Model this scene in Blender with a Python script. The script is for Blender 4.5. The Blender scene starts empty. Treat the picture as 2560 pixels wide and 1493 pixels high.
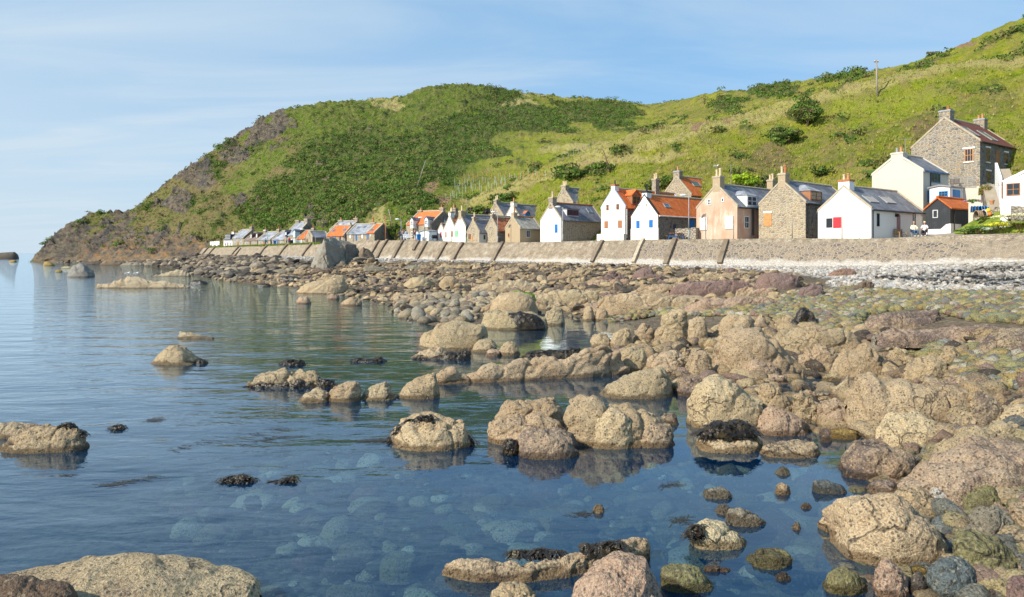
import bpy, bmesh, math, random
import numpy as np
from mathutils import Vector, Matrix
random.seed(7); RNG = np.random.default_rng(11)
scn = bpy.context.scene; COL = scn.collection
F, H, HY, CX = 1800.0, 3.5, 633.0, 1280.0       # focal length (photo pixels), eye height over the water, horizon row, centre column
R = math.radians

# ---------------------------------------------------------------- camera
cd = bpy.data.cameras.new('camera'); cam = bpy.data.objects.new('camera', cd); COL.objects.link(cam)
cam.location = (0, 0, H); cam.rotation_euler = (R(90), 0, 0)
cd.sensor_width = 36; cd.lens = 36*F/2560; cd.shift_y = -(746.5-HY)/2560
cd.clip_start = 0.1; cd.clip_end = 20000
scn.camera = cam
scn.render.resolution_x, scn.render.resolution_y = 1024, 597
scn.view_settings.view_transform = 'Standard'; scn.view_settings.look = 'None'
scn.view_settings.exposure = 0.5; scn.view_settings.gamma = 1.0
# ---------------------------------------------------------------- sky and sun
SUN_EL, SUN_AZ = R(36), math.atan2(-0.85, -0.52)
w = bpy.data.worlds.new('World'); scn.world = w; w.use_nodes = True
def build_world():
    nt = w.node_tree; N = nt.nodes; Lk = nt.links
    bg = N['Background']; bg.inputs['Strength'].default_value = 0.10
    sky = N.new('ShaderNodeTexSky'); sky.sky_type = 'NISHITA'; sky.sun_disc = False
    sky.sun_elevation = SUN_EL; sky.sun_rotation = SUN_AZ % (2*math.pi)
    sky.air_density = 1.0; sky.dust_density = 0.6; sky.ozone_density = 2.2
    tc = N.new('ShaderNodeTexCoord')
    sep = N.new('ShaderNodeSeparateXYZ'); Lk.new(tc.outputs['Generated'], sep.inputs[0])
    # thin cirrus: project the direction on a high flat layer, stretch it, add noise
    zz = N.new('ShaderNodeMath'); zz.operation = 'MAXIMUM'; Lk.new(sep.outputs['Z'], zz.inputs[0]); zz.inputs[1].default_value = 0.0
    za = N.new('ShaderNodeMath'); za.operation = 'ADD'; Lk.new(zz.outputs[0], za.inputs[0]); za.inputs[1].default_value = 0.10
    dv = N.new('ShaderNodeVectorMath'); dv.operation = 'DIVIDE'
    cmb = N.new('ShaderNodeCombineXYZ')
    for i in range(3): Lk.new(za.outputs[0], cmb.inputs[i])
    Lk.new(tc.outputs['Generated'], dv.inputs[0]); Lk.new(cmb.outputs[0], dv.inputs[1])
    mp = N.new('ShaderNodeMapping'); mp.inputs['Rotation'].default_value = (0, 0, R(-28)); mp.inputs['Scale'].default_value = (0.55, 1.7, 1)
    Lk.new(dv.outputs[0], mp.inputs['Vector'])
    nz = N.new('ShaderNodeTexNoise'); nz.inputs['Scale'].default_value = 1.1; nz.inputs['Detail'].default_value = 7; nz.inputs['Roughness'].default_value = 0.56
    nz.inputs['Distortion'].default_value = 0.5
    Lk.new(mp.outputs[0], nz.inputs['Vector'])
    rp = N.new('ShaderNodeMapRange'); rp.inputs['From Min'].default_value = 0.36; rp.inputs['From Max'].default_value = 0.78
    rp.inputs['To Max'].default_value = 0.42; rp.interpolation_type = 'SMOOTHSTEP'
    Lk.new(nz.outputs['Fac'], rp.inputs['Value'])
    # veil: thicker high haze on the seaward side and near the horizon
    vx = N.new('ShaderNodeMapRange'); vx.inputs['From Min'].default_value = 0.15; vx.inputs['From Max'].default_value = -0.75
    vx.inputs['To Min'].default_value = 0.10; vx.inputs['To Max'].default_value = 0.82
    Lk.new(sep.outputs['X'], vx.inputs['Value'])
    vz = N.new('ShaderNodeMapRange'); vz.inputs['From Min'].default_value = 0.55; vz.inputs['From Max'].default_value = 0.0
    vz.inputs['To Min'].default_value = 0.25; vz.inputs['To Max'].default_value = 1.15
    Lk.new(sep.outputs['Z'], vz.inputs['Value'])
    vm = N.new('ShaderNodeMath'); vm.operation = 'MULTIPLY'; Lk.new(vx.outputs[0], vm.inputs[0]); Lk.new(vz.outputs[0], vm.inputs[1])
    ad = N.new('ShaderNodeMath'); ad.operation = 'ADD'; ad.use_clamp = True; Lk.new(vm.outputs[0], ad.inputs[0]); Lk.new(rp.outputs[0], ad.inputs[1])
    cl = N.new('ShaderNodeMath'); cl.operation = 'MINIMUM'; Lk.new(ad.outputs[0], cl.inputs[0]); cl.inputs[1].default_value = 0.85
    m0 = N.new('ShaderNodeMix'); m0.data_type = 'RGBA'; m0.inputs[0].default_value = 0.62
    Lk.new(sky.outputs[0], m0.inputs[6]); m0.inputs[7].default_value = (1.75, 4.0, 6.7, 1)
    mx = N.new('ShaderNodeMix'); mx.data_type = 'RGBA'
    Lk.new(cl.outputs[0], mx.inputs[0]); Lk.new(m0.outputs[2], mx.inputs[6]); mx.inputs[7].default_value = (4.75, 5.6, 6.25, 1)
    Lk.new(mx.outputs[2], bg.inputs['Color'])
build_world()
sl = bpy.data.lights.new('sun', 'SUN'); sun = bpy.data.objects.new('sun', sl); COL.objects.link(sun)
sl.energy = 4.4; sl.angle = R(0.55); sl.color = (1.0, 0.93, 0.80)
sd = Vector((math.sin(SUN_AZ)*math.cos(SUN_EL), math.cos(SUN_AZ)*math.cos(SUN_EL), math.sin(SUN_EL)))
sun.rotation_euler = sd.to_track_quat('Z', 'Y').to_euler(); sun.location = (-60, -40, 60)

# ---------------------------------------------------------------- numpy noise
_perm = np.random.default_rng(3).permutation(256); _perm = np.concatenate([_perm, _perm, _perm])
_grad = np.random.default_rng(5).normal(size=(256, 3)); _grad /= np.linalg.norm(_grad, axis=1)[:, None]
def perlin(p):
    p = np.asarray(p, float); i = np.floor(p).astype(int); f = p-i; i &= 255
    u = f*f*f*(f*(f*6-15)+10)
    out = 0
    for dx in (0, 1):
        wx = u[:, 0] if dx else 1-u[:, 0]
        for dy in (0, 1):
            wy = u[:, 1] if dy else 1-u[:, 1]
            for dz in (0, 1):
                wz = u[:, 2] if dz else 1-u[:, 2]
                h = _perm[_perm[_perm[(i[:, 0]+dx) & 255]+((i[:, 1]+dy) & 255)]+((i[:, 2]+dz) & 255)]
                g = _grad[h]
                out = out + wx*wy*wz*(g[:, 0]*(f[:, 0]-dx)+g[:, 1]*(f[:, 1]-dy)+g[:, 2]*(f[:, 2]-dz))
    return out*1.6
def fbm(p, oct=4, lac=2.07, gain=0.5):
    p = np.asarray(p, float); a, s, t = 1.0, 0, 0
    for k in range(oct):
        s = s+a*perlin(p+k*17.3); t += a; p = p*lac; a *= gain
    return s/t
def worley(p, seed=0):
    p = np.asarray(p, float); b = np.floor(p).astype(int)
    f1 = np.full(len(p), 9.0); f2 = np.full(len(p), 9.0)
    for dx in (-1, 0, 1):
        for dy in (-1, 0, 1):
            for dz in (-1, 0, 1):
                c = b+np.array((dx, dy, dz)); cc = (c+seed*7) & 255
                h = _perm[_perm[_perm[cc[:, 0]]+cc[:, 1]]+cc[:, 2]]
                q = c+0.5+_grad[h]*0.55
                d = np.linalg.norm(p-q, axis=1)
                f2 = np.minimum(f2, np.maximum(f1, d)); f1 = np.minimum(f1, d)
    return f1, f2
def sstep(a, b, x):
    t = np.clip((np.asarray(x, float)-a)/(b-a), 0, 1); return t*t*(3-2*t)

# ---------------------------------------------------------------- mesh helpers
def zpx(y, Y): return H+(HY-y)*Y/F
def px3(x, y, Y): return Vector(((x-CX)/F*Y, Y, zpx(y, Y)))
def link(o, parent=None):
    COL.objects.link(o)
    if parent is not None: o.parent = parent
    return o
def npmesh(name, V, faces, mat, parent=None, smooth=True, col=None, attr=None, loc=None):
    """V: n x 3, faces: list of int arrays (m x 3 or m x 4)"""
    V = np.asarray(V, np.float32)
    if not isinstance(faces, (list, tuple)): faces = [faces]
    me = bpy.data.meshes.new(name)
    me.vertices.add(len(V)); me.vertices.foreach_set('co', V.ravel())
    idx = np.concatenate([np.asarray(f).ravel() for f in faces]).astype(np.int32)
    tot = np.concatenate([np.full(len(f), f.shape[1]) for f in faces]).astype(np.int32)
    st = np.concatenate([[0], np.cumsum(tot)[:-1]]).astype(np.int32)
    me.loops.add(len(idx)); me.loops.foreach_set('vertex_index', idx)
    me.polygons.add(len(tot)); me.polygons.foreach_set('loop_start', st)
    me.polygons.foreach_set('use_smooth', np.full(len(tot), smooth))
    me.update(calc_edges=True); me.validate()
    if col is not None:
        a = me.color_attributes.new('tint', 'FLOAT_COLOR', 'POINT')
        c = np.asarray(col, np.float32)
        if c.shape[1] == 3: c = np.concatenate([c, np.ones((len(c), 1), np.float32)], 1)
        a.data.foreach_set('color', c.ravel())
    for k, v in (attr or {}).items():
        a = me.attributes.new(k, 'FLOAT', 'POINT'); a.data.foreach_set('value', np.asarray(v, np.float32))
    for m in (mat if isinstance(mat, (list, tuple)) else [mat]): me.materials.append(m)
    o = bpy.data.objects.new(name, me)
    if loc is not None: o.location = loc
    return link(o, parent)
class MB:
    """collects quads/polygons with uv in metres and a material slot"""
    def __init__(s): s.v = []; s.f = []; s.uv = []; s.m = []
    def poly(s, pts, m=0, uv=None):
        b = len(s.v); s.v += [tuple(p) for p in pts]; s.f.append(tuple(range(b, b+len(pts)))); s.m.append(m)
        if uv is None:
            p = [Vector(q) for q in pts]; n = Vector((0, 0, 0))
            for i in range(1, len(p)-1): n += (p[i]-p[0]).cross(p[i+1]-p[0])
            n = n.normalized() if n.length > 1e-12 else Vector((0, 0, 1))
            if abs(n.z) > 0.98: uu, vv = Vector((1, 0, 0)), Vector((0, 1, 0))
            else:
                uu = Vector((0, 0, 1)).cross(n).normalized(); vv = n.cross(uu)
            uv = [(q.dot(uu), q.dot(vv)) for q in p]
        s.uv.append(uv)
    def box(s, a, b, m=0, M=None, skip=()):
        x0, y0, z0 = a; x1, y1, z1 = b
        P = [Vector(q) for q in ((x0,y0,z0),(x1,y0,z0),(x1,y1,z0),(x0,y1,z0),(x0,y0,z1),(x1,y0,z1),(x1,y1,z1),(x0,y1,z1))]
        if M is not None: P = [M @ q for q in P]
        for k, q in enumerate(((0,3,2,1),(4,5,6,7),(0,1,5,4),(1,2,6,5),(2,3,7,6),(3,0,4,7))):
            if k not in skip: s.poly([P[i] for i in q], m)
    def hexa(s, P, m=0):
        for q in ((0,3,2,1),(4,5,6,7),(0,1,5,4),(1,2,6,5),(2,3,7,6),(3,0,4,7)): s.poly([P[i] for i in q], m)
    def tube(s, p0, p1, r0, r1=None, n=8, m=0, caps=True):
        p0, p1 = Vector(p0), Vector(p1); r1 = r0 if r1 is None else r1
        d = (p1-p0).normalized(); a = d.orthogonal().normalized(); b = d.cross(a)
        c0 = [p0+(a*math.cos(t)+b*math.sin(t))*r0 for t in [2*math.pi*i/n for i in range(n)]]
        c1 = [p1+(a*math.cos(t)+b*math.sin(t))*r1 for t in [2*math.pi*i/n for i in range(n)]]
        for i in range(n):
            j = (i+1) % n; s.poly([c0[i], c0[j], c1[j], c1[i]], m)
        if caps: s.poly(c0[::-1], m); s.poly(c1, m)
    def build(s, name, mats, parent=None, smooth=False, bevel=0, loc=None):
        me = bpy.data.meshes.new(name); me.from_pydata(s.v, [], s.f)
        u = me.uv_layers.new(name='UVMap'); k = 0
        flat = [c for f in s.uv for p in f for c in p]; u.data.foreach_set('uv', flat)
        for m in (mats if isinstance(mats, (list, tuple)) else [mats]): me.materials.append(m)
        me.polygons.foreach_set('material_index', s.m)
        bm = bmesh.new(); bm.from_mesh(me); bmesh.ops.remove_doubles(bm, verts=bm.verts, dist=1e-4)
        bmesh.ops.recalc_face_normals(bm, faces=bm.faces)
        if bevel: bmesh.ops.bevel(bm, geom=list(bm.edges), offset=bevel, segments=1, affect='EDGES', clamp_overlap=True)
        for f in bm.faces: f.smooth = smooth
        bm.to_mesh(me); bm.free()
        o = bpy.data.objects.new(name, me)
        if loc is not None: o.location = loc
        return link(o, parent)
def tag(o, label=None, cat=None, group=None, kind=None):
    if label: o['label'] = label
    if cat: o['category'] = cat
    if group: o['group'] = group
    if kind: o['kind'] = kind
    return o
def empty(name, loc, rz=0, label=None, cat=None, group=None):
    o = bpy.data.objects.new(name, None); o.location = loc; o.rotation_euler = (0, 0, rz); o.empty_display_size = 0.3
    return tag(link(o), label, cat, group)
_ico = {}
def ico(n):
    if n not in _ico:
        bm = bmesh.new(); bmesh.ops.create_icosphere(bm, subdivisions=n, radius=1)
        bm.verts.ensure_lookup_table()
        _ico[n] = (np.array([v.co[:] for v in bm.verts]), np.array([[v.index for v in f.verts] for f in bm.faces])); bm.free()
    return _ico[n]

# ---------------------------------------------------------------- materials
class NT:
    def __init__(s, name):
        s.mat = bpy.data.materials.new(name); s.mat.use_nodes = True; s.nt = s.mat.node_tree
        s.N = s.nt.nodes; s.L = s.nt.links; s.b = s.N['Principled BSDF']; s.out = s.N['Material Output']
    def n(s, t, **k):
        x = s.N.new('ShaderNode'+t)
        for a, v in k.items():
            if a.startswith('i_'):
                key = a[2:]; key = int(key) if key.isdigit() else key.replace('_', ' ')
                s.put(x.inputs[key], v)
            else: setattr(x, a, v)
        return x
    def put(s, inp, v):
        if isinstance(v, bpy.types.NodeSocket): s.L.new(v, inp)
        elif isinstance(v, (tuple, list)) and inp.type == 'RGBA': inp.default_value = tuple(v)+((1,) if len(v) == 3 else ())
        else: inp.default_value = v
    def pos(s): return s.n('NewGeometry').outputs['Position']
    def uv(s): return s.n('TexCoord').outputs['UV']
    def noise(s, vec, scale, detail=4, rough=0.55, dist=0):
        return s.n('TexNoise', i_Vector=vec, i_Scale=scale, i_Detail=detail, i_Roughness=rough, i_Distortion=dist).outputs['Fac']
    def map(s, vec, scale=(1,1,1), rot=(0,0,0), loc=(0,0,0)):
        return s.n('Mapping', i_Vector=vec, i_Scale=scale, i_Rotation=rot, i_Location=loc).outputs[0]
    def rng(s, v, a, b, c=0.0, d=1.0, smooth=True):
        m = s.n('MapRange', i_Value=v); m.inputs['From Min'].default_value = a; m.inputs['From Max'].default_value = b
        m.inputs['To Min'].default_value = c; m.inputs['To Max'].default_value = d
        if smooth: m.interpolation_type = 'SMOOTHSTEP'
        return m.outputs[0]
    def math(s, op, a, b=0.0, clamp=False):
        m = s.n('Math', operation=op, use_clamp=clamp); s.put(m.inputs[0], a); s.put(m.inputs[1], b); return m.outputs[0]
    def mix(s, f, a, b, blend='MIX'):
        m = s.n('Mix', data_type='RGBA', blend_type=blend); s.put(m.inputs[0], f); s.put(m.inputs[6], a); s.put(m.inputs[7], b); return m.outputs[2]
    def ramp(s, v, stops):
        r = s.n('ValToRGB', i_Fac=v); e = r.color_ramp.elements
        while len(e) < len(stops): e.new(0.5)
        for el, (p, c) in zip(e, stops): el.position = p; el.color = tuple(c)+(1,)
        return r.outputs['Color']
    def bump(s, h, dist=0.02, strength=1.0, normal=None):
        b = s.n('Bump', i_Height=h, i_Distance=dist, i_Strength=strength)
        if normal is not None: s.L.new(normal, b.inputs['Normal'])
        return b.outputs[0]
    def done(s, col, rough=0.8, normal=None, spec=0.3, metal=0):
        s.put(s.b.inputs['Base Color'], col); s.put(s.b.inputs['Roughness'], rough)
        s.b.inputs['Specular IOR Level'].default_value = spec; s.b.inputs['Metallic'].default_value = metal
        if normal is not None: s.L.new(normal, s.b.inputs['Normal'])
        return s.mat
_paint = {}
def paint(rgb, rough=0.55, var=0.25):
    k = (rgb, rough)
    if k not in _paint:
        t = NT('paint'); n = t.noise(t.pos(), 3.0, 5)
        dark = tuple(c*(1-var) for c in rgb); lite = tuple(min(1, c*(1+var*0.5)) for c in rgb)
        _paint[k] = t.done(t.ramp(n, [(0.3, dark), (0.7, lite)]), rough, t.bump(t.noise(t.pos(), 30, 3), 0.01, 0.4))
    return _paint[k]
def harl(name, rgb, stain=(0.30, 0.24, 0.17), amt=0.25):
    t = NT(name); p = t.pos()
    n = t.noise(p, 0.9, 6, 0.6); st = t.noise(t.map(p, (1.3, 1.3, 0.25)), 1.4, 5, 0.6)
    c = t.mix(t.rng(n, 0.35, 0.75, 0, 0.25), rgb, tuple(x*0.82 for x in rgb))
    c = t.mix(t.rng(st, 0.55, 0.8, 0, amt), c, stain)
    return t.done(c, 0.9, t.bump(t.noise(p, 14, 4, 0.7), 0.02, 0.6), 0.15)
def stone(name, cols, mortar, sc=(2.0, 3.6), mw=0.07, bump=0.05):
    t = NT(name); uv = t.map(t.uv(), (sc[0], sc[1], 1))
    wob = t.n('VectorMath', operation='ADD', i_0=uv)
    nn = t.n('TexNoise', i_Vector=uv, i_Scale=1.3, i_Detail=2); sc2 = t.n('VectorMath', operation='SCALE', i_0=nn.outputs['Color']); sc2.inputs['Scale'].default_value = 0.5
    t.L.new(sc2.outputs[0], wob.inputs[1])
    v = t.n('TexVoronoi', voronoi_dimensions='2D', i_Vector=wob.outputs[0], i_Scale=1.0, i_Randomness=0.85)
    e = t.n('TexVoronoi', voronoi_dimensions='2D', feature='DISTANCE_TO_EDGE', i_Vector=wob.outputs[0], i_Scale=1.0, i_Randomness=0.85)
    sep = t.n('SeparateColor', i_0=v.outputs['Color'])
    k = len(cols); stops = [(i/(k-1) if k > 1 else 0, c) for i, c in enumerate(cols)]
    c = t.ramp(sep.outputs[0], stops)
    c = t.mix(t.rng(t.noise(t.pos(), 5, 5), 0.3, 0.75, 0, 0.45), c, tuple(x*0.6 for x in cols[0]))
    mort = t.rng(e.outputs['Distance'], mw*0.5, mw*1.6, 1, 0)
    patch = t.rng(t.noise(t.pos(), 0.7, 4), 0.35, 0.65, 0.55, 1)
    c = t.mix(t.math('MULTIPLY', mort, patch), c, mortar)
    c = t.mix(t.rng(t.noise(t.map(t.pos(), (1, 1, 0.4)), 0.5, 5), 0.5, 0.75, 0, 0.4), c, tuple(x*0.65 for x in mortar))
    h = t.math('ADD', t.rng(e.outputs['Distance'], 0, mw*2.5, 0, 1), t.math('MULTIPLY', t.noise(t.pos(), 9, 4), 0.5))
    return t.done(c, 0.92, t.bump(h, bump, 0.9), 0.15)
def slate(name, a, b, moss=(0.16, 0.15, 0.12)):
    t = NT(name); uv = t.uv()
    br = t.n('TexBrick', i_Vector=uv, i_Color1=a+(1,), i_Color2=b+(1,), i_Mortar=tuple(x*0.45 for x in a)+(1,), i_Scale=1.0)
    br.inputs['Mortar Size'].default_value = 0.016; br.inputs['Brick Width'].default_value = 0.34; br.inputs['Row Height'].default_value = 0.24
    br.inputs['Bias'].default_value = -0.1
    n = t.noise(t.pos(), 0.9, 6, 0.65)
    c = t.mix(t.rng(n, 0.38, 0.72, 0, 0.75), br.outputs['Color'], tuple(min(1, x*1.75) for x in b))
    c = t.mix(t.rng(t.noise(t.pos(), 2.2, 6), 0.55, 0.75, 0, 0.6), c, moss)
    return t.done(c, 0.6, t.bump(t.math('ADD', br.outputs['Fac'], t.noise(t.pos(), 6, 3)), 0.02, 0.6), 0.35)
def pantile(name, a, b, streak=0.5):
    t = NT(name); uv = t.uv(); sx = t.n('SeparateXYZ', i_0=uv)
    wv = t.math('SINE', t.math('MULTIPLY', sx.outputs[0], 2*math.pi/0.27))
    row = t.math('FRACT', t.math('MULTIPLY', sx.outputs[1], 1/0.36))
    cell = t.n('TexWhiteNoise', noise_dimensions='2D')
    fl = t.n('VectorMath', operation='FLOOR', i_0=t.map(uv, (1/0.27, 1/0.36, 1))); t.L.new(fl.outputs[0], cell.inputs['Vector'])
    c = t.mix(cell.outputs['Value'], a, b)
    c = t.mix(t.rng(t.noise(t.map(t.pos(), (1, 1, 1)), 1.3, 6, 0.65), 0.42, 0.75, 0, streak), c, (0.20, 0.09, 0.045))
    c = t.mix(t.rng(t.noise(t.pos(), 4.5, 4), 0.6, 0.75, 0, 0.35), c, (0.42, 0.30, 0.10))
    h = t.math('ADD', t.math('MULTIPLY', wv, 0.5), row)
    return t.done(c, 0.75, t.bump(h, 0.07, 1.0), 0.25)
def rock_mat(name, attr=False):
    t = NT(name); p = t.pos()
    if attr:
        a = t.n('Attribute', attribute_name='tint'); tint, cov = a.outputs['Color'], a.outputs['Alpha']
    else:
        a = t.n('ObjectInfo'); tint, cov = a.outputs['Color'], a.outputs['Alpha']
    n = t.noise(p, 1.1, 8, 0.62); thr = t.math('SUBTRACT', 1.0, cov)
    lo = t.math('ADD', t.math('MULTIPLY', thr, 0.5), 0.12); hi = t.math('ADD', lo, 0.26)
    m = t.n('MapRange', i_Value=t.math('ADD', n, t.math('MULTIPLY', t.math('SUBTRACT', t.noise(p, 13, 3), 0.5), 0.35))); t.put(m.inputs['From Min'], lo); t.put(m.inputs['From Max'], hi); m.interpolation_type = 'SMOOTHSTEP'
    base = t.ramp(t.noise(p, 2.0, 6), [(0.3, (0.110, 0.084, 0.074)), (0.7, (0.240, 0.180, 0.155))])
    v2 = t.mix(t.rng(t.noise(p, 0.7, 5), 0.35, 0.7, 0, 0.8), tint, t.mix(1.0, tint, (0.86, 0.79, 0.73), 'MULTIPLY'))
    c = t.mix(m.outputs[0], base, v2)
    vs = t.n('TexVoronoi', i_Vector=p, i_Scale=24.0); sepc = t.n('SeparateColor', i_0=vs.outputs['Color'])
    near = t.rng(vs.outputs['Distance'], 0.30, 0.55, 1, 0)
    dots_d = t.math('MULTIPLY', near, t.rng(sepc.outputs[0], 0.74, 0.78, 0, 0.75))
    dots_l = t.math('MULTIPLY', near, t.rng(sepc.outputs[1], 0.68, 0.72, 0, 0.60))
    grain = t.noise(p, 42, 3, 0.7)
    c = t.mix(t.rng(grain, 0.36, 0.62, 0.0, 0.95), t.mix(1.0, c, (0.60, 0.57, 0.54), 'MULTIPLY'), t.mix(1.0, c, (1.16, 1.14, 1.12), 'MULTIPLY'))
    c = t.mix(dots_l, c, t.mix(0.5, v2, (0.62, 0.52, 0.34)))
    c = t.mix(dots_d, c, (0.05, 0.045, 0.04))
    cr = t.n('TexVoronoi', feature='DISTANCE_TO_EDGE', i_Vector=t.n('VectorMath', operation='ADD', i_0=t.map(p, (0.8, 0.8, 1.1)), i_1=t.n('TexNoise', i_Vector=p, i_Scale=1.2, i_Detail=4).outputs['Color']).outputs[0], i_Scale=0.75)
    crk = t.math('MULTIPLY', t.rng(cr.outputs['Distance'], 0.003, 0.014, 1, 0), t.rng(t.noise(p, 0.6, 3), 0.46, 0.56, 0, 0.6))
    c = t.mix(crk, c, (0.045, 0.038, 0.032))
    sp = t.n('SeparateXYZ', i_0=p)
    wz = t.math('ADD', sp.outputs[2], t.math('MULTIPLY', t.math('SUBTRACT', t.noise(p, 3.5, 5), 0.5), 0.22))
    wet = t.rng(wz, 0.07, 0.125, 1, 0)
    c = t.mix(t.math('MULTIPLY', wet, 0.40 if attr else 0.8), c, t.mix(1.0, c, (0.30, 0.25, 0.19), 'MULTIPLY'))
    h = t.math('ADD', t.math('ADD', t.math('MULTIPLY', t.noise(p, 2.2, 5, 0.6), 0.9), t.math('MULTIPLY', t.noise(p, 6, 7, 0.66), 1.0)), t.math('MULTIPLY', grain, 0.55))
    h = t.math('SUBTRACT', h, t.math('MULTIPLY', crk, 0.5)); h = t.math('ADD', h, t.math('MULTIPLY', dots_l, 0.12))
    return t.done(c, t.rng(wet, 0, 1, 0.85, 0.28), t.bump(h, 0.085, 1.0), 0.3)
M = {}
def make_mats():
    M['rock'] = rock_mat('barnacled_rock'); M['rubble'] = rock_mat('loose_rock', True)
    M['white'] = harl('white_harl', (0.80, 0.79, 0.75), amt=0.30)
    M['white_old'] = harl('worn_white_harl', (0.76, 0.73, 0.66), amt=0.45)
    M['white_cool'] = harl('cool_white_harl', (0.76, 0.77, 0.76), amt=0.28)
    M['cream'] = harl('cream_harl', (0.60, 0.545, 0.455), amt=0.18)
    M['brown_harl'] = harl('brown_harl', (0.40, 0.31, 0.20), amt=0.4)
    M['grey_harl'] = harl('grey_harl', (0.52, 0.52, 0.50), amt=0.2)
    t = NT('pink_harl'); p = t.pos()
    c = t.mix(t.rng(t.noise(p, 0.55, 6), 0.35, 0.65), (0.52, 0.31, 0.215), (0.57, 0.41, 0.31))
    c = t.mix(t.rng(t.noise(t.map(p, (1.5, 1.5, 0.4)), 1.2, 6, 0.65), 0.5, 0.68, 0, 0.75), c, (0.66, 0.56, 0.47))
    c = t.mix(t.rng(t.noise(t.map(p, (2, 2, 0.35)), 1.1, 5), 0.56, 0.75, 0, 0.6), c, (0.42, 0.22, 0.14))
    M['pink'] = t.done(c, 0.92, t.bump(t.noise(p, 12, 4), 0.02, 0.6), 0.15)
    M['stone'] = stone('grey_granite_rubble', [(0.14, 0.13, 0.125), (0.30, 0.26, 0.20), (0.38, 0.33, 0.27), (0.24, 0.22, 0.20), (0.42, 0.30, 0.17), (0.33, 0.30, 0.26)], (0.46, 0.40, 0.31), (2.5, 4.6), 0.10)
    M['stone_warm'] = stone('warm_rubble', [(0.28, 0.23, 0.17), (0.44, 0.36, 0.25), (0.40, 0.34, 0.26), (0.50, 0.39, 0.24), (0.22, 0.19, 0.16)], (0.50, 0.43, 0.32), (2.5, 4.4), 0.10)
    M['stone_shaded'] = stone('shaded_rubble', [(0.10, 0.095, 0.09), (0.22, 0.19, 0.16), (0.28, 0.25, 0.21), (0.16, 0.15, 0.14)], (0.32, 0.28, 0.23), (2.6, 4.6), 0.08)  # darker rubble with shade painted in, for walls turned from the sun
    M['dyke'] = stone('drystone', [(0.34, 0.29, 0.22), (0.46, 0.41, 0.33), (0.26, 0.23, 0.19), (0.50, 0.44, 0.34)], (0.26, 0.22, 0.17), (3.0, 4.2), 0.07, 0.09)
    M['slate'] = slate('blue_slate', (0.105, 0.112, 0.135), (0.155, 0.16, 0.185))
    M['slate_lite'] = slate('pale_slate', (0.22, 0.23, 0.26), (0.29, 0.30, 0.33), (0.30, 0.28, 0.25))
    M['slate_brown'] = slate('brown_slate', (0.17, 0.12, 0.10), (0.22, 0.16, 0.14))
    M['asbestos'] = slate('weathered_sheet', (0.26, 0.24, 0.20), (0.34, 0.31, 0.26))
    M['tile'] = pantile('orange_pantile', (0.62, 0.135, 0.030), (0.78, 0.22, 0.06), 0.35)
    M['tile_bright'] = pantile('bright_orange_tile', (0.80, 0.17, 0.045), (0.86, 0.22, 0.07), 0.10)
    M['tile_old'] = pantile('old_pantile', (0.42, 0.12, 0.05), (0.60, 0.24, 0.12), 0.55)
    M['tile_maroon'] = pantile('maroon_tile', (0.17, 0.055, 0.042), (0.22, 0.075, 0.055), 0.25)
    t = NT('glass'); M['glass'] = t.done((0.025, 0.035, 0.045), 0.06, None, 0.6)
    t = NT('skylight_glass'); M['sky_glass'] = t.done((0.10, 0.14, 0.18), 0.08, None, 0.7)
    t = NT('concrete'); p = t.pos()
    c = t.ramp(t.noise(p, 0.5, 8, 0.65), [(0.3, (0.30, 0.25, 0.19)), (0.7, (0.46, 0.40, 0.32))])
    M['concrete'] = t.done(c, 0.92, t.bump(t.noise(p, 9, 5), 0.02, 0.7), 0.15)
    t = NT('weed'); p = t.pos()
    c = t.ramp(t.noise(p, 6, 4), [(0.3, (0.008, 0.006, 0.006)), (0.55, (0.030, 0.020, 0.010)), (0.8, (0.10, 0.072, 0.022))])
    M['weed'] = t.done(c, 0.28, t.bump(t.noise(p, 30, 3), 0.02, 1), 0.5)
    for nm, a, b in (('leaf', 0.55, 1.25),):
        t = NT('scrub_leaf'); at = t.n('Attribute', attribute_name='tint')
        c = t.mix(t.noise(t.pos(), 3.0, 3), t.mix(1.0, at.outputs['Color'], (a, a, a), 'MULTIPLY'), t.mix(1.0, at.outputs['Color'], (b, b, b), 'MULTIPLY'))
        M['leaf'] = t.done(c, 0.8, None, 0.15)
        tr = t.n('BsdfTranslucent', i_Color=c); ms = t.n('MixShader', i_Fac=0.25); t.L.new(t.b.outputs[0], ms.inputs[1]); t.L.new(tr.outputs[0], ms.inputs[2]); t.L.new(ms.outputs[0], t.out.inputs['Surface'])
    M['wood'] = paint((0.36, 0.22, 0.11)); M['wood_dk'] = paint((0.16, 0.10, 0.06)); M['post'] = paint((0.30, 0.26, 0.21))
    M['black'] = paint((0.02, 0.022, 0.025)); M['white_p'] = paint((0.80, 0.80, 0.78)); M['blue'] = paint((0.012, 0.15, 0.46)); M['sea_blue'] = paint((0.02, 0.22, 0.52))
    M['pot'] = paint((0.52, 0.25, 0.12)); M['pot_pale'] = paint((0.62, 0.48, 0.30)); M['lead'] = paint((0.27, 0.28, 0.30)); M['red'] = paint((0.55, 0.035, 0.05))
    M['rust'] = paint((0.40, 0.15, 0.06)); M['grey_p'] = paint((0.62, 0.60, 0.58)); M['metal'] = paint((0.32, 0.33, 0.34), 0.4); M['green_p'] = paint((0.22, 0.50, 0.28))
    M['navy'] = paint((0.02, 0.04, 0.12)); M['skew'] = paint((0.44, 0.37, 0.27), 0.9); M['brown_p'] = paint((0.34, 0.15, 0.07)); M['orange_p'] = paint((0.60, 0.27, 0.10))
    M['sky_p'] = paint((0.55, 0.68, 0.80)); M['teal'] = paint((0.10, 0.38, 0.42)); M['purple_p'] = paint((0.30, 0.14, 0.16))
make_mats()

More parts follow.
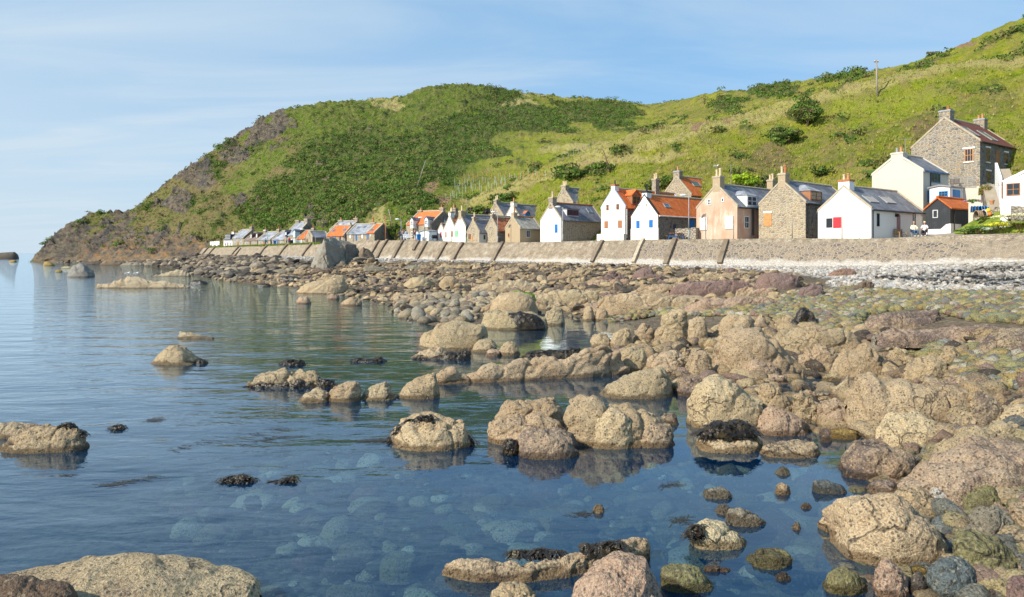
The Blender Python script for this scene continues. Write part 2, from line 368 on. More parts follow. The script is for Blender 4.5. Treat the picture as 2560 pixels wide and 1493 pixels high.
# ================================================================ terrain control
EDGE = np.array([  # promenade edge: x px, distance Y, y px of the edge
 (300,280,626),(430,238,623),(510,205,620),(650,160,615.5),(789,135,611),(850,128,606),(900,122,602.5),(1000,114,600.5),(1080,109,603),(1160,104,607.5),(1340,95,605.5),
 (1500,86,601.5),(1700,79,598.5),(2000,71,596),(2180,66,596.5),(2300,63,592),(2400,60,588),(2560,56,584.5),(2900,49,577),(3100,46,574)], float)
def edgeY(x): return np.interp(x, EDGE[:, 0], EDGE[:, 1])
def edgeZ(x): Y = edgeY(x); return H+(HY-np.interp(x, EDGE[:, 0], EDGE[:, 2]))*Y/F
_ctrl = []
for y, row in {  # beach and seabed: photo row -> (x px, height)
 1493: [(0,-.6),(600,-.55),(1000,-.5),(1400,-.45),(1800,-.28),(2050,-.18),(2300,-.06),(2560,.12)],
 1300: [(0,-1.2),(700,-.75),(1200,-.55),(1700,-.38),(2000,-.24),(2250,-.10),(2560,.18)],
 1150: [(0,-1.6),(700,-1.0),(1100,-.65),(1500,-.45),(1900,-.28),(2100,-.14),(2300,.05),(2560,.36)],
 1050: [(0,-2),(800,-1.1),(1200,-.45),(1500,-.35),(1700,-.22),(1850,.02),(2100,.0),(2300,.33),(2560,.65)],
 960: [(0,-2.2),(700,-.9),(1100,-.45),(1500,-.35),(1800,.02),(2030,-.12),(2300,.4),(2560,.8)],
 900: [(600,-1.1),(1000,-.55),(1250,-.3),(1600,.08),(1900,.28),(2300,.6),(2560,1.0)],
 850: [(400,-2),(900,-.65),(1200,-.22),(1420,-.2),(1700,.28),(2000,.5),(2300,.82),(2560,1.15)],
 812: [(700,-1.1),(1000,-.12),(1180,.06),(1400,-.16),(1520,-.14),(1700,.38),(2100,.8),(2560,1.35)],
 775: [(500,-1.6),(850,-.4),(1000,.02),(1200,.22),(1500,.25),(1800,.6),(2200,1.1),(2560,1.6)],
 742: [(300,-2),(700,-.45),(900,.0),(1100,.35),(1400,.6),(1800,.95),(2200,1.4),(2560,1.85)],
 712: [(300,-1.2),(520,-.3),(700,.12),(900,.38),(1200,.65),(1600,1.1),(2000,1.6),(2300,1.9),(2560,2.1)],
 690: [(100,-2),(300,-.9),(450,-.3),(600,.25),(900,.6),(1200,1.0),(1600,1.5),(2000,2.0),(2300,2.2),(2560,2.4)],
 672: [(50,-2.5),(250,-1.2),(430,-.25),(550,.3),(800,.8),(1100,1.45),(1400,1.9)]}.items():
    for x, z in row: _ctrl.append((x, (H-z)*F/(y-HY), z))
_ctrl += [(510,196,2.7),(650,150,2.8),(789,127,2.85),(900,115,2.65),(1000,107,2.5),(1160,97,2.5),(1340,88,2.3),(1500,80,2.25),(1700,73,2.2),(2000,65,2.25),(2180,60,2.35),(2400,54,2.65),(2560,50,2.85),(2900,44,3.0),
 (420,225,1.3),(350,240,.7),(270,250,.35),(200,262,.2),(130,280,.0),(90,290,-.6),(0,280,-3),(50,420,-4),(-400,200,-4),(-400,60,-4),(-400,20,-3),(-300,8,-1.5),(300,330,3),(520,240,3.2),(900,150,3),(1300,120,3),(1700,100,3),(2200,85,3),(2800,65,3.2),(2900,20,1.4),(2900,10,.5),(2900,32,2.3)]
_ctrl = np.array(_ctrl, float)
_TP = np.stack([_ctrl[:, 0]/1000, np.log(_ctrl[:, 1])*1.1], 1)
def _U(d2): return 0.5*d2*np.log(d2+1e-12)
def _tps():
    n = len(_TP); d2 = ((_TP[:, None]-_TP[None])**2).sum(-1)
    A = np.zeros((n+3, n+3)); A[:n, :n] = _U(d2)+np.eye(n)*2e-3
    A[:n, n:] = np.c_[np.ones(n), _TP]; A[n:, :n] = A[:n, n:].T
    return np.linalg.solve(A, np.r_[_ctrl[:, 2], 0, 0, 0])
_TW = _tps()
def ground0(x, Y):
    """smooth beach height at photo column x and distance Y"""
    x = np.atleast_1d(np.asarray(x, float)); Y = np.atleast_1d(np.asarray(Y, float)); out = np.empty(len(x))
    for s in range(0, len(x), 20000):
        q = np.stack([x[s:s+20000]/1000, np.log(Y[s:s+20000])*1.1], 1)
        d2 = ((q[:, None]-_TP[None])**2).sum(-1)
        out[s:s+20000] = _U(d2) @ _TW[:-3]+_TW[-3]+q @ _TW[-2:]
    cap = np.interp(x, [500, 900, 1150, 1400, 1700, 2000, 2200, 2450, 2900], [3.1, 2.6, 2.4, 2.25, 2.12, 2.15, 2.25, 2.6, 3.1])
    return np.where(Y > edgeY(x)-9, np.minimum(np.clip(out, -5, 4), cap), np.clip(out, -5, 4))
def ground_hit(x, y, water=True):
    """distance at which the sight line through (x, y) meets beach or water"""
    Ys = np.geomspace(5.5, 420, 900); zr = H+(HY-y)*Ys/F
    g = ground0(np.full(900, float(x)), Ys)
    if water: g = np.maximum(g, 0)
    k = np.argmax(zr <= g); k = k if zr[k] <= g[k] else 899
    return Ys[k], g[k]
def inpoly(x, y, poly):
    x = np.asarray(x); y = np.asarray(y); r = np.zeros(x.shape, bool); n = len(poly)
    for i in range(n):
        (x0, y0), (x1, y1) = poly[i], poly[(i+1) % n]
        if y0 != y1:
            c = ((y0 > y) != (y1 > y)) & (x < (x1-x0)*(y-y0)/(y1-y0)+x0); r ^= c
    return r
SHINGLE = [(930,640),(1400,648),(1800,652),(2100,655),(2560,645),(3050,640),(3050,738),(2560,737),(2300,733),(2150,728),(2060,712),(2090,695),(1950,680),(1850,672),(1700,669),(1450,661),(1150,654),(950,652),(720,648),(520,646),(520,637)]
COBBLE = [(1480,818),(1620,775),(1800,758),(1960,742),(2120,722),(2330,735),(3050,742),(3050,850),(2420,800),(2300,770),(2160,790),(2150,830),(2020,828),(1940,800),(1880,790),(1760,790),(1640,790)]
COBBLE2 = [(2230,870),(2420,880),(3050,850),(3050,1000),(2540,975),(2400,955),(2390,920)]

# ================================================================ beach / seabed sheet
def build_beach():
    xs = np.linspace(-700, 3200, 330); Ys = np.geomspace(4.5, 340, 420)
    X, Y = np.meshgrid(xs, Ys); xf, Yf = X.ravel(), Y.ravel()
    z = ground0(xf, Yf); wx = (xf-CX)/F*Yf
    P = np.stack([wx, Yf, z*0], 1)
    z = z+fbm(P*0.6, 4)*0.10*np.clip(Yf/25, .6, 2.0)+fbm(P*2.7, 3)*0.05
    z = np.where(Yf > edgeY(xf)-1.5, np.minimum(z, 2.6), z)
    ypx = HY-(z-H)*F/Yf
    jx = xf+fbm(P*1.3, 3)*60; jy = ypx+fbm(P*1.3+9, 3)*8
    col = np.tile(np.array([[0.15, 0.115, 0.075]]), (len(xf), 1))
    n1 = fbm(P*0.5+30, 4)[:, None]
    col = col*(1+0.5*n1)
    dark = sstep(.1, .45, fbm(P*0.25+70, 4))*(ypx < 760); col = col*(1-0.75*dark[:, None])
    m = inpoly(jx, jy, SHINGLE); col[m] = (0.50, 0.49, 0.47)
    m = inpoly(jx, jy, COBBLE) | inpoly(jx, jy, COBBLE2); col[m] = (0.16, 0.15, 0.085)
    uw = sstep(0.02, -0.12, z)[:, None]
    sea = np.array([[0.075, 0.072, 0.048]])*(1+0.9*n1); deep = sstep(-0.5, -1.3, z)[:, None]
    sea = sea*(1-deep)+np.array([[0.016, 0.028, 0.024]])*deep  # weedy bed, coloured darker with depth for light the water absorbs
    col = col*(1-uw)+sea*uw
    nx, ny = len(xs), len(Ys); i = np.arange((nx-1)*(ny-1)); r, c = i//(nx-1), i % (nx-1); a = r*nx+c
    t = NT('beach_ground'); at = t.n('Attribute', attribute_name='tint'); p = t.pos()
    v = t.n('TexVoronoi', i_Vector=p, i_Scale=5.5); s = t.n('SeparateColor', i_0=v.outputs['Color'])
    c2 = t.mix(t.rng(s.outputs[0], 0, 1, 0, 0.75), at.outputs['Color'], t.mix(1.0, at.outputs['Color'], (0.35, 0.33, 0.30), 'MULTIPLY'))
    c2 = t.mix(t.rng(t.noise(p, 9, 5), 0.4, 0.7, 0, 0.5), c2, t.mix(1.0, at.outputs['Color'], (1.5, 1.45, 1.35), 'MULTIPLY'))
    h = t.math('ADD', t.rng(v.outputs['Distance'], 0, 0.7, 1, 0), t.noise(p, 12, 4))
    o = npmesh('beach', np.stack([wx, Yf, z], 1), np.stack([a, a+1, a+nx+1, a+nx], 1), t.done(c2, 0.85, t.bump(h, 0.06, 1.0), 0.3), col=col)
    tag(o, kind='structure')
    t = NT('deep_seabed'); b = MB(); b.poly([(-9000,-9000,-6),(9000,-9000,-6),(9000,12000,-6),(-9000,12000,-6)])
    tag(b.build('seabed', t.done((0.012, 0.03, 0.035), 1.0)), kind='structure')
build_beach()

# ================================================================ water
def build_water():
    t = NT('sea_water'); t.N.remove(t.b); p = t.pos()
    sx = t.n('SeparateXYZ', i_0=p)
    big = t.noise(t.map(p, (0.30, 0.62, 1), (0, 0, R(18))), 1.0, 3, 0.5, 0.3)
    med = t.noise(t.map(p, (1.1, 2.6, 1), (0, 0, R(-14))), 1.0, 4, 0.5, 0.5)
    fin = t.noise(t.map(p, (3.2, 6.5, 1), (0, 0, R(30))), 1.0, 3, 0.5)
    # sheltered water lies calmer: less chop towards the shore, and in patches
    open_ = t.rng(t.math('ADD', sx.outputs[0], t.math('MULTIPLY', t.math('SUBTRACT', t.noise(p, 0.12, 3), 0.5), 16)), -9, 5, 1.0, 0.16)
    far = t.rng(sx.outputs[1], 12, 60, 1.0, 1.6)
    h = t.math('ADD', t.math('MULTIPLY', big, 1.35), t.math('ADD', t.math('MULTIPLY', med, 0.36), t.math('MULTIPLY', fin, 0.07)))
    h = t.math('MULTIPLY', t.math('MULTIPLY', h, open_), far)
    nb = t.n('Bump', i_Height=h, i_Distance=0.068, i_Strength=0.8)
    dp = t.n('VectorMath', operation='DOT_PRODUCT', i_0=nb.outputs[0], i_1=t.n('NewGeometry').outputs['Incoming'])
    # Schlick reflectance from the angle alone, so that sunlight also gets through from above to the bed
    fr = t.math('ADD', 0.02, t.math('MULTIPLY', 0.98, t.math('POWER', t.math('SUBTRACT', 1.0, t.math('ABSOLUTE', dp.outputs['Value']), True), 4.6)))
    gl = t.n('BsdfGlossy', i_Color=(0.86, 0.95, 1.0), i_Roughness=0.015); t.L.new(nb.outputs[0], gl.inputs['Normal'])
    tr = t.n('BsdfTransparent', i_Color=(0.52, 0.68, 0.70))
    df = t.n('BsdfDiffuse', i_Color=(0.004, 0.070, 0.215))
    mu = t.n('MixShader', i_Fac=0.18); t.L.new(tr.outputs[0], mu.inputs[1]); t.L.new(df.outputs[0], mu.inputs[2])
    ms = t.n('MixShader', i_Fac=t.math('MULTIPLY', fr, 1.22, True)); t.L.new(mu.outputs[0], ms.inputs[1]); t.L.new(gl.outputs[0], ms.inputs[2])
    t.L.new(ms.outputs[0], t.out.inputs['Surface'])
    tag(npmesh('water', [(-9000,-200,0),(9000,-200,0),(9000,14000,0),(-9000,14000,0)], np.array([[0, 1, 2, 3]]), t.mat, smooth=False), kind='structure')
build_water()

# ================================================================ sea wall, promenade
WX = np.concatenate([np.arange(500, 3060, 10)])
def edge_pt(x, off=0.0, dz=0.0):
    """point on the promenade edge at photo column x, moved inland by off"""
    Y = float(edgeY(x)); Xw = (x-CX)/F*Y
    x2 = x+4; Y2 = float(edgeY(x2)); T = Vector(((x2-CX)/F*Y2-Xw, Y2-Y)).normalized()
    n = Vector((-T.y, T.x)); n = n if n.y > 0 else -n
    return Vector((Xw+n.x*off, Y+n.y*off, float(edgeZ(x))+dz))
_sm = lambda a, k=7: np.convolve(np.pad(a, k//2, 'edge'), np.ones(k)/k, 'valid')
def wall_profile():
    pts = np.array([edge_pt(x)[:] for x in WX]); nr = []
    for k in range(3): pts[:, k] = _sm(pts[:, k], 9)
    T = np.gradient(pts[:, :2], axis=0); T /= np.linalg.norm(T, axis=1)[:, None]
    n = np.stack([-T[:, 1], T[:, 0]], 1); n *= np.sign(n[:, 1:2]); s = np.r_[0, np.cumsum(np.linalg.norm(np.diff(pts[:, :2], axis=0), axis=1))]
    return pts, n, s
WP, WN, WS = wall_profile()
WALL_RUN = 2.4
def wall_pt(i, v, lift=0.0):
    """v 0 at the top edge .. 1 at the foot"""
    zt = WP[i, 2]; zb = 2.0 if WX[i] < 2300 else 2.0+0.5*min(1, (WX[i]-2300)/260)
    return Vector((WP[i, 0]-WN[i, 0]*(WALL_RUN*v+lift*.7), WP[i, 1]-WN[i, 1]*(WALL_RUN*v+lift*.7), zt-(zt-zb)*(v**1.15)+lift*.7))
t = NT('weathered_concrete'); M['rib'] = t.done(t.ramp(t.noise(t.pos(), 1.2, 7, .65), [(.3, (.13,.10,.072)), (.7, (.27,.215,.155))]), .9, t.bump(t.noise(t.pos(), 9, 5), .02, .7), .15)
def build_wall():
    t = NT('sea_wall_masonry'); uv = t.uv(); p = t.pos(); su = t.n('SeparateXYZ', i_0=uv); sp = t.n('SeparateXYZ', i_0=p)
    nn = t.n('TexNoise', i_Vector=uv, i_Scale=1.6, i_Detail=2); ofs = t.n('VectorMath', operation='SCALE', i_0=nn.outputs['Color']); ofs.inputs['Scale'].default_value = 0.35
    wuv = t.n('VectorMath', operation='ADD', i_0=t.map(uv, (2.3, 3.2, 1)), i_1=ofs.outputs[0]).outputs[0]
    v = t.n('TexVoronoi', voronoi_dimensions='2D', i_Vector=wuv, i_Scale=1.25); e = t.n('TexVoronoi', voronoi_dimensions='2D', feature='DISTANCE_TO_EDGE', i_Vector=wuv, i_Scale=1.25)
    s = t.n('SeparateColor', i_0=v.outputs['Color'])
    st = t.ramp(s.outputs[0], [(0, (0.10, 0.095, 0.09)), (0.35, (0.20, 0.175, 0.15)), (0.7, (0.30, 0.24, 0.17)), (1, (0.17, 0.155, 0.14))])
    mort = t.mix(t.noise(p, 2.5, 5), (0.40, 0.30, 0.20), (0.50, 0.41, 0.31))
    stones = t.mix(t.rng(e.outputs['Distance'], 0.05, 0.15, 1, 0), st, mort)
    conc = t.ramp(t.noise(p, 1.5, 8, 0.66), [(0.30, (0.165, 0.135, 0.100)), (0.5, (0.325, 0.265, 0.190)), (0.70, (0.48, 0.415, 0.33))])
    conc = t.mix(t.rng(t.noise(p, 3.2, 5), 0.56, 0.72, 0, 0.7), conc, (0.46, 0.25, 0.10))
    k = t.math('ADD', t.rng(sp.outputs[0], 8, 20, 0.30, 0.95), t.math('MULTIPLY', t.math('SUBTRACT', t.noise(p, 0.35, 4), 0.5), 0.9))
    k = t.math('SUBTRACT', k, t.rng(sp.outputs[0], 33, 40, 0, 0.5))
    k = t.math('MULTIPLY', k, t.rng(su.outputs[1], -0.15, -1.2, 0.15, 1))
    c = t.mix(t.rng(k, 0.2, 0.75), conc, stones)
    wn = t.math('ADD', su.outputs[1], t.math('MULTIPLY', t.math('SUBTRACT', t.noise(t.map(p, (1, 1, 1)), 0.8, 6, 0.6), 0.5), 1.6))
    c = t.mix(t.rng(wn, -2.62, -3.1, 0, 0.8), c, (0.56, 0.52, 0.465))
    c = t.mix(t.rng(t.noise(t.map(uv, (2.0, 0.35, 1)), 1.2, 5), 0.55, 0.75, 0, 0.35), c, (0.30, 0.24, 0.17))
    h = t.math('ADD', t.rng(e.outputs['Distance'], 0, 0.18, 0, 0.8), t.noise(p, 7, 5))
    m = t.done(c, 0.92, t.bump(h, 0.07, 1.0), 0.15)
    root = empty('sea_wall', WP[len(WP)//2], 0, 'long sloping stone and concrete sea wall below the row of cottages', 'sea wall')
    off = Vector(root.location); b = MB(); vs = np.linspace(0, 1, 9)
    wob = fbm(np.stack([WS*0.9, WS*0, WS*0], 1), 3)*0.10
    L = [[wall_pt(i, v, (0.05*math.sin(v*9+i)+wob[i])*(v > 0))-off for v in vs] for i in range(len(WX))]
    ln = [0]+list(np.cumsum([(L[0][j+1]-L[0][j]).length for j in range(8)]))
    for i in range(len(WX)-1):
        for j in range(8):
            b.poly([L[i][j], L[i][j+1], L[i+1][j+1], L[i+1][j]], 0, [(WS[i], -ln[j]), (WS[i], -ln[j+1]), (WS[i+1], -ln[j+1]), (WS[i+1], -ln[j])])
        q0, q1 = L[i][0], L[i+1][0]; n0, n1 = Vector((*WN[i], 0)), Vector((*WN[i+1], 0))
        b.poly([q0, q1, q1+n1*0.9, q0+n0*0.9], 0, [(WS[i], 0), (WS[i+1], 0), (WS[i+1], .9), (WS[i], .9)])
        b.poly([q0+n0*.9, q1+n1*.9, q1+n1*.9-Vector((0,0,2)), q0+n0*.9-Vector((0,0,2))], 0)
    b.build('masonry', m, root, smooth=True)
    for x, v0, v1, wd, mt in ((524,0,.9,.4,'conc'),(545,0,.9,.4,'c'),(603,0,.95,.7,'c'),(612,.2,.95,.4,'c'),(673,0,.92,.6,'c'),(725,0,.85,.6,'c'),(779,0,.85,.6,'c'),(946,.05,.8,.5,'c'),(968,.0,.85,.5,'c'),(1008,.05,.95,.6,'c'),(1047,.05,.5,.5,'c'),(1075,.08,.9,.6,'c'),(1119,.08,.9,.5,'c'),(1163,.05,.95,.5,'c'),(1262,.05,.95,.5,'c'),(1508,.05,.9,.45,'c'),(1608,.0,.9,.4,'p'),(1686,.0,.95,.5,'c'),(1816,.1,.9,.5,'c')):
        i = int(np.argmin(abs(WX-x))); T = Vector((WN[i, 1], -WN[i, 0], 0))*wd*.5; bb = MB(); n = 6
        for k in range(n):
            a, c2 = v0+(v1-v0)*k/n, v0+(v1-v0)*(k+1)/n
            lo0, lo1, hi0, hi1 = (wall_pt(i, q, l)-off for q, l in ((a, -.15), (c2, -.15), (a, .32), (c2, .32)))
            bb.poly([hi0-T, hi1-T, hi1+T, hi0+T]); bb.poly([lo0+T, hi0+T, hi1+T, lo1+T]); bb.poly([hi0-T, lo0-T, lo1-T, hi1-T])
            if k == 0: bb.poly([lo0-T, hi0-T, hi0+T, lo0+T])
            if k == n-1: bb.poly([hi1-T, lo1-T, lo1+T, hi1+T])
        bb.build('buttress', M['skew'] if mt == 'p' else M['rib'], root)
    # promenade sheet
    b = MB(); ds = [0.85, 3, 6, 9, 13, 18, 26, 36]; rows = []
    for i in range(len(WX)):
        rise = 0.02+0.075*float(sstep(2150, 2330, WX[i])); r = []
        for d in ds: r.append(Vector((WP[i, 0]+WN[i, 0]*d, WP[i, 1]+WN[i, 1]*d, WP[i, 2]-0.004+rise*max(0, d-2))))
        rows.append(r)
    for i in range(len(rows)-1):
        for j in range(len(ds)-1): b.poly([rows[i][j], rows[i+1][j], rows[i+1][j+1], rows[i][j+1]], 0)
    t = NT('promenade_concrete'); p = t.pos()
    c = t.ramp(t.noise(p, 0.6, 7, 0.62), [(0.3, (0.27, 0.225, 0.17)), (0.7, (0.43, 0.37, 0.29))])
    tag(b.build('promenade', t.done(c, 0.92, t.bump(t.noise(p, 8, 5), 0.03, .7), .15), smooth=True), kind='structure')
build_wall()

# ================================================================ hills
K_ = 9
HC = {  # photo column: nine (distance, photo row) or (distance, 'z', height) from the foot to beyond the skyline
 3050:[(60,'z',4.6),(66,'z',8.0),(78,330),(94,100),(100,85),(108,60),(116,10),(130,-90),(165,0)],
 2560:[(76,'z',5.0),(82,470),(88,335),(105,152),(110,152),(117,130),(127,92),(138,55),(170,120)],
 2300:[(80,'z',4.6),(88,440),(96,330),(112,193),(120,198),(135,190),(150,172),(170,155),(210,220)],
 2050:[(78,'z',4.3),(92,480),(103,370),(117,248),(130,262),(160,246),(185,226),(210,208),(260,260)],
 1800:[(87,'z',4.3),(100,500),(109,410),(120,309),(135,335),(180,297),(240,264),(300,237),(380,290)],
 1600:[(95,'z',4.3),(106,520),(114,440),(124,345),(145,378),(230,330),(320,296),(420,264),(520,310)],
 1450:[(101,'z',4.3),(112,530),(119,465),(128,395),(150,410),(240,338),(330,290),(420,254),(520,300)],
 1300:[(108,'z',4.3),(120,548),(127,500),(135,452),(155,448),(240,340),(330,275),(400,239),(500,290)],
 1150:[(116,'z',4.4),(128,562),(136,530),(145,500),(165,470),(230,370),(300,290),(365,222),(460,280)],
 1060:[(121,'z',4.5),(132,568),(141,530),(153,494),(175,452),(230,372),(295,300),(358,228),(455,290)],
 1000:[(126,'z',4.8),(137,576),(148,532),(162,492),(185,440),(230,380),(290,310),(350,251),(450,300)],
 900:[(136,'z',4.9),(148,577),(161,532),(178,486),(200,436),(238,378),(288,312),(338,256),(435,300)],
 800:[(150,'z',5.0),(162,575),(176,530),(195,480),(215,430),(245,375),(285,315),(325,262),(420,310)],
 700:[(170,'z',5.0),(181,590),(193,555),(208,510),(226,460),(252,400),(285,345),(315,284),(400,330)],
 600:[(194,'z',4.8),(206,600),(213,575),(223,540),(238,500),(258,450),(282,395),(305,340),(380,380)],
 500:[(204,'z',2.5),(210,626),(216,603),(225,570),(240,530),(258,490),(278,450),(297,405),(370,450)],
 400:[(222,'z',.4),(228,634),(234,615),(242,590),(252,565),(264,540),(278,510),(291,477),(350,520)],
 300:[(240,'z',0),(246,637),(250,624),(256,606),(263,588),(270,570),(278,552),(286,533),(330,570)],
 240:[(251,'z',-.3),(256,641),(260,625),(264,606),(268,590),(273,574),(279,558),(285,541),(320,575)],
 200:[(262,'z',-.5),(265,643),(268,625),(271,607),(274,591),(277,577),(280,563),(284,551),(310,590)],
 150:[(270,'z',-.6),(272,646),(274,635),(276,622),(278,610),(280,600),(282,589),(285,578),(305,610)],
 115:[(275,'z',-.7),(277,650),(278,644),(279,638),(281,632),(282,626),(284,619),(286,613),(300,632)],
 92:[(278,'z',-.9),(279,655),(280,652),(281,649),(282,645),(283,642),(284,639),(286,636),(298,646)],
 70:[(280,'z',-1.5),(281,'z',-1.2),(282,'z',-1.2),(283,'z',-1.2),(284,'z',-1.2),(285,'z',-1.2),(286,'z',-1.2),(287,'z',-1.2),(297,'z',-1.5)]}
def ell(x, y, L):
    m = np.zeros(x.shape)
    for cx, cy, rx, ry in L: m = np.maximum(m, 1-(((x-cx)/rx)**2+((y-cy)/ry)**2))
    return m
def cubic_cols(xk, V, xq):
    """Catmull-Rom like interpolation with limited tangents"""
    h = np.diff(xk); d = np.diff(V, axis=0)/h[:, None]; m = np.zeros_like(V)
    s = d[:-1]*d[1:] > 0; m[1:-1] = np.where(s, 2*d[:-1]*d[1:]/(d[:-1]+d[1:]+1e-12), 0); m[0] = d[0]; m[-1] = d[-1]
    i = np.clip(np.searchsorted(xk, xq)-1, 0, len(xk)-2); t = ((xq-xk[i])/h[i])[:, None]; hh = h[i][:, None]
    return (2*t**3-3*t**2+1)*V[i]+(t**3-2*t**2+t)*hh*m[i]+(-2*t**3+3*t**2)*V[i+1]+(t**3-t**2)*hh*m[i+1]
CREST = np.array([(1060,496),(1180,500),(1260,474),(1370,434),(1506,374),(1640,343),(1767,316),(1912,286),(2065,244),(2195,219),(2363,178),(2560,152),(3000,90)], float)
def hill_surface(nx=1150, nv=330):
    xs = sorted(HC); Yk = np.array([[k[0] for k in HC[x]] for x in xs], float)
    Zk = np.array([[k[2] if k[1] == 'z' else zpx(k[1], k[0]) for k in HC[x]] for x in xs], float)
    xq = np.linspace(70, 3050, nx); Yc = cubic_cols(np.array(xs, float), Yk, xq); Zc = cubic_cols(np.array(xs, float), Zk, xq)
    kk = np.arange(K_, dtype=float); kq = np.linspace(0, K_-1, nv)
    Yg = cubic_cols(kk, Yc.T, kq).T; Zg = cubic_cols(kk, Zc.T, kq).T
    return np.repeat(xq, nv), Yg.ravel(), Zg.ravel(), np.tile(kq, nx), nx, nv
ROCKS = [(640,335,80,55),(700,300,40,25),(600,395,45,40),(500,440,60,45),(430,500,60,35),(300,560,60,40),(160,600,110,70),(250,600,60,40),(615,520,25,30),(400,612,130,28),(805,555,18,30)]
BROWN = [(450,580,190,70),(560,530,120,45),(640,490,70,40),(720,450,60,45),(760,390,50,30),(780,430,70,40),(560,400,80,60),(480,450,90,60),(350,545,80,40),(640,340,70,40),(870,480,35,30),(2330,330,60,60),(1930,400,70,50)]
GORSE = [(1310,300,170,36),(1480,288,130,32),(1540,315,60,20),(1130,355,110,60),(1215,392,75,24),(1060,410,110,85),(1020,480,70,60),(1250,245,60,16),(900,430,190,110),(760,500,130,60),(840,540,90,40),(660,545,60,30),(650,380,30,18),(540,430,32,28),(575,380,30,18),(470,510,26,13),(2010,288,44,26),(1970,350,40,22),(2100,200,80,16),(1940,240,60,22),(1820,270,50,18),(1490,418,45,20),(1420,435,40,22),(1250,505,40,18),(700,560,80,30)]
MIDG = [(1960,400,170,55),(2160,375,120,60),(2330,320,110,55),(1720,430,120,35),(1750,278,140,26),(1900,246,120,22),(2250,190,120,20),(2450,240,90,40),(900,380,330,210),(1120,260,160,50),(700,330,120,60),(800,290,120,40)]
DRY = [(970,262,48,12),(1290,262,60,10),(1250,300,25,8),(1380,245,80,8),(935,545,40,25),(1540,385,200,16)]
EARTH = [(1088,486,26,20),(1795,300,24,6),(1735,318,20,5),(2400,108,40,10)]
LUSH = [(1250,500,160,34),(1420,460,110,40),(1600,440,90,50),(1340,400,230,55),(1650,330,120,26),(2150,300,140,60),(2350,260,160,60),(2500,330,90,70),(1020,560,30,30),(1560,470,100,30)]
def build_hills():
    x, Y, z, kk, nx, nv = hill_surface(); wx = (x-CX)/F*Y
    P = np.stack([wx, Y, z], 1); y = HY-(z-H)*F/Y
    n1 = fbm(P*0.045, 4); n2 = fbm(P*0.16+5, 4); n3 = fbm(P*0.5+9, 3)
    jx = x+n1*70+n2*26; jy = y+n1*28+n2*14
    left = sstep(1290, 1120, jx+0.9*(jy-420))*(x < 1600)
    rock = sstep(.28, .62, ell(jx, jy, ROCKS)+n2*1.0+.25*n3)*(x < 1000); rock = np.maximum(rock, sstep(270, 215, x+n1*60)*sstep(560, 590, y+n2*40)); rock = np.maximum(rock, sstep(604, 622, y+n2*26)*sstep(560, 520, x))
    brown = sstep(-.1, .5, ell(jx, jy, BROWN)+n2*.35); brown = np.maximum(brown, sstep(520, 380, x+n1*60)*.62)
    gorse = sstep(-.1, .4, ell(jx, jy, GORSE)+n2*.55); mid = sstep(-.3, .4, ell(jx, jy, MIDG)+n2*.4)
    dry = sstep(0, .5, ell(jx, jy, DRY)+n2*.3); earth = sstep(-.1, .4, ell(jx, jy, EARTH)+n3*.3); lush = sstep(-.4, .6, ell(jx, jy, LUSH)+n1*.4)
    cy = np.interp(x, CREST[:, 0], CREST[:, 1]); dry = np.maximum(dry, sstep(17, 4, abs(y-cy-5+n2*6))*(x > 1150)*(kk < 4.5)*.95)
    gorse = gorse*(1-earth); brown = brown*(1-.6*gorse)
    f1, f2 = worley(P*0.30); lump = (1-np.clip(f1/.75, 0, 1)**2)
    f1b, _ = worley(P*0.75+4); lump2 = (1-np.clip(f1b/.75, 0, 1)**2)
    near = np.clip((kk-0.2)/0.8, 0, 1)
    c_ = P[:, 0]*.9-P[:, 1]*.42; q_ = P[:, 0]*.42+P[:, 1]*.9; fold = fbm(np.stack([c_*.011, q_*.085, P[:, 2]*.02], 1)+33, 3)
    veg = np.clip(gorse+.55*mid*left, 0, 1)
    dz = near*(n1*1.3+n2*.45+n3*.16+fold*2.6*(1-rock)*np.clip((Y-85)/40, 0, 1)+veg*(1.0*lump+.55*lump2)*(Y/180)**.5+.25*lump2)
    ridged = (1-abs(fbm(P*np.array([.10, .10, .30])+50, 4))*2.4); strata = fbm(P*np.array([.12, .12, .9])+77, 4)
    dz = dz+near*rock*(ridged*1.8+strata*1.9-1.2)*np.clip((z-.5)/6, 0, 1)
    z = z+dz*sstep(-.2, 2.5, z)
    # push crags outwards too
    Y = Y-near*rock*(strata*1.8+ridged*1.0)*.7
    V = np.stack([wx, Y, z], 1)
    i = np.arange((nx-1)*(nv-1)); r, c = i//(nv-1), i % (nv-1); a = r*nv+c
    t = NT('hillside'); p = t.pos(); A = {k: t.n('Attribute', attribute_name=k).outputs['Fac'] for k in ('gorse', 'mid', 'brown', 'rock', 'dry', 'earth', 'lush', 'left')}
    n_s = t.noise(p, 0.35, 7, 0.65); n_m = t.noise(p, 1.3, 6, 0.65); n_f = t.noise(p, 4.5, 4, 0.65)
    streak = t.noise(t.map(p, (0.16, 1.0, 0.6), (0, 0, R(25))), 0.42, 6, 0.62)
    grass = t.ramp(n_s, [(0.32, (0.100, 0.145, 0.009)), (0.45, (0.215, 0.255, 0.013)), (0.56, (0.315, 0.318, 0.020)), (0.70, (0.43, 0.355, 0.065))])
    grass = t.mix(t.rng(streak, 0.44, 0.64, 0, 0.75), grass, (0.40, 0.35, 0.10))
    grass = t.mix(t.rng(n_m, 0.52, 0.70, 0, 0.5), grass, (0.125, 0.185, 0.016))
    grass = t.mix(t.math('MULTIPLY', A['lush'], t.rng(n_m, 0.3, 0.6, 0.2, 0.75)), grass, (0.265, 0.335, 0.018))
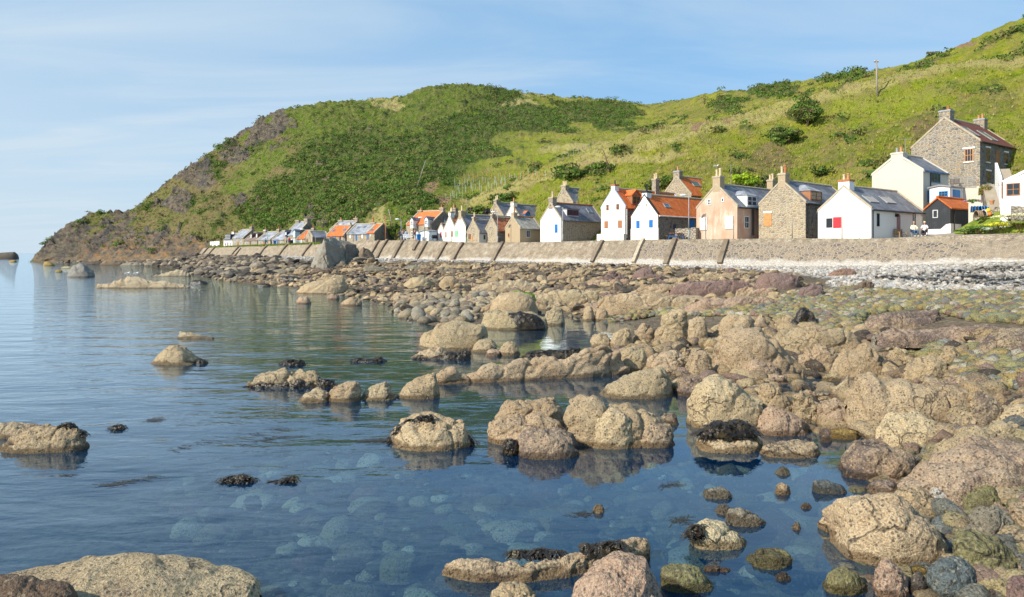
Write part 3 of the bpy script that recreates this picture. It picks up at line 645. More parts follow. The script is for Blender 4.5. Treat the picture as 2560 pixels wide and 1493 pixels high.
    heath = t.ramp(n_m, [(0.30, (0.036, 0.070, 0.010)), (0.46, (0.085, 0.148, 0.016)), (0.60, (0.150, 0.205, 0.026)), (0.76, (0.26, 0.215, 0.075))])
    heath = t.mix(t.rng(streak, 0.5, 0.68, 0, 0.55), heath, (0.20, 0.21, 0.06))
    c = t.mix(t.math('MULTIPLY', A['left'], 0.95), grass, heath)
    c = t.mix(t.math('MULTIPLY', A['mid'], t.math('MULTIPLY', A['left'], 0.6)), c, heath)
    c = t.mix(t.math('MULTIPLY', t.math('MULTIPLY', A['mid'], t.math('SUBTRACT', 1.0, A['left'])), t.rng(n_m, 0.36, 0.62, 0.25, 0.85)), c, t.mix(t.rng(n_s, .4, .6), (0.12, 0.165, 0.022), (0.20, 0.165, 0.055)))
    brn = t.ramp(n_m, [(0.3, (0.135, 0.098, 0.048)), (0.55, (0.210, 0.165, 0.080)), (0.75, (0.175, 0.185, 0.050))])
    c = t.mix(t.math('MULTIPLY', A['brown'], t.rng(n_s, 0.3, 0.6, 0.55, 0.95)), c, brn)
    c = t.mix(t.math('MULTIPLY', A['dry'], 0.8), c, (0.46, 0.39, 0.16))
    gor = t.ramp(n_m, [(0.3, (0.025, 0.052, 0.012)), (0.55, (0.075, 0.130, 0.022)), (0.75, (0.14, 0.14, 0.045))])
    c = t.mix(t.rng(t.math('ADD', A['gorse'], t.math('MULTIPLY', t.math('SUBTRACT', n_m, 0.5), 0.9)), 0.3, 0.6, 0, 0.95), c, gor)
    rk = t.ramp(t.noise(t.map(p, (0.5, 0.5, 1.5)), 0.55, 9, 0.72), [(0.30, (0.030, 0.028, 0.028)), (0.45, (0.10, 0.092, 0.080)), (0.58, (0.19, 0.165, 0.125)), (0.76, (0.30, 0.275, 0.23))])
    sp = t.n('SeparateXYZ', i_0=p)
    rk = t.mix(t.rng(t.math('ADD', sp.outputs[2], t.math('MULTIPLY', n_s, 4)), 4.8, 2.6, 0, 0.85), rk, t.mix(n_m, (0.075, 0.055, 0.038), (0.30, 0.245, 0.17)))
    rk = t.mix(t.math('MULTIPLY', t.math('MULTIPLY', t.rng(sp.outputs[0], -165, -150), t.rng(sp.outputs[2], 11, 6)), t.rng(t.noise(t.map(p, (.5, .5, 1.4), (0, R(25), 0)), 0.5, 6, .65), 0.46, 0.60, 0, 0.8)), rk, (0.36, 0.20, 0.085))
    rk = t.mix(t.rng(t.noise(p, 0.09, 6, .65), 0.52, 0.60, 0, 0.75), rk, t.mix(n_m, (0.022, 0.023, 0.027), (0.15, 0.15, 0.155)))
    c = t.mix(t.rng(t.math('ADD', A['rock'], t.math('MULTIPLY', t.math('SUBTRACT', n_m, 0.5), 1.1)), 0.35, 0.62), c, rk)
    c = t.mix(A['earth'], c, t.mix(n_m, (0.26, 0.16, 0.10), (0.36, 0.24, 0.15)))
    c = t.mix(t.rng(n_f, 0.35, 0.7, 0, 0.45), c, t.mix(1.0, c, (0.55, 0.58, 0.5), 'MULTIPLY'))
    h = t.math('ADD', t.math('MULTIPLY', n_m, 1.0), t.math('MULTIPLY', n_f, 0.5))
    o = npmesh('hills', V, np.stack([a, a+nv, a+nv+1, a+1], 1), t.done(c, 0.95, t.bump(h, 0.8, 1.0), 0.08), attr=dict(gorse=gorse, mid=mid, brown=brown, rock=rock, dry=dry, earth=earth, lush=lush, left=left))
    tag(o, kind='structure')
    return V, dict(gorse=gorse, mid=mid, brown=brown, rock=rock, dry=dry, earth=earth, lush=lush, left=left, kk=kk, x=x, y=y), nx, nv
HV, HA, HNX, HNV = build_hills()
def hill_at(x, y):
    """point of the hill surface seen at photo position (x, y): the nearest vertex in view"""
    yy = HY-(HV[:, 2]-H)*F/HV[:, 1]; xx = HA['x']
    d = (xx-x)**2*1.0+(yy-y)**2; k = np.argsort(d)[:12]
    k = k[np.argmin(HV[k, 1]+d[k]*0.5)]
    Y = HV[k, 1]; return Vector(((x-CX)/F*Y, Y, HV[k, 2]))

# ================================================================ cottages
class House:
    """A gabled cottage. Photo columns xA, xB: the two corners of the end (or front) that looks at the sea, xB nearer;
    the other visible side runs inland from xB. Local x runs inland, local y along the sea-facing end."""
    def __init__(s, name, label, xA, xB, Y, yaw, yb, ye, ya, L=None, xC=None, ridge='x', wall='white', side=None, roof='slate', ridge_m='skew',
                 cat='house', group='cottages along the sea wall', skew=True, over=0.16, sink=1.6, wname='wall', kick=0):
        d = Vector((math.cos(R(yaw)), math.sin(R(yaw)))); n = Vector((-d.y, d.x)); a = (xA-CX)/F
        B = Vector(((xB-CX)/F*Y, Y)); t = (B.x-a*B.y)/(a*d.x+d.y)
        if xC is not None: c = (xC-CX)/F; L = (c*B.y-B.x)/(d.x-c*d.y)
        s.L, s.w, s.d, s.n, s.yaw = L, t, d, n, R(yaw)
        ctr = B+d*(L/2)+n*(t/2); s.zb = zpx(yb, Y); s.ze = zpx(ye, Y)-s.zb
        Mid = B+n*(t/2) if ridge == 'x' else B+d*(L/2)
        s.zr = zpx(ya, Mid.y)-s.zb; s.ridge = ridge
        s.root = empty(name, (ctr.x, ctr.y, s.zb), s.yaw, label, cat, group)
        s.inv = s.root.matrix_basis.inverted(); s.group = group
        hx, hy = L/2, t/2; s.hx, s.hy = hx, hy; ze, zr = s.ze, s.zr
        b = MB()
        if ridge == 'x': e = lambda k, v, z: (k*hx, v*hy, z)      # k along the ridge, v across
        else: e = lambda k, v, z: (v*hx, k*hy, z)
        m_end = 0 if ridge == 'x' else 1; m_sd = 1 if ridge == 'x' else 0
        for k in (-1, 1): b.poly([e(k, -1, -sink), e(k, 1, -sink), e(k, 1, ze), e(k, 0, zr-.012), e(k, -1, ze)], m_end)
        for v in (-1, 1): b.poly([e(-1, v, -sink), e(1, v, -sink), e(1, v, ze), e(-1, v, ze)], m_sd)
        b.poly([e(-1, -1, ze), e(1, -1, ze), e(1, 0, zr-.012), e(-1, 0, zr-.012)], 0); b.poly([e(-1, 1, ze), e(1, 1, ze), e(1, 0, zr-.012), e(-1, 0, zr-.012)], 0)
        b.poly([e(-1, -1, -sink), e(1, -1, -sink), e(1, 1, -sink), e(-1, 1, -sink)], 0)
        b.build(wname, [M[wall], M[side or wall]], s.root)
        # roof: one folded slab
        hr = hx if ridge == 'x' else hy; hw = hy if ridge == 'x' else hx
        sl = (zr-ze)/hw; s.slope = sl; th = 0.13; ov = over; vg = -0.02 if skew else 0.14; b = MB(); k1 = hr+vg
        pr = [(-hw-ov, ze-sl*ov+.02), (0, zr+.02), (hw+ov, ze-sl*ov+.02), (hw+ov, ze-sl*ov+.02+th), (0, zr+.02+th*1.25), (-hw-ov, ze-sl*ov+.02+th)]
        q = [[(k*k1, v, z) if ridge == 'x' else (v, k*k1, z) for v, z in pr] for k in (-1, 1)]
        ln = math.hypot(hw+ov, (hw+ov)*sl)
        for i, j in ((3, 4), (4, 5)):
            uvq = [(-k1, 0 if i == 3 else ln), (k1, 0 if i == 3 else ln), (k1, ln if i == 3 else 0), (-k1, ln if i == 3 else 0)]
            b.poly([q[0][i], q[1][i], q[1][j], q[0][j]], 0, uvq)
        for i, j in ((0, 1), (1, 2), (2, 3), (5, 0)): b.poly([q[0][i], q[1][i], q[1][j], q[0][j]], 0)
        for k in (0, 1): b.poly([q[k][0], q[k][1], q[k][4], q[k][5]], 0); b.poly([q[k][1], q[k][2], q[k][3], q[k][4]], 0)
        s.rf = b.build('roof', M[roof], s.root)
        zt = zr+.02+th*1.25; r = MB()
        if ridge_m:
            A1, A2 = ((-k1, 0, zt), (k1, 0, zt)) if ridge == 'x' else ((0, -k1, zt), (0, k1, zt))
            r.tube(A1, A2, .13, n=6); r.build('ridge_tiles', M[ridge_m], s.rf)
        if skew:
            for k in (-1, 1):
                c = MB(); k0, kk1 = k*(hr-.20), k*(hr+.03)
                for v in (-1, 1):
                    P = [(v*(hw+.06), ze-.03), (0, zr+.06), (0, zr+.28), (v*(hw+.06), ze+.22)]
                    w = [[(kq, vv, z) if ridge == 'x' else (vv, kq, z) for vv, z in P] for kq in (k0, kk1)]
                    c.hexa([w[0][0], w[0][1], w[1][1], w[1][0], w[0][3], w[0][2], w[1][2], w[1][3]])
                c.build('coping', M['skew'] if skew is True else M[skew], s.root)
        if kick:
            b = MB(); b.box((-hx-kick, -hy-.12, -sink), (-hx+.3, hy+.12, s.kz if hasattr(s, 'kz') else .75), 0)
            b.build('plinth', M[wall], s.root)
    # ---- sight line helpers (local space)
    def ray(s, x, y):
        o = s.inv @ Vector((0, 0, H)); p = s.inv @ px3(x, y, 100); return o, (p-o).normalized()
    def hit(s, x, y, face):
        o, d = s.ray(x, y)
        if face == 'G': return o+d*((-s.hx-o.x)/d.x)
        if face == 'S': return o+d*((-s.hy-o.y)/d.y)
        if s.ridge == 'x': n = Vector((0, -s.slope, 1)).normalized(); p = Vector((0, -s.hy, s.ze+.165))
        else: n = Vector((-s.slope, 0, 1)).normalized(); p = Vector((-s.hx, 0, s.ze+.165))
        return o+d*((p-o).dot(n)/d.dot(n))
    def frame(s, face):
        """origin-less axes on a face: u across, v up, n outwards"""
        if face == 'G': return Vector((0, -1, 0)), Vector((0, 0, 1)), Vector((-1, 0, 0))
        if face == 'S': return Vector((1, 0, 0)), Vector((0, 0, 1)), Vector((0, -1, 0))
        if s.ridge == 'x':
            n = Vector((0, -s.slope, 1)).normalized(); u = Vector((1, 0, 0))
        else:
            n = Vector((-s.slope, 0, 1)).normalized(); u = Vector((0, -1, 0))
        return u, n.cross(u), n
    def rect(s, face, x0, y0, x1, y1):
        u, v, n = s.frame(face); c = s.hit((x0+x1)/2, (y0+y1)/2, face)
        l, r = s.hit(x0, (y0+y1)/2, face), s.hit(x1, (y0+y1)/2, face); t, bt = s.hit((x0+x1)/2, y0, face), s.hit((x0+x1)/2, y1, face)
        return c, abs((r-l).dot(u))/2, abs((t-bt).dot(v))/2, u, v, n
    def slab(s, name, face, px, mat, d0=-.02, d1=.05, parent=None, bevel=.008, label=None, pad=0):
        c, hw, hh, u, v, n = s.rect(face, *px); b = MB(); hw += pad; hh += pad
        P = [c+u*(i*hw)+v*(j*hh)+n*k for k in (d0, d1) for i, j in ((-1,-1),(1,-1),(1,1),(-1,1))]
        b.hexa(P); o = b.build(name, M[mat], parent or s.root, bevel=bevel)
        if label: o['label'] = label
        return o
    def window(s, face, px, frame='white_p', cols=2, rows=2, lintel=None, bar=.05, name='window', label=None, reveal=None):
        c, hw, hh, u, v, n = s.rect(face, *px); b = MB(); f = .07
        def bx(u0, u1, v0, v1, d0, d1):
            b.hexa([c+u*i+v*j+n*k for k in (d0, d1) for i, j in ((u0,v0),(u1,v0),(u1,v1),(u0,v1))])
        bx(-hw, hw, hh-f, hh, -.05, .05); bx(-hw, hw, -hh, -hh+f, -.05, .06); bx(-hw, -hw+f, -hh+f, hh-f, -.05, .048); bx(hw-f, hw, -hh+f, hh-f, -.05, .048)
        for i in range(1, cols): q = -hw+2*hw*i/cols; bx(q-bar/2, q+bar/2, -hh+f, hh-f, -.03, .036)
        for j in range(1, rows): q = -hh+2*hh*j/rows; bx(-hw+f, hw-f, q-bar/2, q+bar/2, -.03, .040)
        o = b.build(name, M[frame], s.root)
        if label: o['label'] = label
        g = MB(); g.poly([c+u*i+v*j+n*.016 for i, j in ((-hw,-hh),(hw,-hh),(hw,hh),(-hw,hh))]); g.build('pane', M['glass'], o)
        if lintel:
            l = MB()
            l.hexa([c+u*i+v*j+n*k for k in (-.03, .07) for i, j in ((-hw-.22, hh+.004),(hw+.22, hh+.004),(hw+.22, hh+.17),(-hw-.22, hh+.17))])
            l.build('lintel', M[lintel], o)
            l = MB(); l.hexa([c+u*i+v*j+n*k for k in (-.03, .09) for i, j in ((-hw-.12, -hh-.12),(hw+.12, -hh-.12),(hw+.12, -hh-.004),(-hw-.12, -hh-.004))]); l.build('sill', M[lintel], o)
        return o
    def skylight(s, px, open_=False):
        c, hw, hh, u, v, n = s.rect('R', *px); hw = max(hw, .22); b = MB(); f = .07
        Mx = Matrix.Identity(4)
        def bx(u0, u1, v0, v1, d0, d1): b.hexa([c+u*i+v*j+n*k for k in (d0, d1) for i, j in ((u0,v0),(u1,v0),(u1,v1),(u0,v1))])
        bx(-hw, hw, hh-f, hh, -.02, .09); bx(-hw, hw, -hh, -hh+f, -.02, .09); bx(-hw, -hw+f, -hh+f, hh-f, -.02, .088); bx(hw-f, hw, -hh+f, hh-f, -.02, .088)
        o = b.build('skylight', M['metal'], s.rf); g = MB(); g.poly([c+u*i+v*j+n*.06 for i, j in ((-hw,-hh),(hw,-hh),(hw,hh),(-hw,hh))]); g.build('pane', M['sky_glass'], s.root).parent = o
        return o
    def chimney(s, k, x0, x1, ytop, mat='stone', dr=.62, pots=2, pot='pot_pale', ph=.55, cap='skew', axis=None, v=0.0, nudge=0.0, potr=.13):
        """k: -1 sea end / right end .. 1; x0, x1 photo columns of the stack as seen; ytop: photo row of its top"""
        hr = s.hx if s.ridge == 'x' else s.hy
        kk = k*hr
        c = Vector((kk, 0, 0)) if s.ridge == 'x' else Vector((0, kk, 0))
        wl = s.root.matrix_basis @ c; Y = wl.y
        da = max(.35, (x1-x0)/F*Y*.82)
        zt = zpx(ytop, Y)-s.zb; zb = s.zr-da*.5*s.slope-.25
        sgn = 1 if k < 0 else -1
        r0 = kk-sgn*.012 if abs(k) > .9 else kk-dr/2; r1 = r0+sgn*dr if abs(k) > .9 else kk+dr/2
        lo, hi = min(r0, r1), max(r0, r1); a0, a1 = -da/2+v, da/2+v
        f = (lambda r, a, z: (r, a, z)) if s.ridge == 'x' else (lambda r, a, z: (a, r, z))
        def bx(b, r0, r1, a0, a1, z0, z1): b.hexa([f(r, a, z) for z in (z0, z1) for r, a in ((r0,a0),(r1,a0),(r1,a1),(r0,a1))])
        b = MB(); bx(b, lo, hi, a0, a1, zb, zt-.2); ch = b.build('chimney', M[mat], s.root)
        b = MB(); bx(b, lo-.06, hi+.06, a0-.06, a1+.06, zt-.2, zt-.06); bx(b, lo-.01, hi+.01, a0-.01, a1+.01, zt-.06, zt); b.build('chimney_cap', M[cap], ch)
        for i in range(pots):
            a = (a0+a1)/2+((i-(pots-1)/2)*min(.42, (a1-a0)*.9/max(1, pots)) if pots > 1 else 0); p = MB(); m = pot[i % len(pot)] if isinstance(pot, (list, tuple)) else pot
            r = (lo+hi)/2; h2 = ph*(1 if i % 2 == 0 else .86)
            p.tube(f(r, a, zt-.02), f(r, a, zt+h2), potr*1.1, potr*.9, 10); p.tube(f(r, a, zt+h2*.82), f(r, a, zt+h2+.02), potr*1.15, potr*1.15, 10); p.build('chimney_pot', M[m], ch)
        return ch
    def dormer(s, px, wallm='white_p', roofm='slate', win='white_p', style='gable', rise=.5, front='S', cols=2, over=.1):
        """px: photo rectangle of the dormer's front; it stands on the visible slope"""
        x0, y0, x1, y1 = px; c = s.hit((x0+x1)/2, y1, 'R'); o, d = s.ray((x0+x1)/2, y0); u, _, _ = s.frame('S' if s.ridge == 'x' else 'G')
        n = Vector((0, -1, 0)) if s.ridge == 'x' else Vector((-1, 0, 0)); up = Vector((0, 0, 1))
        def on(x, y):
            o, d = s.ray(x, y); return o+d*((c-o).dot(n)/d.dot(n))
        l, r, t = on(x0, (y0+y1)/2), on(x1, (y0+y1)/2), on((x0+x1)/2, y0)
        hw = abs((r-l).dot(u))/2; hh = t.z-c.z; dep = (hh+rise*.3)/s.slope; mid = (l+r)/2; c = Vector((mid.x, mid.y, c.z))
        b = MB(); I = -n
        P = lambda i, dd, z: c+u*i+I*dd+up*z
        b.hexa([P(-hw,0,-.25), P(hw,0,-.25), P(hw,dep,-.25), P(-hw,dep,-.25), P(-hw,0,hh), P(hw,0,hh), P(hw,dep,hh), P(-hw,dep,hh)])
        if style == 'gable': b.poly([P(-hw,0,hh), P(hw,0,hh), P(0,0,hh+rise)])
        dm = b.build('dormer', M[wallm], s.root); q = MB(); dep2 = (hh+rise)/s.slope+.1; e = over
        if style == 'gable':
            for k in (-1, 1): q.hexa([P(k*(hw+e),-e,hh-e*.6), P(0,-e,hh+rise+.01), P(0,dep2,hh+rise+.01), P(k*(hw+e),dep2,hh-e*.6), P(k*(hw+e),-e,hh-e*.6+.09), P(0,-e,hh+rise+.1), P(0,dep2,hh+rise+.1), P(k*(hw+e),dep2,hh-e*.6+.09)])
        elif style == 'flat':
            q.hexa([P(-hw-e,-e,hh), P(hw+e,-e,hh), P(hw+e,dep+.5,hh+.12), P(-hw-e,dep+.5,hh+.12), P(-hw-e,-e,hh+.1), P(hw+e,-e,hh+.1), P(hw+e,dep+.5,hh+.22), P(-hw-e,dep+.5,hh+.22)])
        else:  # hipped
            top0, top1 = P(0, hw*.95, hh+rise), P(0, dep2, hh+rise); cs = [P(-hw-e,-e,hh), P(hw+e,-e,hh), P(hw+e,dep2,hh), P(-hw-e,dep2,hh)]
            q.poly([cs[0], cs[1], top0]); q.poly([cs[1], cs[2], top1, top0]); q.poly([cs[3], cs[0], top0, top1]); q.poly([cs[2], cs[3], top1]); q.poly(cs[::-1])
        q.build('dormer_roof', M[roofm], dm)
        w = MB(); g = MB(); f = .09; sx0, sx1, z0, z1 = -hw+.08, hw-.08, .12, hh-.08
        def bx(a0, a1, b0, b1, d0, d1): w.hexa([P(i, -dd, z) for dd in (d0, d1) for i, z in ((a0,b0),(a1,b0),(a1,b1),(a0,b1))])
        bx(sx0, sx1, z1-f, z1, -.03, .05); bx(sx0, sx1, z0, z0+f, -.03, .06); bx(sx0, sx0+f, z0+f, z1-f, -.03, .048); bx(sx1-f, sx1, z0+f, z1-f, -.03, .048)
        for i in range(1, cols): k = sx0+(sx1-sx0)*i/cols; bx(k-.04, k+.04, z0+f, z1-f, -.03, .04)
        bx(sx0+f, sx1-f, (z0+z1)/2-.03, (z0+z1)/2+.03, -.03, .036)
        wo = w.build('window', M[win], dm); g.poly([P(i, -.012, z) for i, z in ((sx0,z0),(sx1,z0),(sx1,z1),(sx0,z1))]); g.build('pane', M['glass'], s.root).parent = dm
        # cheek window so the bay reads from the sea side
        return dm
    def pipe(s, face, x, y0, y1, mat='black', r=.05):
        a, b_ = s.hit(x, y0, face), s.hit(x, y1, face); n = s.frame(face)[2]; b_ = Vector((a.x, a.y, b_.z))
        b = MB(); b.tube(a+n*.08, b_+n*.08, r, n=7); return b.build('drainpipe', M[mat], s.root)
    def gutter(s, mat='black'):
        hw = s.hy if s.ridge == 'x' else s.hx; hr = s.hx if s.ridge == 'x' else s.hy; z = s.ze-.10; b = MB()
        p = ((-hr, -hw-.2, z), (hr, -hw-.2, z)) if s.ridge == 'x' else ((-hw-.2, -hr, z), (-hw-.2, hr, z))
        b.tube(*p, .07, n=7); b.build('gutter', M[mat], s.root)

def village():
    V = {}
    # ---------------- right-hand end
    h = House('cottage', 'low white cottage with a red shutter and rust stain on its sea gable', 2045, 2178, 69, 37, 596, 523, 469, xC=2308, wall='white', roof='slate'); V['red'] = h
    h.chimney(-1, 2096, 2131, 449, 'white', .95, 2, ['pot', 'pot_pale'], .62, cap='rust')
    h.window('G', (2066,546,2081,569), 'black', 2, 2); o = h.slab('shutter', 'G', (2083,543,2103,570), 'red', label='bright red closed shutter')
    h.skylight((2166,491,2186,506)); h.skylight((2208,493,2228,508)); h.gutter()
    h.window('S', (2192,534,2198,566), 'black', 1, 2); h.slab('door', 'S', (2242,538,2250,578), 'purple_p'); h.window('S', (2282,533,2288,562), 'black', 1, 2); h.pipe('S', 2181, 526, 595)
    b = MB(); c = h.hit(2239, 539, 'S'); b.box((c.x-.14, c.y-.32, c.z-.14), (c.x+.14, c.y, c.z+.16)); b.build('porch_lamp', M['black'], h.root, bevel=.02)
    h = House('cottage', 'rough stone cottage with an orange plank shutter and a brown wooden dormer', 1897, 2014, 75, 41, 589, 507, 454, L=11.5, wall='stone_warm', side='stone_shaded', roof='slate'); V['stone'] = h
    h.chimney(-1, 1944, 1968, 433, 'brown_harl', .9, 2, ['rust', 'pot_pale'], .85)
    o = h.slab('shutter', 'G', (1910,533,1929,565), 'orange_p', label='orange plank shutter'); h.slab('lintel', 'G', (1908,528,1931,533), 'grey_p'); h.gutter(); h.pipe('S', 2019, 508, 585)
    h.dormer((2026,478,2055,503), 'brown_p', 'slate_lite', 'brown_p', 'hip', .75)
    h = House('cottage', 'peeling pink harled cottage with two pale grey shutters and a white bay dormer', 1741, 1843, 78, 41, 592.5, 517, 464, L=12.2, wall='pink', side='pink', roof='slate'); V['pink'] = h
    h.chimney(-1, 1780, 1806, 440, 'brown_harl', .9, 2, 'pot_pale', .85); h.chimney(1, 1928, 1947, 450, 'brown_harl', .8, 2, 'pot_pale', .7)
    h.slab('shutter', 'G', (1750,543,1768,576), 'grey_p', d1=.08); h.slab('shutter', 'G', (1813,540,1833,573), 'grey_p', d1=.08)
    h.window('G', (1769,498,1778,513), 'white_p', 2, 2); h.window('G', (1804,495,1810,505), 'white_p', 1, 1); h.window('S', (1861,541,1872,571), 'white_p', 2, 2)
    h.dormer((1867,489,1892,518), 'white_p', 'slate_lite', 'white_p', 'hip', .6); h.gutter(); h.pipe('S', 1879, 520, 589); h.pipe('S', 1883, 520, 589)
    h = House('cottage', 'stone house set back with a steep orange pantile roof and single skylight', 1655, 1728, 101, 41, 560, 488, 443, L=13.5, wall='stone_warm', side='stone_shaded', roof='tile', group='houses behind the front row'); V['back_red'] = h
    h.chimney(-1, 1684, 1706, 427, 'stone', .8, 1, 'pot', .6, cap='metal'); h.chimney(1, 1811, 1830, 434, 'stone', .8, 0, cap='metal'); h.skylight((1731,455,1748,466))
    h = House('cottage', 'white cottage with two small blue shutters and an orange pantile roof', 1578, 1645, 85, 41, 598, 538, 490, L=13.5, wall='white_old', side='stone_shaded', roof='tile', skew='black'); V['blue_sh'] = h
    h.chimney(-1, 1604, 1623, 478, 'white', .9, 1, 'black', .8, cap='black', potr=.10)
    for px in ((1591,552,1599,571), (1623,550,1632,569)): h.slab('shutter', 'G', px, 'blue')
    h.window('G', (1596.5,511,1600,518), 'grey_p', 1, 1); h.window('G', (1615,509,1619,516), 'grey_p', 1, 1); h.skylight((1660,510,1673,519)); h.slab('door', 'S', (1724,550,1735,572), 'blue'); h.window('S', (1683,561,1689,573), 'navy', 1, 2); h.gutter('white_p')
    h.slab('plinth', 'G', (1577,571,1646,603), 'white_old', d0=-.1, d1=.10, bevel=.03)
    h = House('cottage', 'tall white harled cottage with brown windows and an orange tiled roof', 1503, 1563, 91, 41, 597, 519, 474, L=13, wall='white', side='stone_shaded', roof='tile', skew='sky_p'); V['tall'] = h
    h.chimney(-1, 1528, 1543, 461, 'white', .8, 1, 'black', .5, cap='rust', potr=.09); h.chimney(.35, 1541, 1556, 447, 'stone', .8, 2, 'pot_pale', .75)
    for px in ((1516,512,1522,526), (1541,510,1548,524)): h.window('G', px, 'brown_p', 2, 2)
    for px in ((1511,553,1520,571), (1545,551,1555,570)): h.slab('shutter', 'G', px, 'brown_p')
    h.dormer((1580,489,1601,513), 'brown_p', 'tile', 'brown_p', 'gable', .7); h.pipe('S', 1566, 521, 596, 'white_p')
    h.slab('plinth', 'G', (1497,585,1564,602), 'white', d0=-.1, d1=.45, bevel=.03)
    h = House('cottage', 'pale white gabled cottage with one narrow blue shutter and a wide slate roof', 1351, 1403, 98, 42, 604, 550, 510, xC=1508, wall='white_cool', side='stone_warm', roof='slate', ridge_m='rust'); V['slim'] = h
    h.chimney(-1, 1370, 1388, 493, 'stone', .8, 1, 'pot_pale', .75); h.slab('shutter', 'G', (1387,561,1394,582), 'blue')
    h.dormer((1417,524,1447,541), 'grey_p', 'slate', 'navy', 'flat', .2, cols=3); h.skylight((1468,522,1478,532)); h.pipe('S', 1405, 553, 602, 'white_p')
    h = House('cottage', 'stone house with a broad blue slate roof rising behind the blue shuttered cottage', 1385, 1432, 114, 41, 560, 508, 471, L=13, wall='stone_warm', side='stone_shaded', roof='slate', group='houses behind the front row')
    h.chimney(-1, 1400, 1420, 463, 'stone', .8, 3, 'pot_pale', .65); h.chimney(1, 1498, 1512, 470, 'stone', .7, 1); h.skylight((1448,490,1462,500)); h.skylight((1482,492,1494,501))
    h = House('cottage', 'brown harled cottage with a grey weathered sheet roof and red ridge', 1263, 1300, 101, 41, 608, 571, 544, xC=1353, wall='brown_harl', side='brown_harl', roof='asbestos', ridge_m='rust')
    h.chimney(-1, 1278, 1291, 531, 'brown_harl', .7, 1, 'pot', .8); h.window('S', (1315,576,1325,594), 'grey_p', 2, 1); h.window('G', (1270,583,1274,593), 'orange_p', 1, 1)
    h = House('cottage', 'small rubble cottage under a rusty red pantile roof beside the brown cottage', 1213, 1244, 104, 41, 608, 576, 546, L=7, wall='stone_warm', side='stone_shaded', roof='tile_old')
    h.chimney(-1, 1224, 1234, 535, 'stone', .6, 1, 'pot_pale', .7)
    h = House('cottage', 'tiny rubble cottage with slate roof, plank window and pale lean-to at its side', 1167, 1198, 105, 41, 609, 582, 553, L=6.5, wall='stone_warm', side='grey_harl', roof='slate')
    h.chimney(-1, 1179, 1188, 542, 'brown_harl', .6, 1, 'pot_pale', .6); h.slab('shutter', 'G', (1171,585,1177,598), 'wood_dk'); h.slab('door', 'G', (1178,589,1182,603), 'orange_p'); h.window('S', (1209,588,1213,599), 'black', 1, 1)
    h = House('cottage', 'white gabled cottage with a pale green shutter and slate roof', 1136, 1164, 107.5, 41, 608.5, 568, 539, L=10, wall='white_cool', side='stone_shaded', roof='slate')
    h.chimney(-1, 1146, 1159, 527, 'brown_harl', .8, 1, 'pot_pale', .75); h.slab('shutter', 'G', (1137.5,577,1145,592), 'green_p'); h.slab('door', 'S', (1164.4,593,1168,607), 'green_p')
    h = House('cottage', 'narrow cream white gabled cottage with two brown shutters and a red tiled roof', 1111, 1137, 111, 41, 608, 571, 541, L=9, wall='white', side='white', roof='tile_old')
    h.chimney(-1, 1120, 1131, 529, 'white', .75, 2, 'pot_pale', .6)
    for px in ((1113.5,580,1116.5,594), (1129.5,578,1132.5,592)): h.slab('shutter', 'G', px, 'brown_p')
    h = House('cottage', 'smallest white gable with a thin red door, tucked against its taller neighbours', 1095, 1110, 114, 41, 606, 578, 562, L=6, wall='white', side='white', roof='slate')
    h.slab('door', 'G', (1101,580,1104,594), 'red')
    h = House('cottage', 'stone gabled house with slate roof behind the tiny rubble cottages', 1218, 1258, 120, 41, 585, 541, 509, L=9, wall='stone_warm', side='stone_shaded', roof='slate', group='houses behind the front row')
    h.chimney(-1, 1232, 1246, 499, 'stone', .8, 2, 'pot_pale', .7)
    h = House('cottage', 'white gable with long slate roof and a small blue dormer behind the brown cottage', 1263, 1298, 117, 41, 585, 543, 513, L=15, wall='white_cool', side='white_cool', roof='slate', group='houses behind the front row')
    h.chimney(-1, 1274, 1288, 504, 'white', .8, 1, 'pot', .6); h.chimney(1, 1356, 1370, 500, 'stone', .8, 1, 'pot', .6); h.dormer((1313,535,1325,543), 'sea_blue', 'tile_old', 'sea_blue', 'gable', .45)
    h = House('cottage', 'dark slate roofed house with white bay dormers beside the orange roofed house', 1081, 1113, 121, 58, 603, 571, 539, L=6.5, ridge='y', wall='stone', side='stone_shaded', roof='slate', group='houses behind the front row')
    h.chimney(-1, 1106, 1120, 520, 'stone', .9, 2, 'pot', .6); h.dormer((1092,548,1104,562), 'white_p', 'slate', 'white_p', 'hip', .6); h.dormer((1105,551,1113,563), 'white_p', 'slate', 'white_p', 'gable', .5); h.window('G', (1089,576,1094,590), 'white_p', 2, 2)
    h = House('cottage', 'two storey squared stone house with bright orange roof and white dormers', 1016, 1079, 119, 58, 600, 560, 529, L=6.8, ridge='y', wall='stone_warm', side='stone_shaded', roof='tile_bright'); V['orange'] = h
    h.chimney(-1, 1096, 1106, 519, 'stone', .8, 2, 'rust', .5); h.chimney(1, 1037, 1050, 526, 'stone', .8, 1, 'pot', .4)
    h.dormer((1025,551,1033,567), 'white_p', 'slate', 'white_p', 'gable', .45); h.dormer((1061,549,1070,564), 'white_p', 'slate', 'white_p', 'gable', .45)
    h.window('G', (1028,579,1033,592), 'white_p', 2, 2); h.slab('door', 'G', (1041,578,1046,595), 'white_p'); h.slab('door', 'G', (1049,577,1053,595), 'teal')
    h.pipe('G', 1033.5, 561, 597); h.pipe('G', 1062, 560, 590)
    # ---------------- far cluster on the left
    G2 = 'far cottages under the headland'
    h = House('cottage', 'far grey roofed stone cottage with a blue door, joined to the orange roof end', 867, 917, 128.5, 70, 601.5, 585, 562, L=6, ridge='y', wall='stone_warm', side='stone_shaded', roof='slate_lite', group=G2)
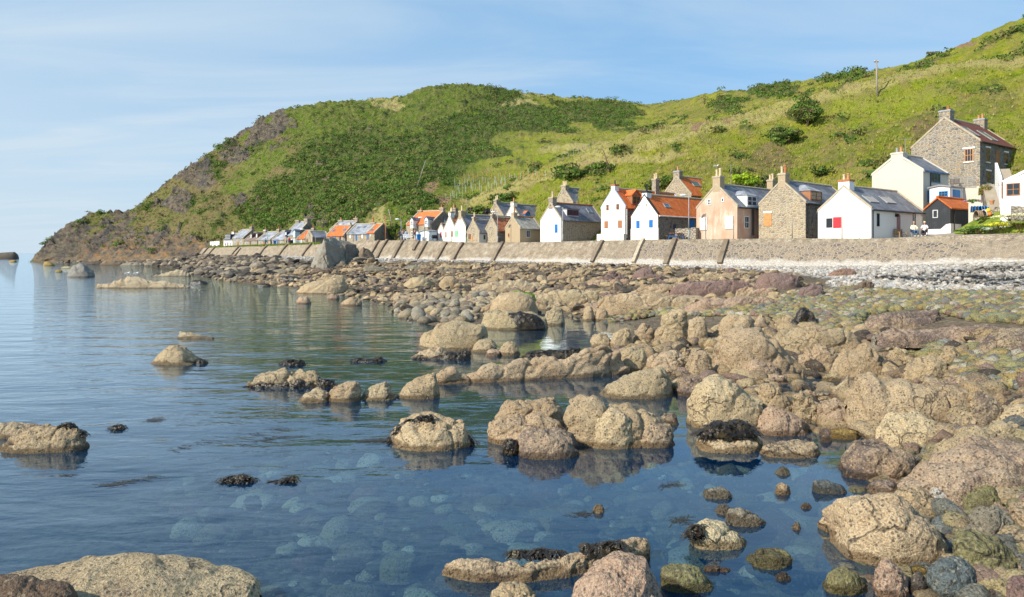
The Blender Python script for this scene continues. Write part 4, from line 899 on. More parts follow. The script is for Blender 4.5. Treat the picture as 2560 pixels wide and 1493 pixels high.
    h.chimney(-1, 926, 938, 556, 'stone', .9, 1, 'rust', .9); h.slab('door', 'G', (889,585,892.5,602), 'blue'); h.slab('shutter', 'G', (874,587,877.5,596), 'white_p'); h.slab('shutter', 'G', (904,585,908,596), 'white_p'); h.skylight((893,567,899,572)); h.skylight((909,565,914,571))
    h = House('cottage', 'short stone cottage end with orange roof and dark shaded gable', 917.5, 936, 127, 70, 601, 583, 562, L=6.2, ridge='y', wall='stone_warm', side='stone_shaded', roof='tile_bright', group=G2)
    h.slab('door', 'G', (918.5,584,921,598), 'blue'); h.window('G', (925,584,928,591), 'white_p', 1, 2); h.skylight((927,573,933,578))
    h = House('cottage', 'far stone cottage with bright orange roof and two skylights behind the grey boulder', 816, 859, 131, 72, 604, 590, 566, L=6, ridge='y', wall='stone_warm', side='stone_shaded', roof='tile_bright', group=G2)
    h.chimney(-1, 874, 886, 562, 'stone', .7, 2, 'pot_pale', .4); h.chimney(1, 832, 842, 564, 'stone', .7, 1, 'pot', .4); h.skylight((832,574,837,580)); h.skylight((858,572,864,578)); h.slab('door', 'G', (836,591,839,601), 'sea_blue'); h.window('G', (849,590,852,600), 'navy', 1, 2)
    h = House('cottage', 'plain grey slate roof showing just behind the orange roofed far cottage', 824, 872, 146, 70, 592, 575, 554, L=7, ridge='y', wall='stone', side='stone_shaded', roof='slate_lite', group=G2)
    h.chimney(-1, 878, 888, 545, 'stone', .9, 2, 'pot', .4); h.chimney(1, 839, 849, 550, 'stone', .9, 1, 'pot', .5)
    h = House('cottage', 'small pale gabled cottage with blue grey slates at the end of the far row', 764, 781, 141, 35, 611, 594, 580, L=3.4, wall='stone_warm', side='stone_shaded', roof='slate', group=G2)
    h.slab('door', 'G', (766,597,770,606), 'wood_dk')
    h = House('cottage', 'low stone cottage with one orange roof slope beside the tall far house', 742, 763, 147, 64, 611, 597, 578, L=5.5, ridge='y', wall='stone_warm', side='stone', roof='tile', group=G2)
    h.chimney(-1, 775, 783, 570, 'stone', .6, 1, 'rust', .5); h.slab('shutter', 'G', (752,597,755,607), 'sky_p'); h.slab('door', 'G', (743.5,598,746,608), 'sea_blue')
    h = House('cottage', 'tallest of the far houses, slate roof and broad dark gable', 711, 741, 153, 60, 612, 588, 556, L=7.2, ridge='y', wall='stone_warm', side='stone_shaded', roof='slate_lite', group=G2)
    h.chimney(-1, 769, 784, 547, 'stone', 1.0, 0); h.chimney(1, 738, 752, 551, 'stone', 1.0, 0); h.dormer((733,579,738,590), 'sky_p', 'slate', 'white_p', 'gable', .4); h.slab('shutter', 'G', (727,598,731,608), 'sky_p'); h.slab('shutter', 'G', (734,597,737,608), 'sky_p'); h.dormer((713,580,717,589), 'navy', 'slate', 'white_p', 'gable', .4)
    for args, nm, kw, ex in (
        ((680, 710, 159, 62, 612.5, 600, 579), 'far cottage with pale patchy slates left of the tall house', dict(roof='slate_lite'), 'a'),
        ((645, 676, 166, 62, 613.5, 600.5, 581), 'far cottage with smooth lilac grey slates and a white door', dict(roof='slate_lite'), 'b'),
        ((610, 643, 174, 62, 615, 601.5, 582.5), 'far cottage with a brown roof and two small brown dormers', dict(roof='slate_brown'), 'c'),
        ((582, 609, 182, 62, 615.5, 595, 575), 'far two storey cottage with purple slates and a dark gable', dict(roof='slate_lite'), 'd'),
        ((559, 581, 190, 62, 617, 600, 585), 'farthest white cottage with dark green dormer box on its roof', dict(roof='slate', wall='white', side='white'), 'e')):
        k = dict(wall='stone_warm', side='stone_shaded'); k.update(kw); xA, xB = args[0], args[1]
        h = House('cottage', nm, *args, L=6, ridge='y', group=G2, **k)
        if ex != 'e': h.chimney(-1, xB+12, xB+22, args[6]-8, 'stone', .8, 1, 'rust', .6)
        else:
            h.chimney(-1, 592, 599, 577, 'white', .8, 1, 'pot', .5); h.chimney(1, 573, 581, 579, 'white', .8, 1, 'pot', .5); h.dormer((563,587,576,599), 'navy', 'slate', 'grey_p', 'flat', .2, cols=4)
        w = xB-xA
        for q, (m, f2) in enumerate((('white_p', .2), ('wood_dk' if ex == 'c' else 'blue' if ex == 'a' else 'brown_p', .48), ('white_p', .75))):
            x = xA+w*f2; yy = args[4]
            if m == 'white_p': h.window('G', (x-1.6, yy-10, x+1.6, yy-3), 'white_p', 1, 2)
            else: h.slab('door', 'G', (x-1.4, yy-11, x+1.4, yy-1), m)
        if ex == 'd':
            for x in (588, 595, 602): h.window('G', (x-1.5, 597, x+1.5, 604), 'white_p', 1, 2)
        if ex == 'c': h.dormer((626,586,630,596), 'wood_dk', 'slate_brown', 'white_p', 'gable', .4); h.dormer((640,585,644,595), 'wood_dk', 'slate_brown', 'white_p', 'gable', .4)
        if ex in 'ab': h.skylight((xA+w*.5, args[6]+6, xA+w*.6, args[6]+13))
    # ---------------- upper right
    h = House('house', 'tall rough granite house with maroon tiled roof standing highest on the slope', 2278, 2450, 81, 36, 470, 353, 297, xC=2542, wall='stone', side='stone_shaded', roof='tile_maroon', group='houses on the slope', sink=8); V['big'] = h
    h.chimney(-1, 2347, 2379, 275, 'stone', 1.1, 2, ['rust', 'black'], .5, cap='metal'); h.chimney(1, 2434, 2463, 299, 'stone', 1.0, 2, 'pot', .6, cap='metal')
    h.window('G', (2412,372,2433,404), 'orange_p', 3, 2, lintel='white_p'); h.skylight((2420,322,2430,336)); h.skylight((2463,333,2474,348))
    for px in ((2466,370,2474,405), (2512,382,2519,410), (2467,428,2476,458)): h.window('S', px, 'brown_p', 1, 2, lintel='white_p')
    h.slab('door', 'S', (2489,376,2498,412), 'brown_p'); h.gutter(); h.pipe('S', 2536, 380, 415)
    h = House('house', 'tall plain cream gabled house with blue upstairs window and grey slates', 2180, 2308, 76, 36, 572, 428, 389, xC=2371, wall='cream', side='cream', roof='slate', group='houses on the slope', skew='cream'); V['cream'] = h
    h.chimney(-1, 2226, 2262, 381, 'cream', 1.0, 2, ['pot', 'metal'], .6, cap='cream'); h.window('S', (2327,434,2350,457), 'sea_blue', 3, 1, label='wide blue window'); h.slab('door', 'S', (2318,477,2325,506), 'sea_blue'); h.pipe('S', 2325, 432, 466)
    h.slab('fascia', 'S', (2309,429,2369,433), 'sea_blue', d1=.12)
    # flat roofed annex in front of the cream house
    h = House('annex', 'flat roofed white boarded annex with blue window and blue glazed door', 2324, 2374, 73.5, 36, 540, 468, 466, xC=2462, wall='white', side='white', roof='lead', ridge_m=None, cat='annex', group='houses on the slope', skew=False, sink=1.5); V['annex'] = h
    h.window('G', (2347,478,2370,492), 'sea_blue', 3, 2, label='small blue six pane window'); h.slab('door', 'S', (2382,475,2400,498), 'sea_blue'); h.window('S', (2384,477,2398,487), 'sea_blue', 1, 1); h.pipe('S', 2404, 470, 520, 'white_p')
    h = House('shed', 'black boarded shed with orange roof and white stepped base beside the people', 2314, 2376, 68.5, 37, 581, 520, 497, xC=2438, wall='black_boards', side='black_boards', roof='tile', ridge_m='tile', cat='shed', group='sheds', skew=False); V['shed'] = h
    h.window('G', (2332,525,2345,545), 'grey_p', 1, 1); h.slab('base', 'G', (2313,573,2377,586), 'white', d0=-.1, d1=.06); h.slab('base', 'S', (2376,560,2402,590), 'white', d0=-.1, d1=.05)
    b = MB(); c0, c1, c2 = h.hit(2352, 573, 'G'), h.hit(2376.3, 573, 'G'), h.hit(2376.3, 559, 'G'); c3 = h.hit(2366, 561, 'G'); n = Vector((-1, 0, 0))
    b.poly([q+n*.055 for q in (c0, c1, c2, c3)]); b.poly([q-n*.05 for q in (c3, c2, c1, c0)]); b.build('base', M['white'], h.root); h.pipe('S', 2384, 524, 580)
    # white bungalow at the right edge
    h = House('bungalow', 'white bungalow corner with a brown framed window and a bent brown drainpipe', 2501, 2640, 58, 36, 520, 452, 430, L=7, wall='white', side='white', roof='slate', cat='bungalow', group='houses on the slope', skew='white_p', sink=2.0); V['bung'] = h
    h.window('G', (2516,458,2551,489), 'brown_p', 2, 2); h.pipe('G', 2506, 455, 496, 'brown_p')
    # pale blue shed in front of the orange roofed house
    h = House('shed', 'pale blue lean-to shed with white doors in front of the orange roofed house', 1051, 1073, 113, 50, 600, 579, 577, xC=1092, wall='white_p', side='sky_p', roof='lead', ridge_m=None, cat='shed', group='sheds', skew=False)
    h.slab('door', 'G', (1064,580,1072,596), 'white_p')
    return V
t = NT('black_boards'); uv = t.n('SeparateXYZ', i_0=t.uv()); wv = t.math('PINGPONG', uv.outputs[0], 0.09)
c = t.mix(t.rng(wv, 0, 0.02, 0, 1), (0.008, 0.008, 0.009), (0.030, 0.034, 0.040)); c = t.mix(t.rng(t.noise(t.pos(), 2, 5), .45, .75, 0, .5), c, (0.06, 0.06, 0.062))
M['black_boards'] = t.done(c, 0.6, t.bump(wv, 0.05, 1.0), 0.3)
VIL = village()

# ================================================================ boulders
TINT = dict(tan=(.52,.408,.258), light=(.64,.515,.325), pink=(.49,.365,.255), purple=(.27,.185,.165), grey=(.31,.30,.275), olive=(.25,.235,.11), blue=(.155,.185,.19), yellow=(.42,.31,.095), pale=(.52,.45,.30), dark=(.13,.11,.095), sea=(.30,.27,.21), brown=(.22,.16,.115), white=(.60,.58,.53))
BY = {}
def rock(label, tops, base, tint='tan', cov=.85, k=.42, amp=1.0, p=.58, q=.78, crack=.5, name='boulder', cat='boulder', group=None, key=None, z0=None, Y=None, mat=None, seed=None, sink=None, lump=1.0):
    tp = np.array(tops, float); x0, x1 = tp[0, 0], tp[-1, 0]; seed = (int(abs(x0*7+tp[0, 1]*13)) % 997) if seed is None else seed
    bs = np.array(base, float) if isinstance(base, (list, tuple)) else np.array([[x0, base], [x1, base]], float)
    xm, ym = (x0+x1)/2, float(np.interp((x0+x1)/2, bs[:, 0], bs[:, 1]))
    if z0 is None:
        xin = min(max(xm, -300), 2800); _, z0 = ground_hit(xin, ym); z0 = max(z0, 0.0)
    wpx = x1-x0; hpx = max(6, ym-tp[:, 1].min()); nu = int(np.clip(wpx*.85, 30, 230)); nv = int(np.clip(hpx*1.4, 26, 110))
    fx = np.linspace(x0, x1, 400); fy = np.interp(fx, tp[:, 0], tp[:, 1]); kw = 13
    fy = np.convolve(np.pad(fy, kw//2, 'edge'), np.hanning(kw+2)[1:-1]/np.hanning(kw+2).sum(), 'valid')
    uu = .5-.5*np.cos(np.pi*np.linspace(0, 1, nu)); uu = .5*uu+.5*np.linspace(0, 1, nu); x = x0+wpx*uu
    yt = np.interp(x, fx, fy); Yb = (H-z0)*F/(np.interp(x, bs[:, 0], bs[:, 1])-HY) if Y is None else np.full(nu, float(Y))
    W = wpx/F*float(Yb.mean()); hh = (ym-tp[:, 1].min())/F*float(Yb.mean())
    dep = k*min(W, max(2.2*hh, .5*W)) if W > 3.5*hh else k*W
    t = dep*np.clip(1-np.abs(2*uu-1)**2.4, 0, 1)**.5+.02*W; Yc = Yb+dep
    zt = H-(yt-HY)*Yc/F; zb = z0-(.14*hh+.06 if sink is None else sink); zt = np.maximum(zt, zb+.02)
    a = np.pi*np.linspace(0, 1, nv)
    ca = np.sign(np.cos(a))*np.abs(np.cos(a))**q; sa = np.abs(np.sin(a))**p
    Yg = Yc[:, None]-t[:, None]*ca[None]; Zg = zb+(zt-zb)[:, None]*sa[None]; Xg = (x[:, None]-CX)/F*(Yc[:, None]*.45+Yg*.55)
    P = np.stack([Xg, Yg, Zg], -1); du = np.gradient(P, axis=0); dv = np.gradient(P, axis=1); n = np.cross(du, dv); n /= np.linalg.norm(n, axis=-1, keepdims=True)+1e-9
    if n[nu//2, nv//2, 2] < 0: n = -n
    pf = P.reshape(-1, 3); nf = n.reshape(-1, 3); s = max(.12, min(W, 1.7*hh+.25, 2.6)); of = seed*3.1
    f1, f2 = worley(pf/s*1.15+of, seed); g = f2-f1
    g1, g2 = worley(pf/s*2.6+of+4, seed+3)
    sa_ = min(s, 1.35)
    d = sa_*amp*(.085*fbm(pf/s*1.3+of, 4)+.042*fbm(pf/s*5+of, 4)+.020*fbm(pf/s*13+of, 3))+sa_*lump*(.13*(np.minimum(g, .5)-.22)+.03*(np.minimum(g2-g1, .5)-.2))
    rd = np.clip(1-np.abs(fbm(pf/s*np.array([1.5, 1.5, 2.2])+of+9, 4))*4.5, 0, 1); d -= sa_*.06*amp*rd**2*min(1, crack+.35)
    d -= crack*sa_*.06*np.exp(-(g/.045)**2)
    rs = np.random.default_rng(seed+9); dr = np.array([rs.uniform(-.9, .9), rs.uniform(-.4, .4), rs.uniform(.5, 1)]); dr /= np.linalg.norm(dr)
    lt = (pf @ dr)/(s*.30)+fbm(pf/s*.9+of+20, 3)*1.1; fr_ = lt-np.floor(lt); led = np.minimum(fr_/.82, (1-fr_)/.18)
    d += sa_*amp*(.085 if crack >= .6 else .028)*(led-.5)
    low = np.clip((np.repeat(sa[None], nu, 0).ravel()), 0.15, 1)
    pf = pf+nf*(d*low)[:, None]
    i = np.arange((nu-1)*(nv-1)); r, c = i//(nv-1), i % (nv-1); b = r*nv+c
    fr = Vector((float((xm-CX)/F*Yc.mean()), float(Yc.mean()), float(z0)))
    o = npmesh(name, pf-np.array(fr[:]), np.stack([b, b+nv, b+nv+1, b+1], 1), mat or M['rock'], loc=fr)
    tc = TINT[tint] if isinstance(tint, str) else tint
    j = np.random.default_rng(seed).uniform(.97, 1.03, 3)*np.random.default_rng(seed+1).uniform(.9, 1.06)
    if tint in ('olive', 'blue', 'yellow', 'grey', 'white', 'dark', 'brown', 'sea'): cov = max(cov, .86)
    o.color = (tc[0]*j[0], tc[1]*j[1], tc[2]*j[2], cov)
    tag(o, label, cat, group)
    if key: BY[key] = (float(Yb.mean()), dep, z0)
    return o
def dome(x0, x1, top, base, lean=0.0, flat=0.55):
    """rounded outline between two columns"""
    out = []
    for i in range(9):
        u = i/8; e = (1-abs(2*u-1-lean*(1-abs(2*u-1)))**2.3)**flat; out.append((x0+(x1-x0)*u, base-(base-top)*max(.12, e)))
    return out
def hand_rocks():
    r = rock
    # --- nearest water: bottom left and bottom middle
    r('huge pale barnacled boulder rising from the bottom left corner of the water', [(-120,1475),(-60,1466),(38,1456),(95,1449),(133,1441),(171,1431),(229,1424),(282,1420),(335,1414),(381,1404),(419,1415),(476,1428),(533,1436),(590,1442),(629,1452),(644,1462),(652,1495)], 1600, 'tan', .80, k=.40, crack=.2, z0=0, amp=.5, lump=.3)
    r('smooth dark brown slab in front of the huge bottom left boulder', [(-60,1440),(0,1441),(60,1443),(110,1449),(150,1453),(171,1460),(185,1478),(195,1500)], 1640, (.20,.145,.10), .95, k=.30, crack=.3, z0=0, amp=.6, lump=.4)
    r('long log shaped barnacled rock with seaweed along its back, half sunk at one end', [(1085,1440),(1113,1410),(1151,1404),(1230,1401),(1284,1403),(1325,1404),(1398,1396),(1437,1388),(1500,1372),(1548,1360),(1580,1347),(1605,1344),(1624,1356),(1630,1379),(1628,1396)], [(1085,1440),(1150,1451),(1300,1454),(1430,1441),(1500,1425),(1630,1398)], 'tan', .9, k=.07, z0=0, key='log', crack=.2)
    r('large pinkish barnacled dome at the bottom centre edge of the photo', [(1405,1560),(1430,1493),(1446,1461),(1468,1430),(1500,1407),(1541,1395),(1580,1396),(1614,1404),(1637,1426),(1653,1449),(1665,1490),(1672,1550)], 1600, 'pink', .78, z0=0, crack=.15)
    r('small rounded tan rock just cut by the bottom edge beside the log shaped rock', [(1222,1500),(1255,1470),(1285,1460),(1310,1468),(1335,1485),(1352,1510)], 1545, 'tan', .9, z0=0)
    r('smooth olive brown stone half sunk right of the pink dome', [(1651,1440),(1660,1418),(1700,1412),(1740,1420),(1775,1450),(1795,1482)], 1483, 'olive', .35, k=.3, z0=0, crack=0, lump=.4)
    r('bright yellow green stone lying just under the water left of the log rock', [(948,1425),(955,1398),(980,1386),(1010,1383),(1040,1388),(1050,1410),(1045,1430)], 1441, (.62,.64,.34), .97, k=.4, z0=-.34, sink=.1, crack=.1, amp=.5, lump=.3)
    # --- stones in the clear pool, lower right
    r('squarish grey olive stone with white veins standing in the clear shallow water', [(1862,1405),(1880,1388),(1910,1378),(1945,1378),(1975,1390),(1979,1412)], 1424, 'olive', .55, z0=0)
    r('round flat topped barnacled rock with dark weed on its left end', [(1720,1350),(1735,1315),(1770,1306),(1810,1310),(1840,1325),(1870,1350)], 1377, 'light', .9, z0=0, k=.36, key='flatround')
    r('low olive rock with a lichen spotted back, upper of the clear pool', [(1811,1300),(1825,1282),(1850,1275),(1890,1285),(1916,1303)], 1318, 'sea', .7, z0=0)
    r('thin flat rock just touching the low lichen spotted rock', dome(1784,1840,1263,1288), 1288, 'sea', .5, z0=0)
    r('low pointed barnacled rock at the pool edge, far from the big pale boulder', [(1750,1240),(1765,1222),(1790,1219),(1815,1222),(1838,1247)], 1249, 'sea', .85, z0=0)
    r('small round barnacled knob alone in the clear pool', dome(1935,1978,1208,1238), 1238, 'tan', .9, z0=0, k=.5)
    r('tiny grey pyramid stone poking from the deep blue part of the pool', [(1938,1185),(1950,1170),(1960,1167),(1970,1175),(1979,1187)], 1189, 'sea', .4, z0=0, k=.5)
    r('flat slate grey slab lying tilted in the pool', [(2030,1220),(2040,1203),(2075,1205),(2105,1215),(2122,1237)], 1237, 'blue', .2, z0=0, k=.35, crack=0, lump=.3)
    r('very small brown pebble island near the flat slate slab', dome(1999,2031,1257,1273), 1273, 'brown', .7, z0=0)
    r('tiny triangular pale stone standing in the pool', [(1977,1322),(1988,1310),(1996,1307),(2006,1326)], 1327, 'pale', .4, z0=0, k=.5, crack=0)
    r('narrow dark barnacled stone below the flat topped round rock', dome(1751,1836,1413,1431), 1431, 'brown', .75, z0=0, k=.25)
    r('small dark stone right below the squarish veined stone', dome(1935,1980,1432,1455), 1455, 'dark', .5, z0=0)
    r('small round barnacled knob alone in the wide open pool', dome(1480,1513,1262,1284), 1284, 'tan', .9, z0=0, k=.5)
    # --- right foreground heap
    r('largest smooth pale barnacled boulder in the right foreground with a notch in its front', [(2048,1345),(2055,1312),(2078,1274),(2109,1252),(2141,1239),(2183,1235),(2221,1239),(2252,1255),(2284,1274),(2316,1296),(2348,1337),(2370,1369),(2378,1388),(2366,1406)], [(2048,1358),(2100,1395),(2200,1408),(2366,1414)], 'light', .97, k=.36, z0=.05, crack=.25, p=.55)
    r('purple brown triangular boulder with pale speckles at the pool head', [(2063,1196),(2094,1175),(2103,1153),(2135,1121),(2144,1105),(2173,1104),(2221,1110),(2256,1131),(2284,1144),(2300,1163),(2304,1180)], 1199, 'tan', .38, k=.34, z0=.0)
    r('long pinkish white boulder leaning up to the right edge', [(2250,1215),(2294,1182),(2319,1159),(2348,1144),(2395,1134),(2443,1115),(2491,1107),(2529,1115),(2570,1120),(2640,1160),(2680,1220)], 1262, 'pink', .72, k=.26, crack=.5)
    r('low dark barnacled rock behind the largest smooth boulder', dome(2160,2258,1202,1240), 1240, 'pink', .5, k=.4)
    r('speckled brown rock wedged behind the right shoulder of the largest boulder', [(2234,1240),(2270,1222),(2310,1225),(2345,1250),(2362,1285)], 1298, 'tan', .6)
    r('white splashed stone with a bright green algae patch', [(2320,1228),(2330,1212),(2350,1211),(2375,1230),(2395,1255),(2402,1278)], 1280, 'white', .75)
    r('smooth grey green stone with thin white veins', [(2400,1270),(2410,1240),(2440,1220),(2470,1215),(2490,1225),(2507,1265)], 1284, 'olive', .3, crack=.6, lump=.5)
    r('small smooth olive stone tucked beside the veined grey green one', dome(2488,2550,1213,1257), 1257, 'olive', .3, lump=.4)
    r('mustard yellow cobble in the right foreground heap', [(2360,1295),(2366,1276),(2385,1271),(2415,1280),(2427,1305)], 1322, 'yellow', .6)
    r('smooth dark blue grey cobble beside the mustard yellow one', dome(2325,2386,1290,1336), 1336, 'blue', .2, crack=0, lump=.3)
    r('rounded tan grey boulder with veins between the heap and the right edge', [(2413,1350),(2430,1290),(2460,1268),(2490,1266),(2520,1285),(2532,1320),(2537,1362)], 1374, 'sea', .75)
    r('tan boulder cut by the right edge above the big green one', [(2510,1300),(2525,1260),(2560,1245),(2620,1260),(2650,1335)], 1348, 'tan', .85)
    r('big smooth green yellow boulder near the bottom right corner', [(2379,1390),(2386,1350),(2405,1340),(2430,1338),(2475,1344),(2507,1363),(2538,1388),(2564,1415),(2570,1445)], 1462, 'olive', .25, crack=.2, lump=.5, k=.36)
    r('round dark grey stone with white scratches at the bottom right', [(2318,1470),(2322,1420),(2345,1400),(2383,1393),(2410,1400),(2433,1425),(2450,1475)], 1510, 'blue', .35, crack=.3, lump=.5)
    r('upright tan barnacled stone at the bottom between olive and grey ones', [(2186,1465),(2190,1425),(2205,1408),(2225,1405),(2250,1425),(2270,1460),(2278,1485)], 1500, 'pink', .82)
    r('striped olive yellow stone at the water edge near the bottom', [(2060,1465),(2070,1435),(2095,1423),(2120,1425),(2150,1440),(2170,1464)], 1490, 'olive', .25, crack=.2, lump=.4)
    r('slate dark wet stone lying against the upright tan stone', dome(2266,2328,1432,1492), 1492, 'dark', .3, crack=.3)
    r('small yellow brown stone under the largest pale boulder', dome(2258,2322,1415,1447), 1447, 'yellow', .5)
    r('purple speckled stone in the very bottom right corner', [(2518,1500),(2530,1455),(2560,1442),(2610,1450),(2640,1500)], 1540, 'purple', .6)
    r('dark wedge stone left of the corner stone', dome(2457,2524,1452,1497), 1497, 'dark', .4)
    r('low grey cobble under the green yellow boulder', dome(2440,2500,1440,1472), 1472, 'grey', .3)
    # --- middle boulders in the water
    r('barnacled boulder with a black seaweed fringe standing alone in the middle water', [(962,1126),(979,1090),(1008,1061),(1039,1045),(1068,1039),(1097,1042),(1138,1047),(1163,1053),(1170,1067),(1178,1096),(1184,1106)], 1128, 'light', .95, k=.40, z0=0, key='fringe', p=.6)
    r('back lobe of the broad cracked boulder in the middle of the pool', [(1244,1050),(1254,1024),(1270,1005),(1295,997),(1334,995),(1365,989),(1388,991),(1397,1000),(1413,1018),(1418,1046)], 1072, 'tan', .95, k=.36, z0=0)
    r('broad smooth front left lobe of the cracked middle boulder', [(1212,1112),(1216,1075),(1229,1056),(1254,1046),(1286,1045),(1334,1040),(1365,1048),(1400,1053),(1416,1065),(1430,1090)], 1115, 'tan', .92, k=.30, z0=0)
    r('wide right half of the cracked middle boulder, deeply creased', [(1406,1060),(1414,1005),(1424,995),(1438,991),(1461,995),(1477,999),(1502,1002),(1515,1008),(1556,1013),(1604,1024),(1635,1032),(1661,1046),(1677,1065),(1683,1091),(1686,1112)], 1120, 'tan', .9, k=.30, z0=0, crack=1.0)
    r('bulging nose at the front of the cracked middle boulder', [(1466,1110),(1482,1060),(1495,1032),(1527,1018),(1559,1024),(1581,1046),(1591,1075),(1592,1112)], 1124, 'light', .9, k=.42, z0=0)
    r('purple tinged lobe at the right end of the cracked middle boulder', [(1586,1112),(1595,1075),(1618,1058),(1650,1056),(1674,1068),(1685,1112)], 1121, 'pink', .55, k=.40, z0=0)
    r('smooth purple grey boulder in front of the cracked middle boulder', [(1291,1144),(1294,1113),(1305,1088),(1330,1078),(1365,1075),(1400,1078),(1426,1088),(1442,1110),(1450,1138)], 1149, 'pink', .45, k=.38, z0=0, crack=.1, lump=.5)
    r('little dark rock off the right end of the cracked middle boulder', dome(1648,1698,1032,1063), 1063, 'tan', .6, z0=0)
    r('two humped barnacled boulder at the left edge, front part', [(-40,1118),(0,1110),(23,1095),(50,1083),(76,1068),(107,1063),(164,1064),(206,1076),(217,1098),(221,1120)], 1133, 'tan', .72, k=.34, z0=0, key='left')
    r('weedy back part of the boulder at the left edge', [(-60,1070),(0,1058),(30,1054),(60,1058),(90,1064),(130,1064)], 1097, 'tan', .7, k=.30, z0=0, key='leftback')
    r('lone pyramid shaped boulder in the open water with a weedy right toe', [(377,905),(396,884),(418,866),(440,863),(466,875),(488,892),(518,906)], 913, 'tan', .97, k=.42, z0=0, crack=.1, key='pyr')
    r('pale low rock barely awash beyond the lone pyramid boulder', [(440,846),(449,829),(466,830),(505,838),(536,842)], 847, 'pale', .97, k=.25, z0=0)
    r('low ridge with cracked tan top and black weed along its waterline', [(612,968),(636,940),(663,925),(693,919),(724,923),(750,921),(789,927),(807,943),(846,964)], 969, 'tan', .95, k=.22, z0=0, key='ridge', crack=.9)
    r('leftmost small hump of the row of four tilted slabs', [(737,1006),(763,980),(789,972),(811,977),(820,985),(831,1007)], 1008, 'tan', .95, k=.40, z0=0, key='slab')
    r('second tilted slab of the row, rounded with weedy foot', [(816,990),(833,967),(868,956),(890,953),(911,962),(909,980),(902,1002)], 1006, 'tan', .97, k=.40, z0=0)
    r('third tilted slab of the row with a split at its right side', [(900,1002),(916,980),(942,960),(964,954),(977,971),(990,988),(994,1000)], 1002, 'tan', .97, k=.42, z0=0)
    r('sharp wedge shaped slab at the right end of the row of four', [(988,998),(1007,971),(1029,949),(1056,936),(1086,934),(1092,958),(1104,990)], 998, 'tan', .98, k=.32, z0=0, crack=.1)
    r('long low cracked rock ridge lying across the pool', [(1083,960),(1105,929),(1130,922),(1146,932),(1191,926),(1203,916),(1235,910),(1264,910),(1276,903),(1305,892),(1337,894),(1365,892),(1397,900),(1413,900),(1426,887),(1454,875),(1489,870),(1508,859),(1537,864),(1546,884),(1566,903),(1578,926)], [(1083,963),(1200,956),(1270,952),(1400,946),(1480,942),(1578,934)], 'tan', .97, k=.10, z0=0, crack=1.0, key='longridge')
    r('big rounded barnacled block at the head of the dark green water', [(1047,880),(1051,846),(1064,830),(1086,825),(1095,808),(1127,803),(1152,801),(1178,808),(1206,811),(1216,821),(1220,850)], 876, 'tan', .98, k=.40, z0=0, crack=.15, key='block')
    r('low weedy rock before the big rounded block', [(1028,897),(1050,880),(1075,869),(1100,868),(1118,880),(1126,896)], 899, 'tan', .9, k=.4, z0=0, key='lowweed')
    r('round stone between the big block and the long ridge', dome(1176,1245,848,882), 882, 'tan', .95, z0=0)
    r('egg shaped stone standing beside the tidal pool', dome(1246,1302,855,890), 890, 'tan', .92, z0=0, k=.45)
    r('small stone squeezed in front of the round stones by the tidal pool', dome(1212,1252,872,891), 891, 'pink', .9, z0=0)
    r('tall smooth boulder capped with bright green algae', [(1227,778),(1235,751),(1248,732),(1273,729),(1299,727),(1330,738),(1342,754),(1345,778)], 790, 'tan', .97, k=.42, z0=.25, key='algae', crack=.2)
    r('weed draped lower boulder carrying the green capped one', [(1203,812),(1207,783),(1222,778),(1273,775),(1330,780),(1362,795),(1368,820)], 825, 'tan', .95, k=.34, z0=0, key='under')
    r('dark weedy boulder right of the green capped one', [(1358,800),(1365,778),(1385,763),(1405,772),(1414,800)], 813, 'tan', .75, k=.42, z0=0)
    r('pale squat stone at the back of the tidal pool', dome(1456,1488,765,802), 802, 'tan', .95, z0=0, k=.5); r('rounded stone next to the pale squat one behind the tidal pool', dome(1485,1523,769,802), 802, 'tan', .92, z0=0, k=.5)
    r('smooth whale backed boulder at the pool edge, right of the long ridge', [(1492,990),(1524,964),(1556,945),(1588,929),(1623,919),(1654,918),(1670,932),(1680,954),(1685,975)], 998, 'tan', .95, k=.36, z0=0, crack=.15)
    # --- right middle: the big barnacled field
    r('great smooth rounded boulder left of the seaweed capped rock', [(1716,1060),(1728,1011),(1748,976),(1770,950),(1790,945),(1824,951),(1865,970),(1878,986),(1912,999),(1919,1034),(1910,1066)], 1076, 'light', .97, k=.36, z0=0, crack=.2)
    r('upright rounded stone behind the great smooth boulder', [(1893,1000),(1903,964),(1922,959),(1941,967),(1963,986),(1979,1002),(1984,1030)], 1050, 'tan', .95, k=.42, z0=.05)
    r('low purple footed mass in front of the upright rounded stone', [(1885,1066),(1930,1025),(1960,1020),(1990,1040),(2015,1060),(2034,1088)], 1091, 'pink', .7, k=.36, z0=0)
    r('pair of leaning slabs split by a dark gap', [(1976,1034),(1980,985),(2000,979),(2030,995),(2045,1020),(2060,1052)], 1058, 'tan', .9, k=.40, crack=1)
    r('purple sloping rock by the narrow inlet', [(2040,1030),(2050,1000),(2090,998),(2120,1020),(2150,1040),(2178,1064)], 1075, 'pink', .6, k=.36, z0=0)
    r('slanting finger of rock pointing up at the small upper pool', [(2074,992),(2090,968),(2110,948),(2128,933),(2136,940),(2127,968),(2124,990)], 994, 'tan', .95, k=.30)
    r('massive creased boulder with purple streaks in the right middle ground', [(2108,1010),(2119,970),(2135,935),(2157,934),(2183,940),(2205,951),(2230,943),(2256,945),(2268,954),(2316,954),(2364,959),(2405,980),(2424,1002),(2443,1018),(2459,1040),(2467,1066)], [(2108,1058),(2200,1064),(2467,1072)], 'tan', .78, k=.26, crack=1.0)
    r('purple lobed boulder at the right end of the massive creased one', [(2430,1010),(2440,980),(2470,985),(2500,1010),(2515,1040),(2521,1060)], 1066, 'tan', .55, k=.36)
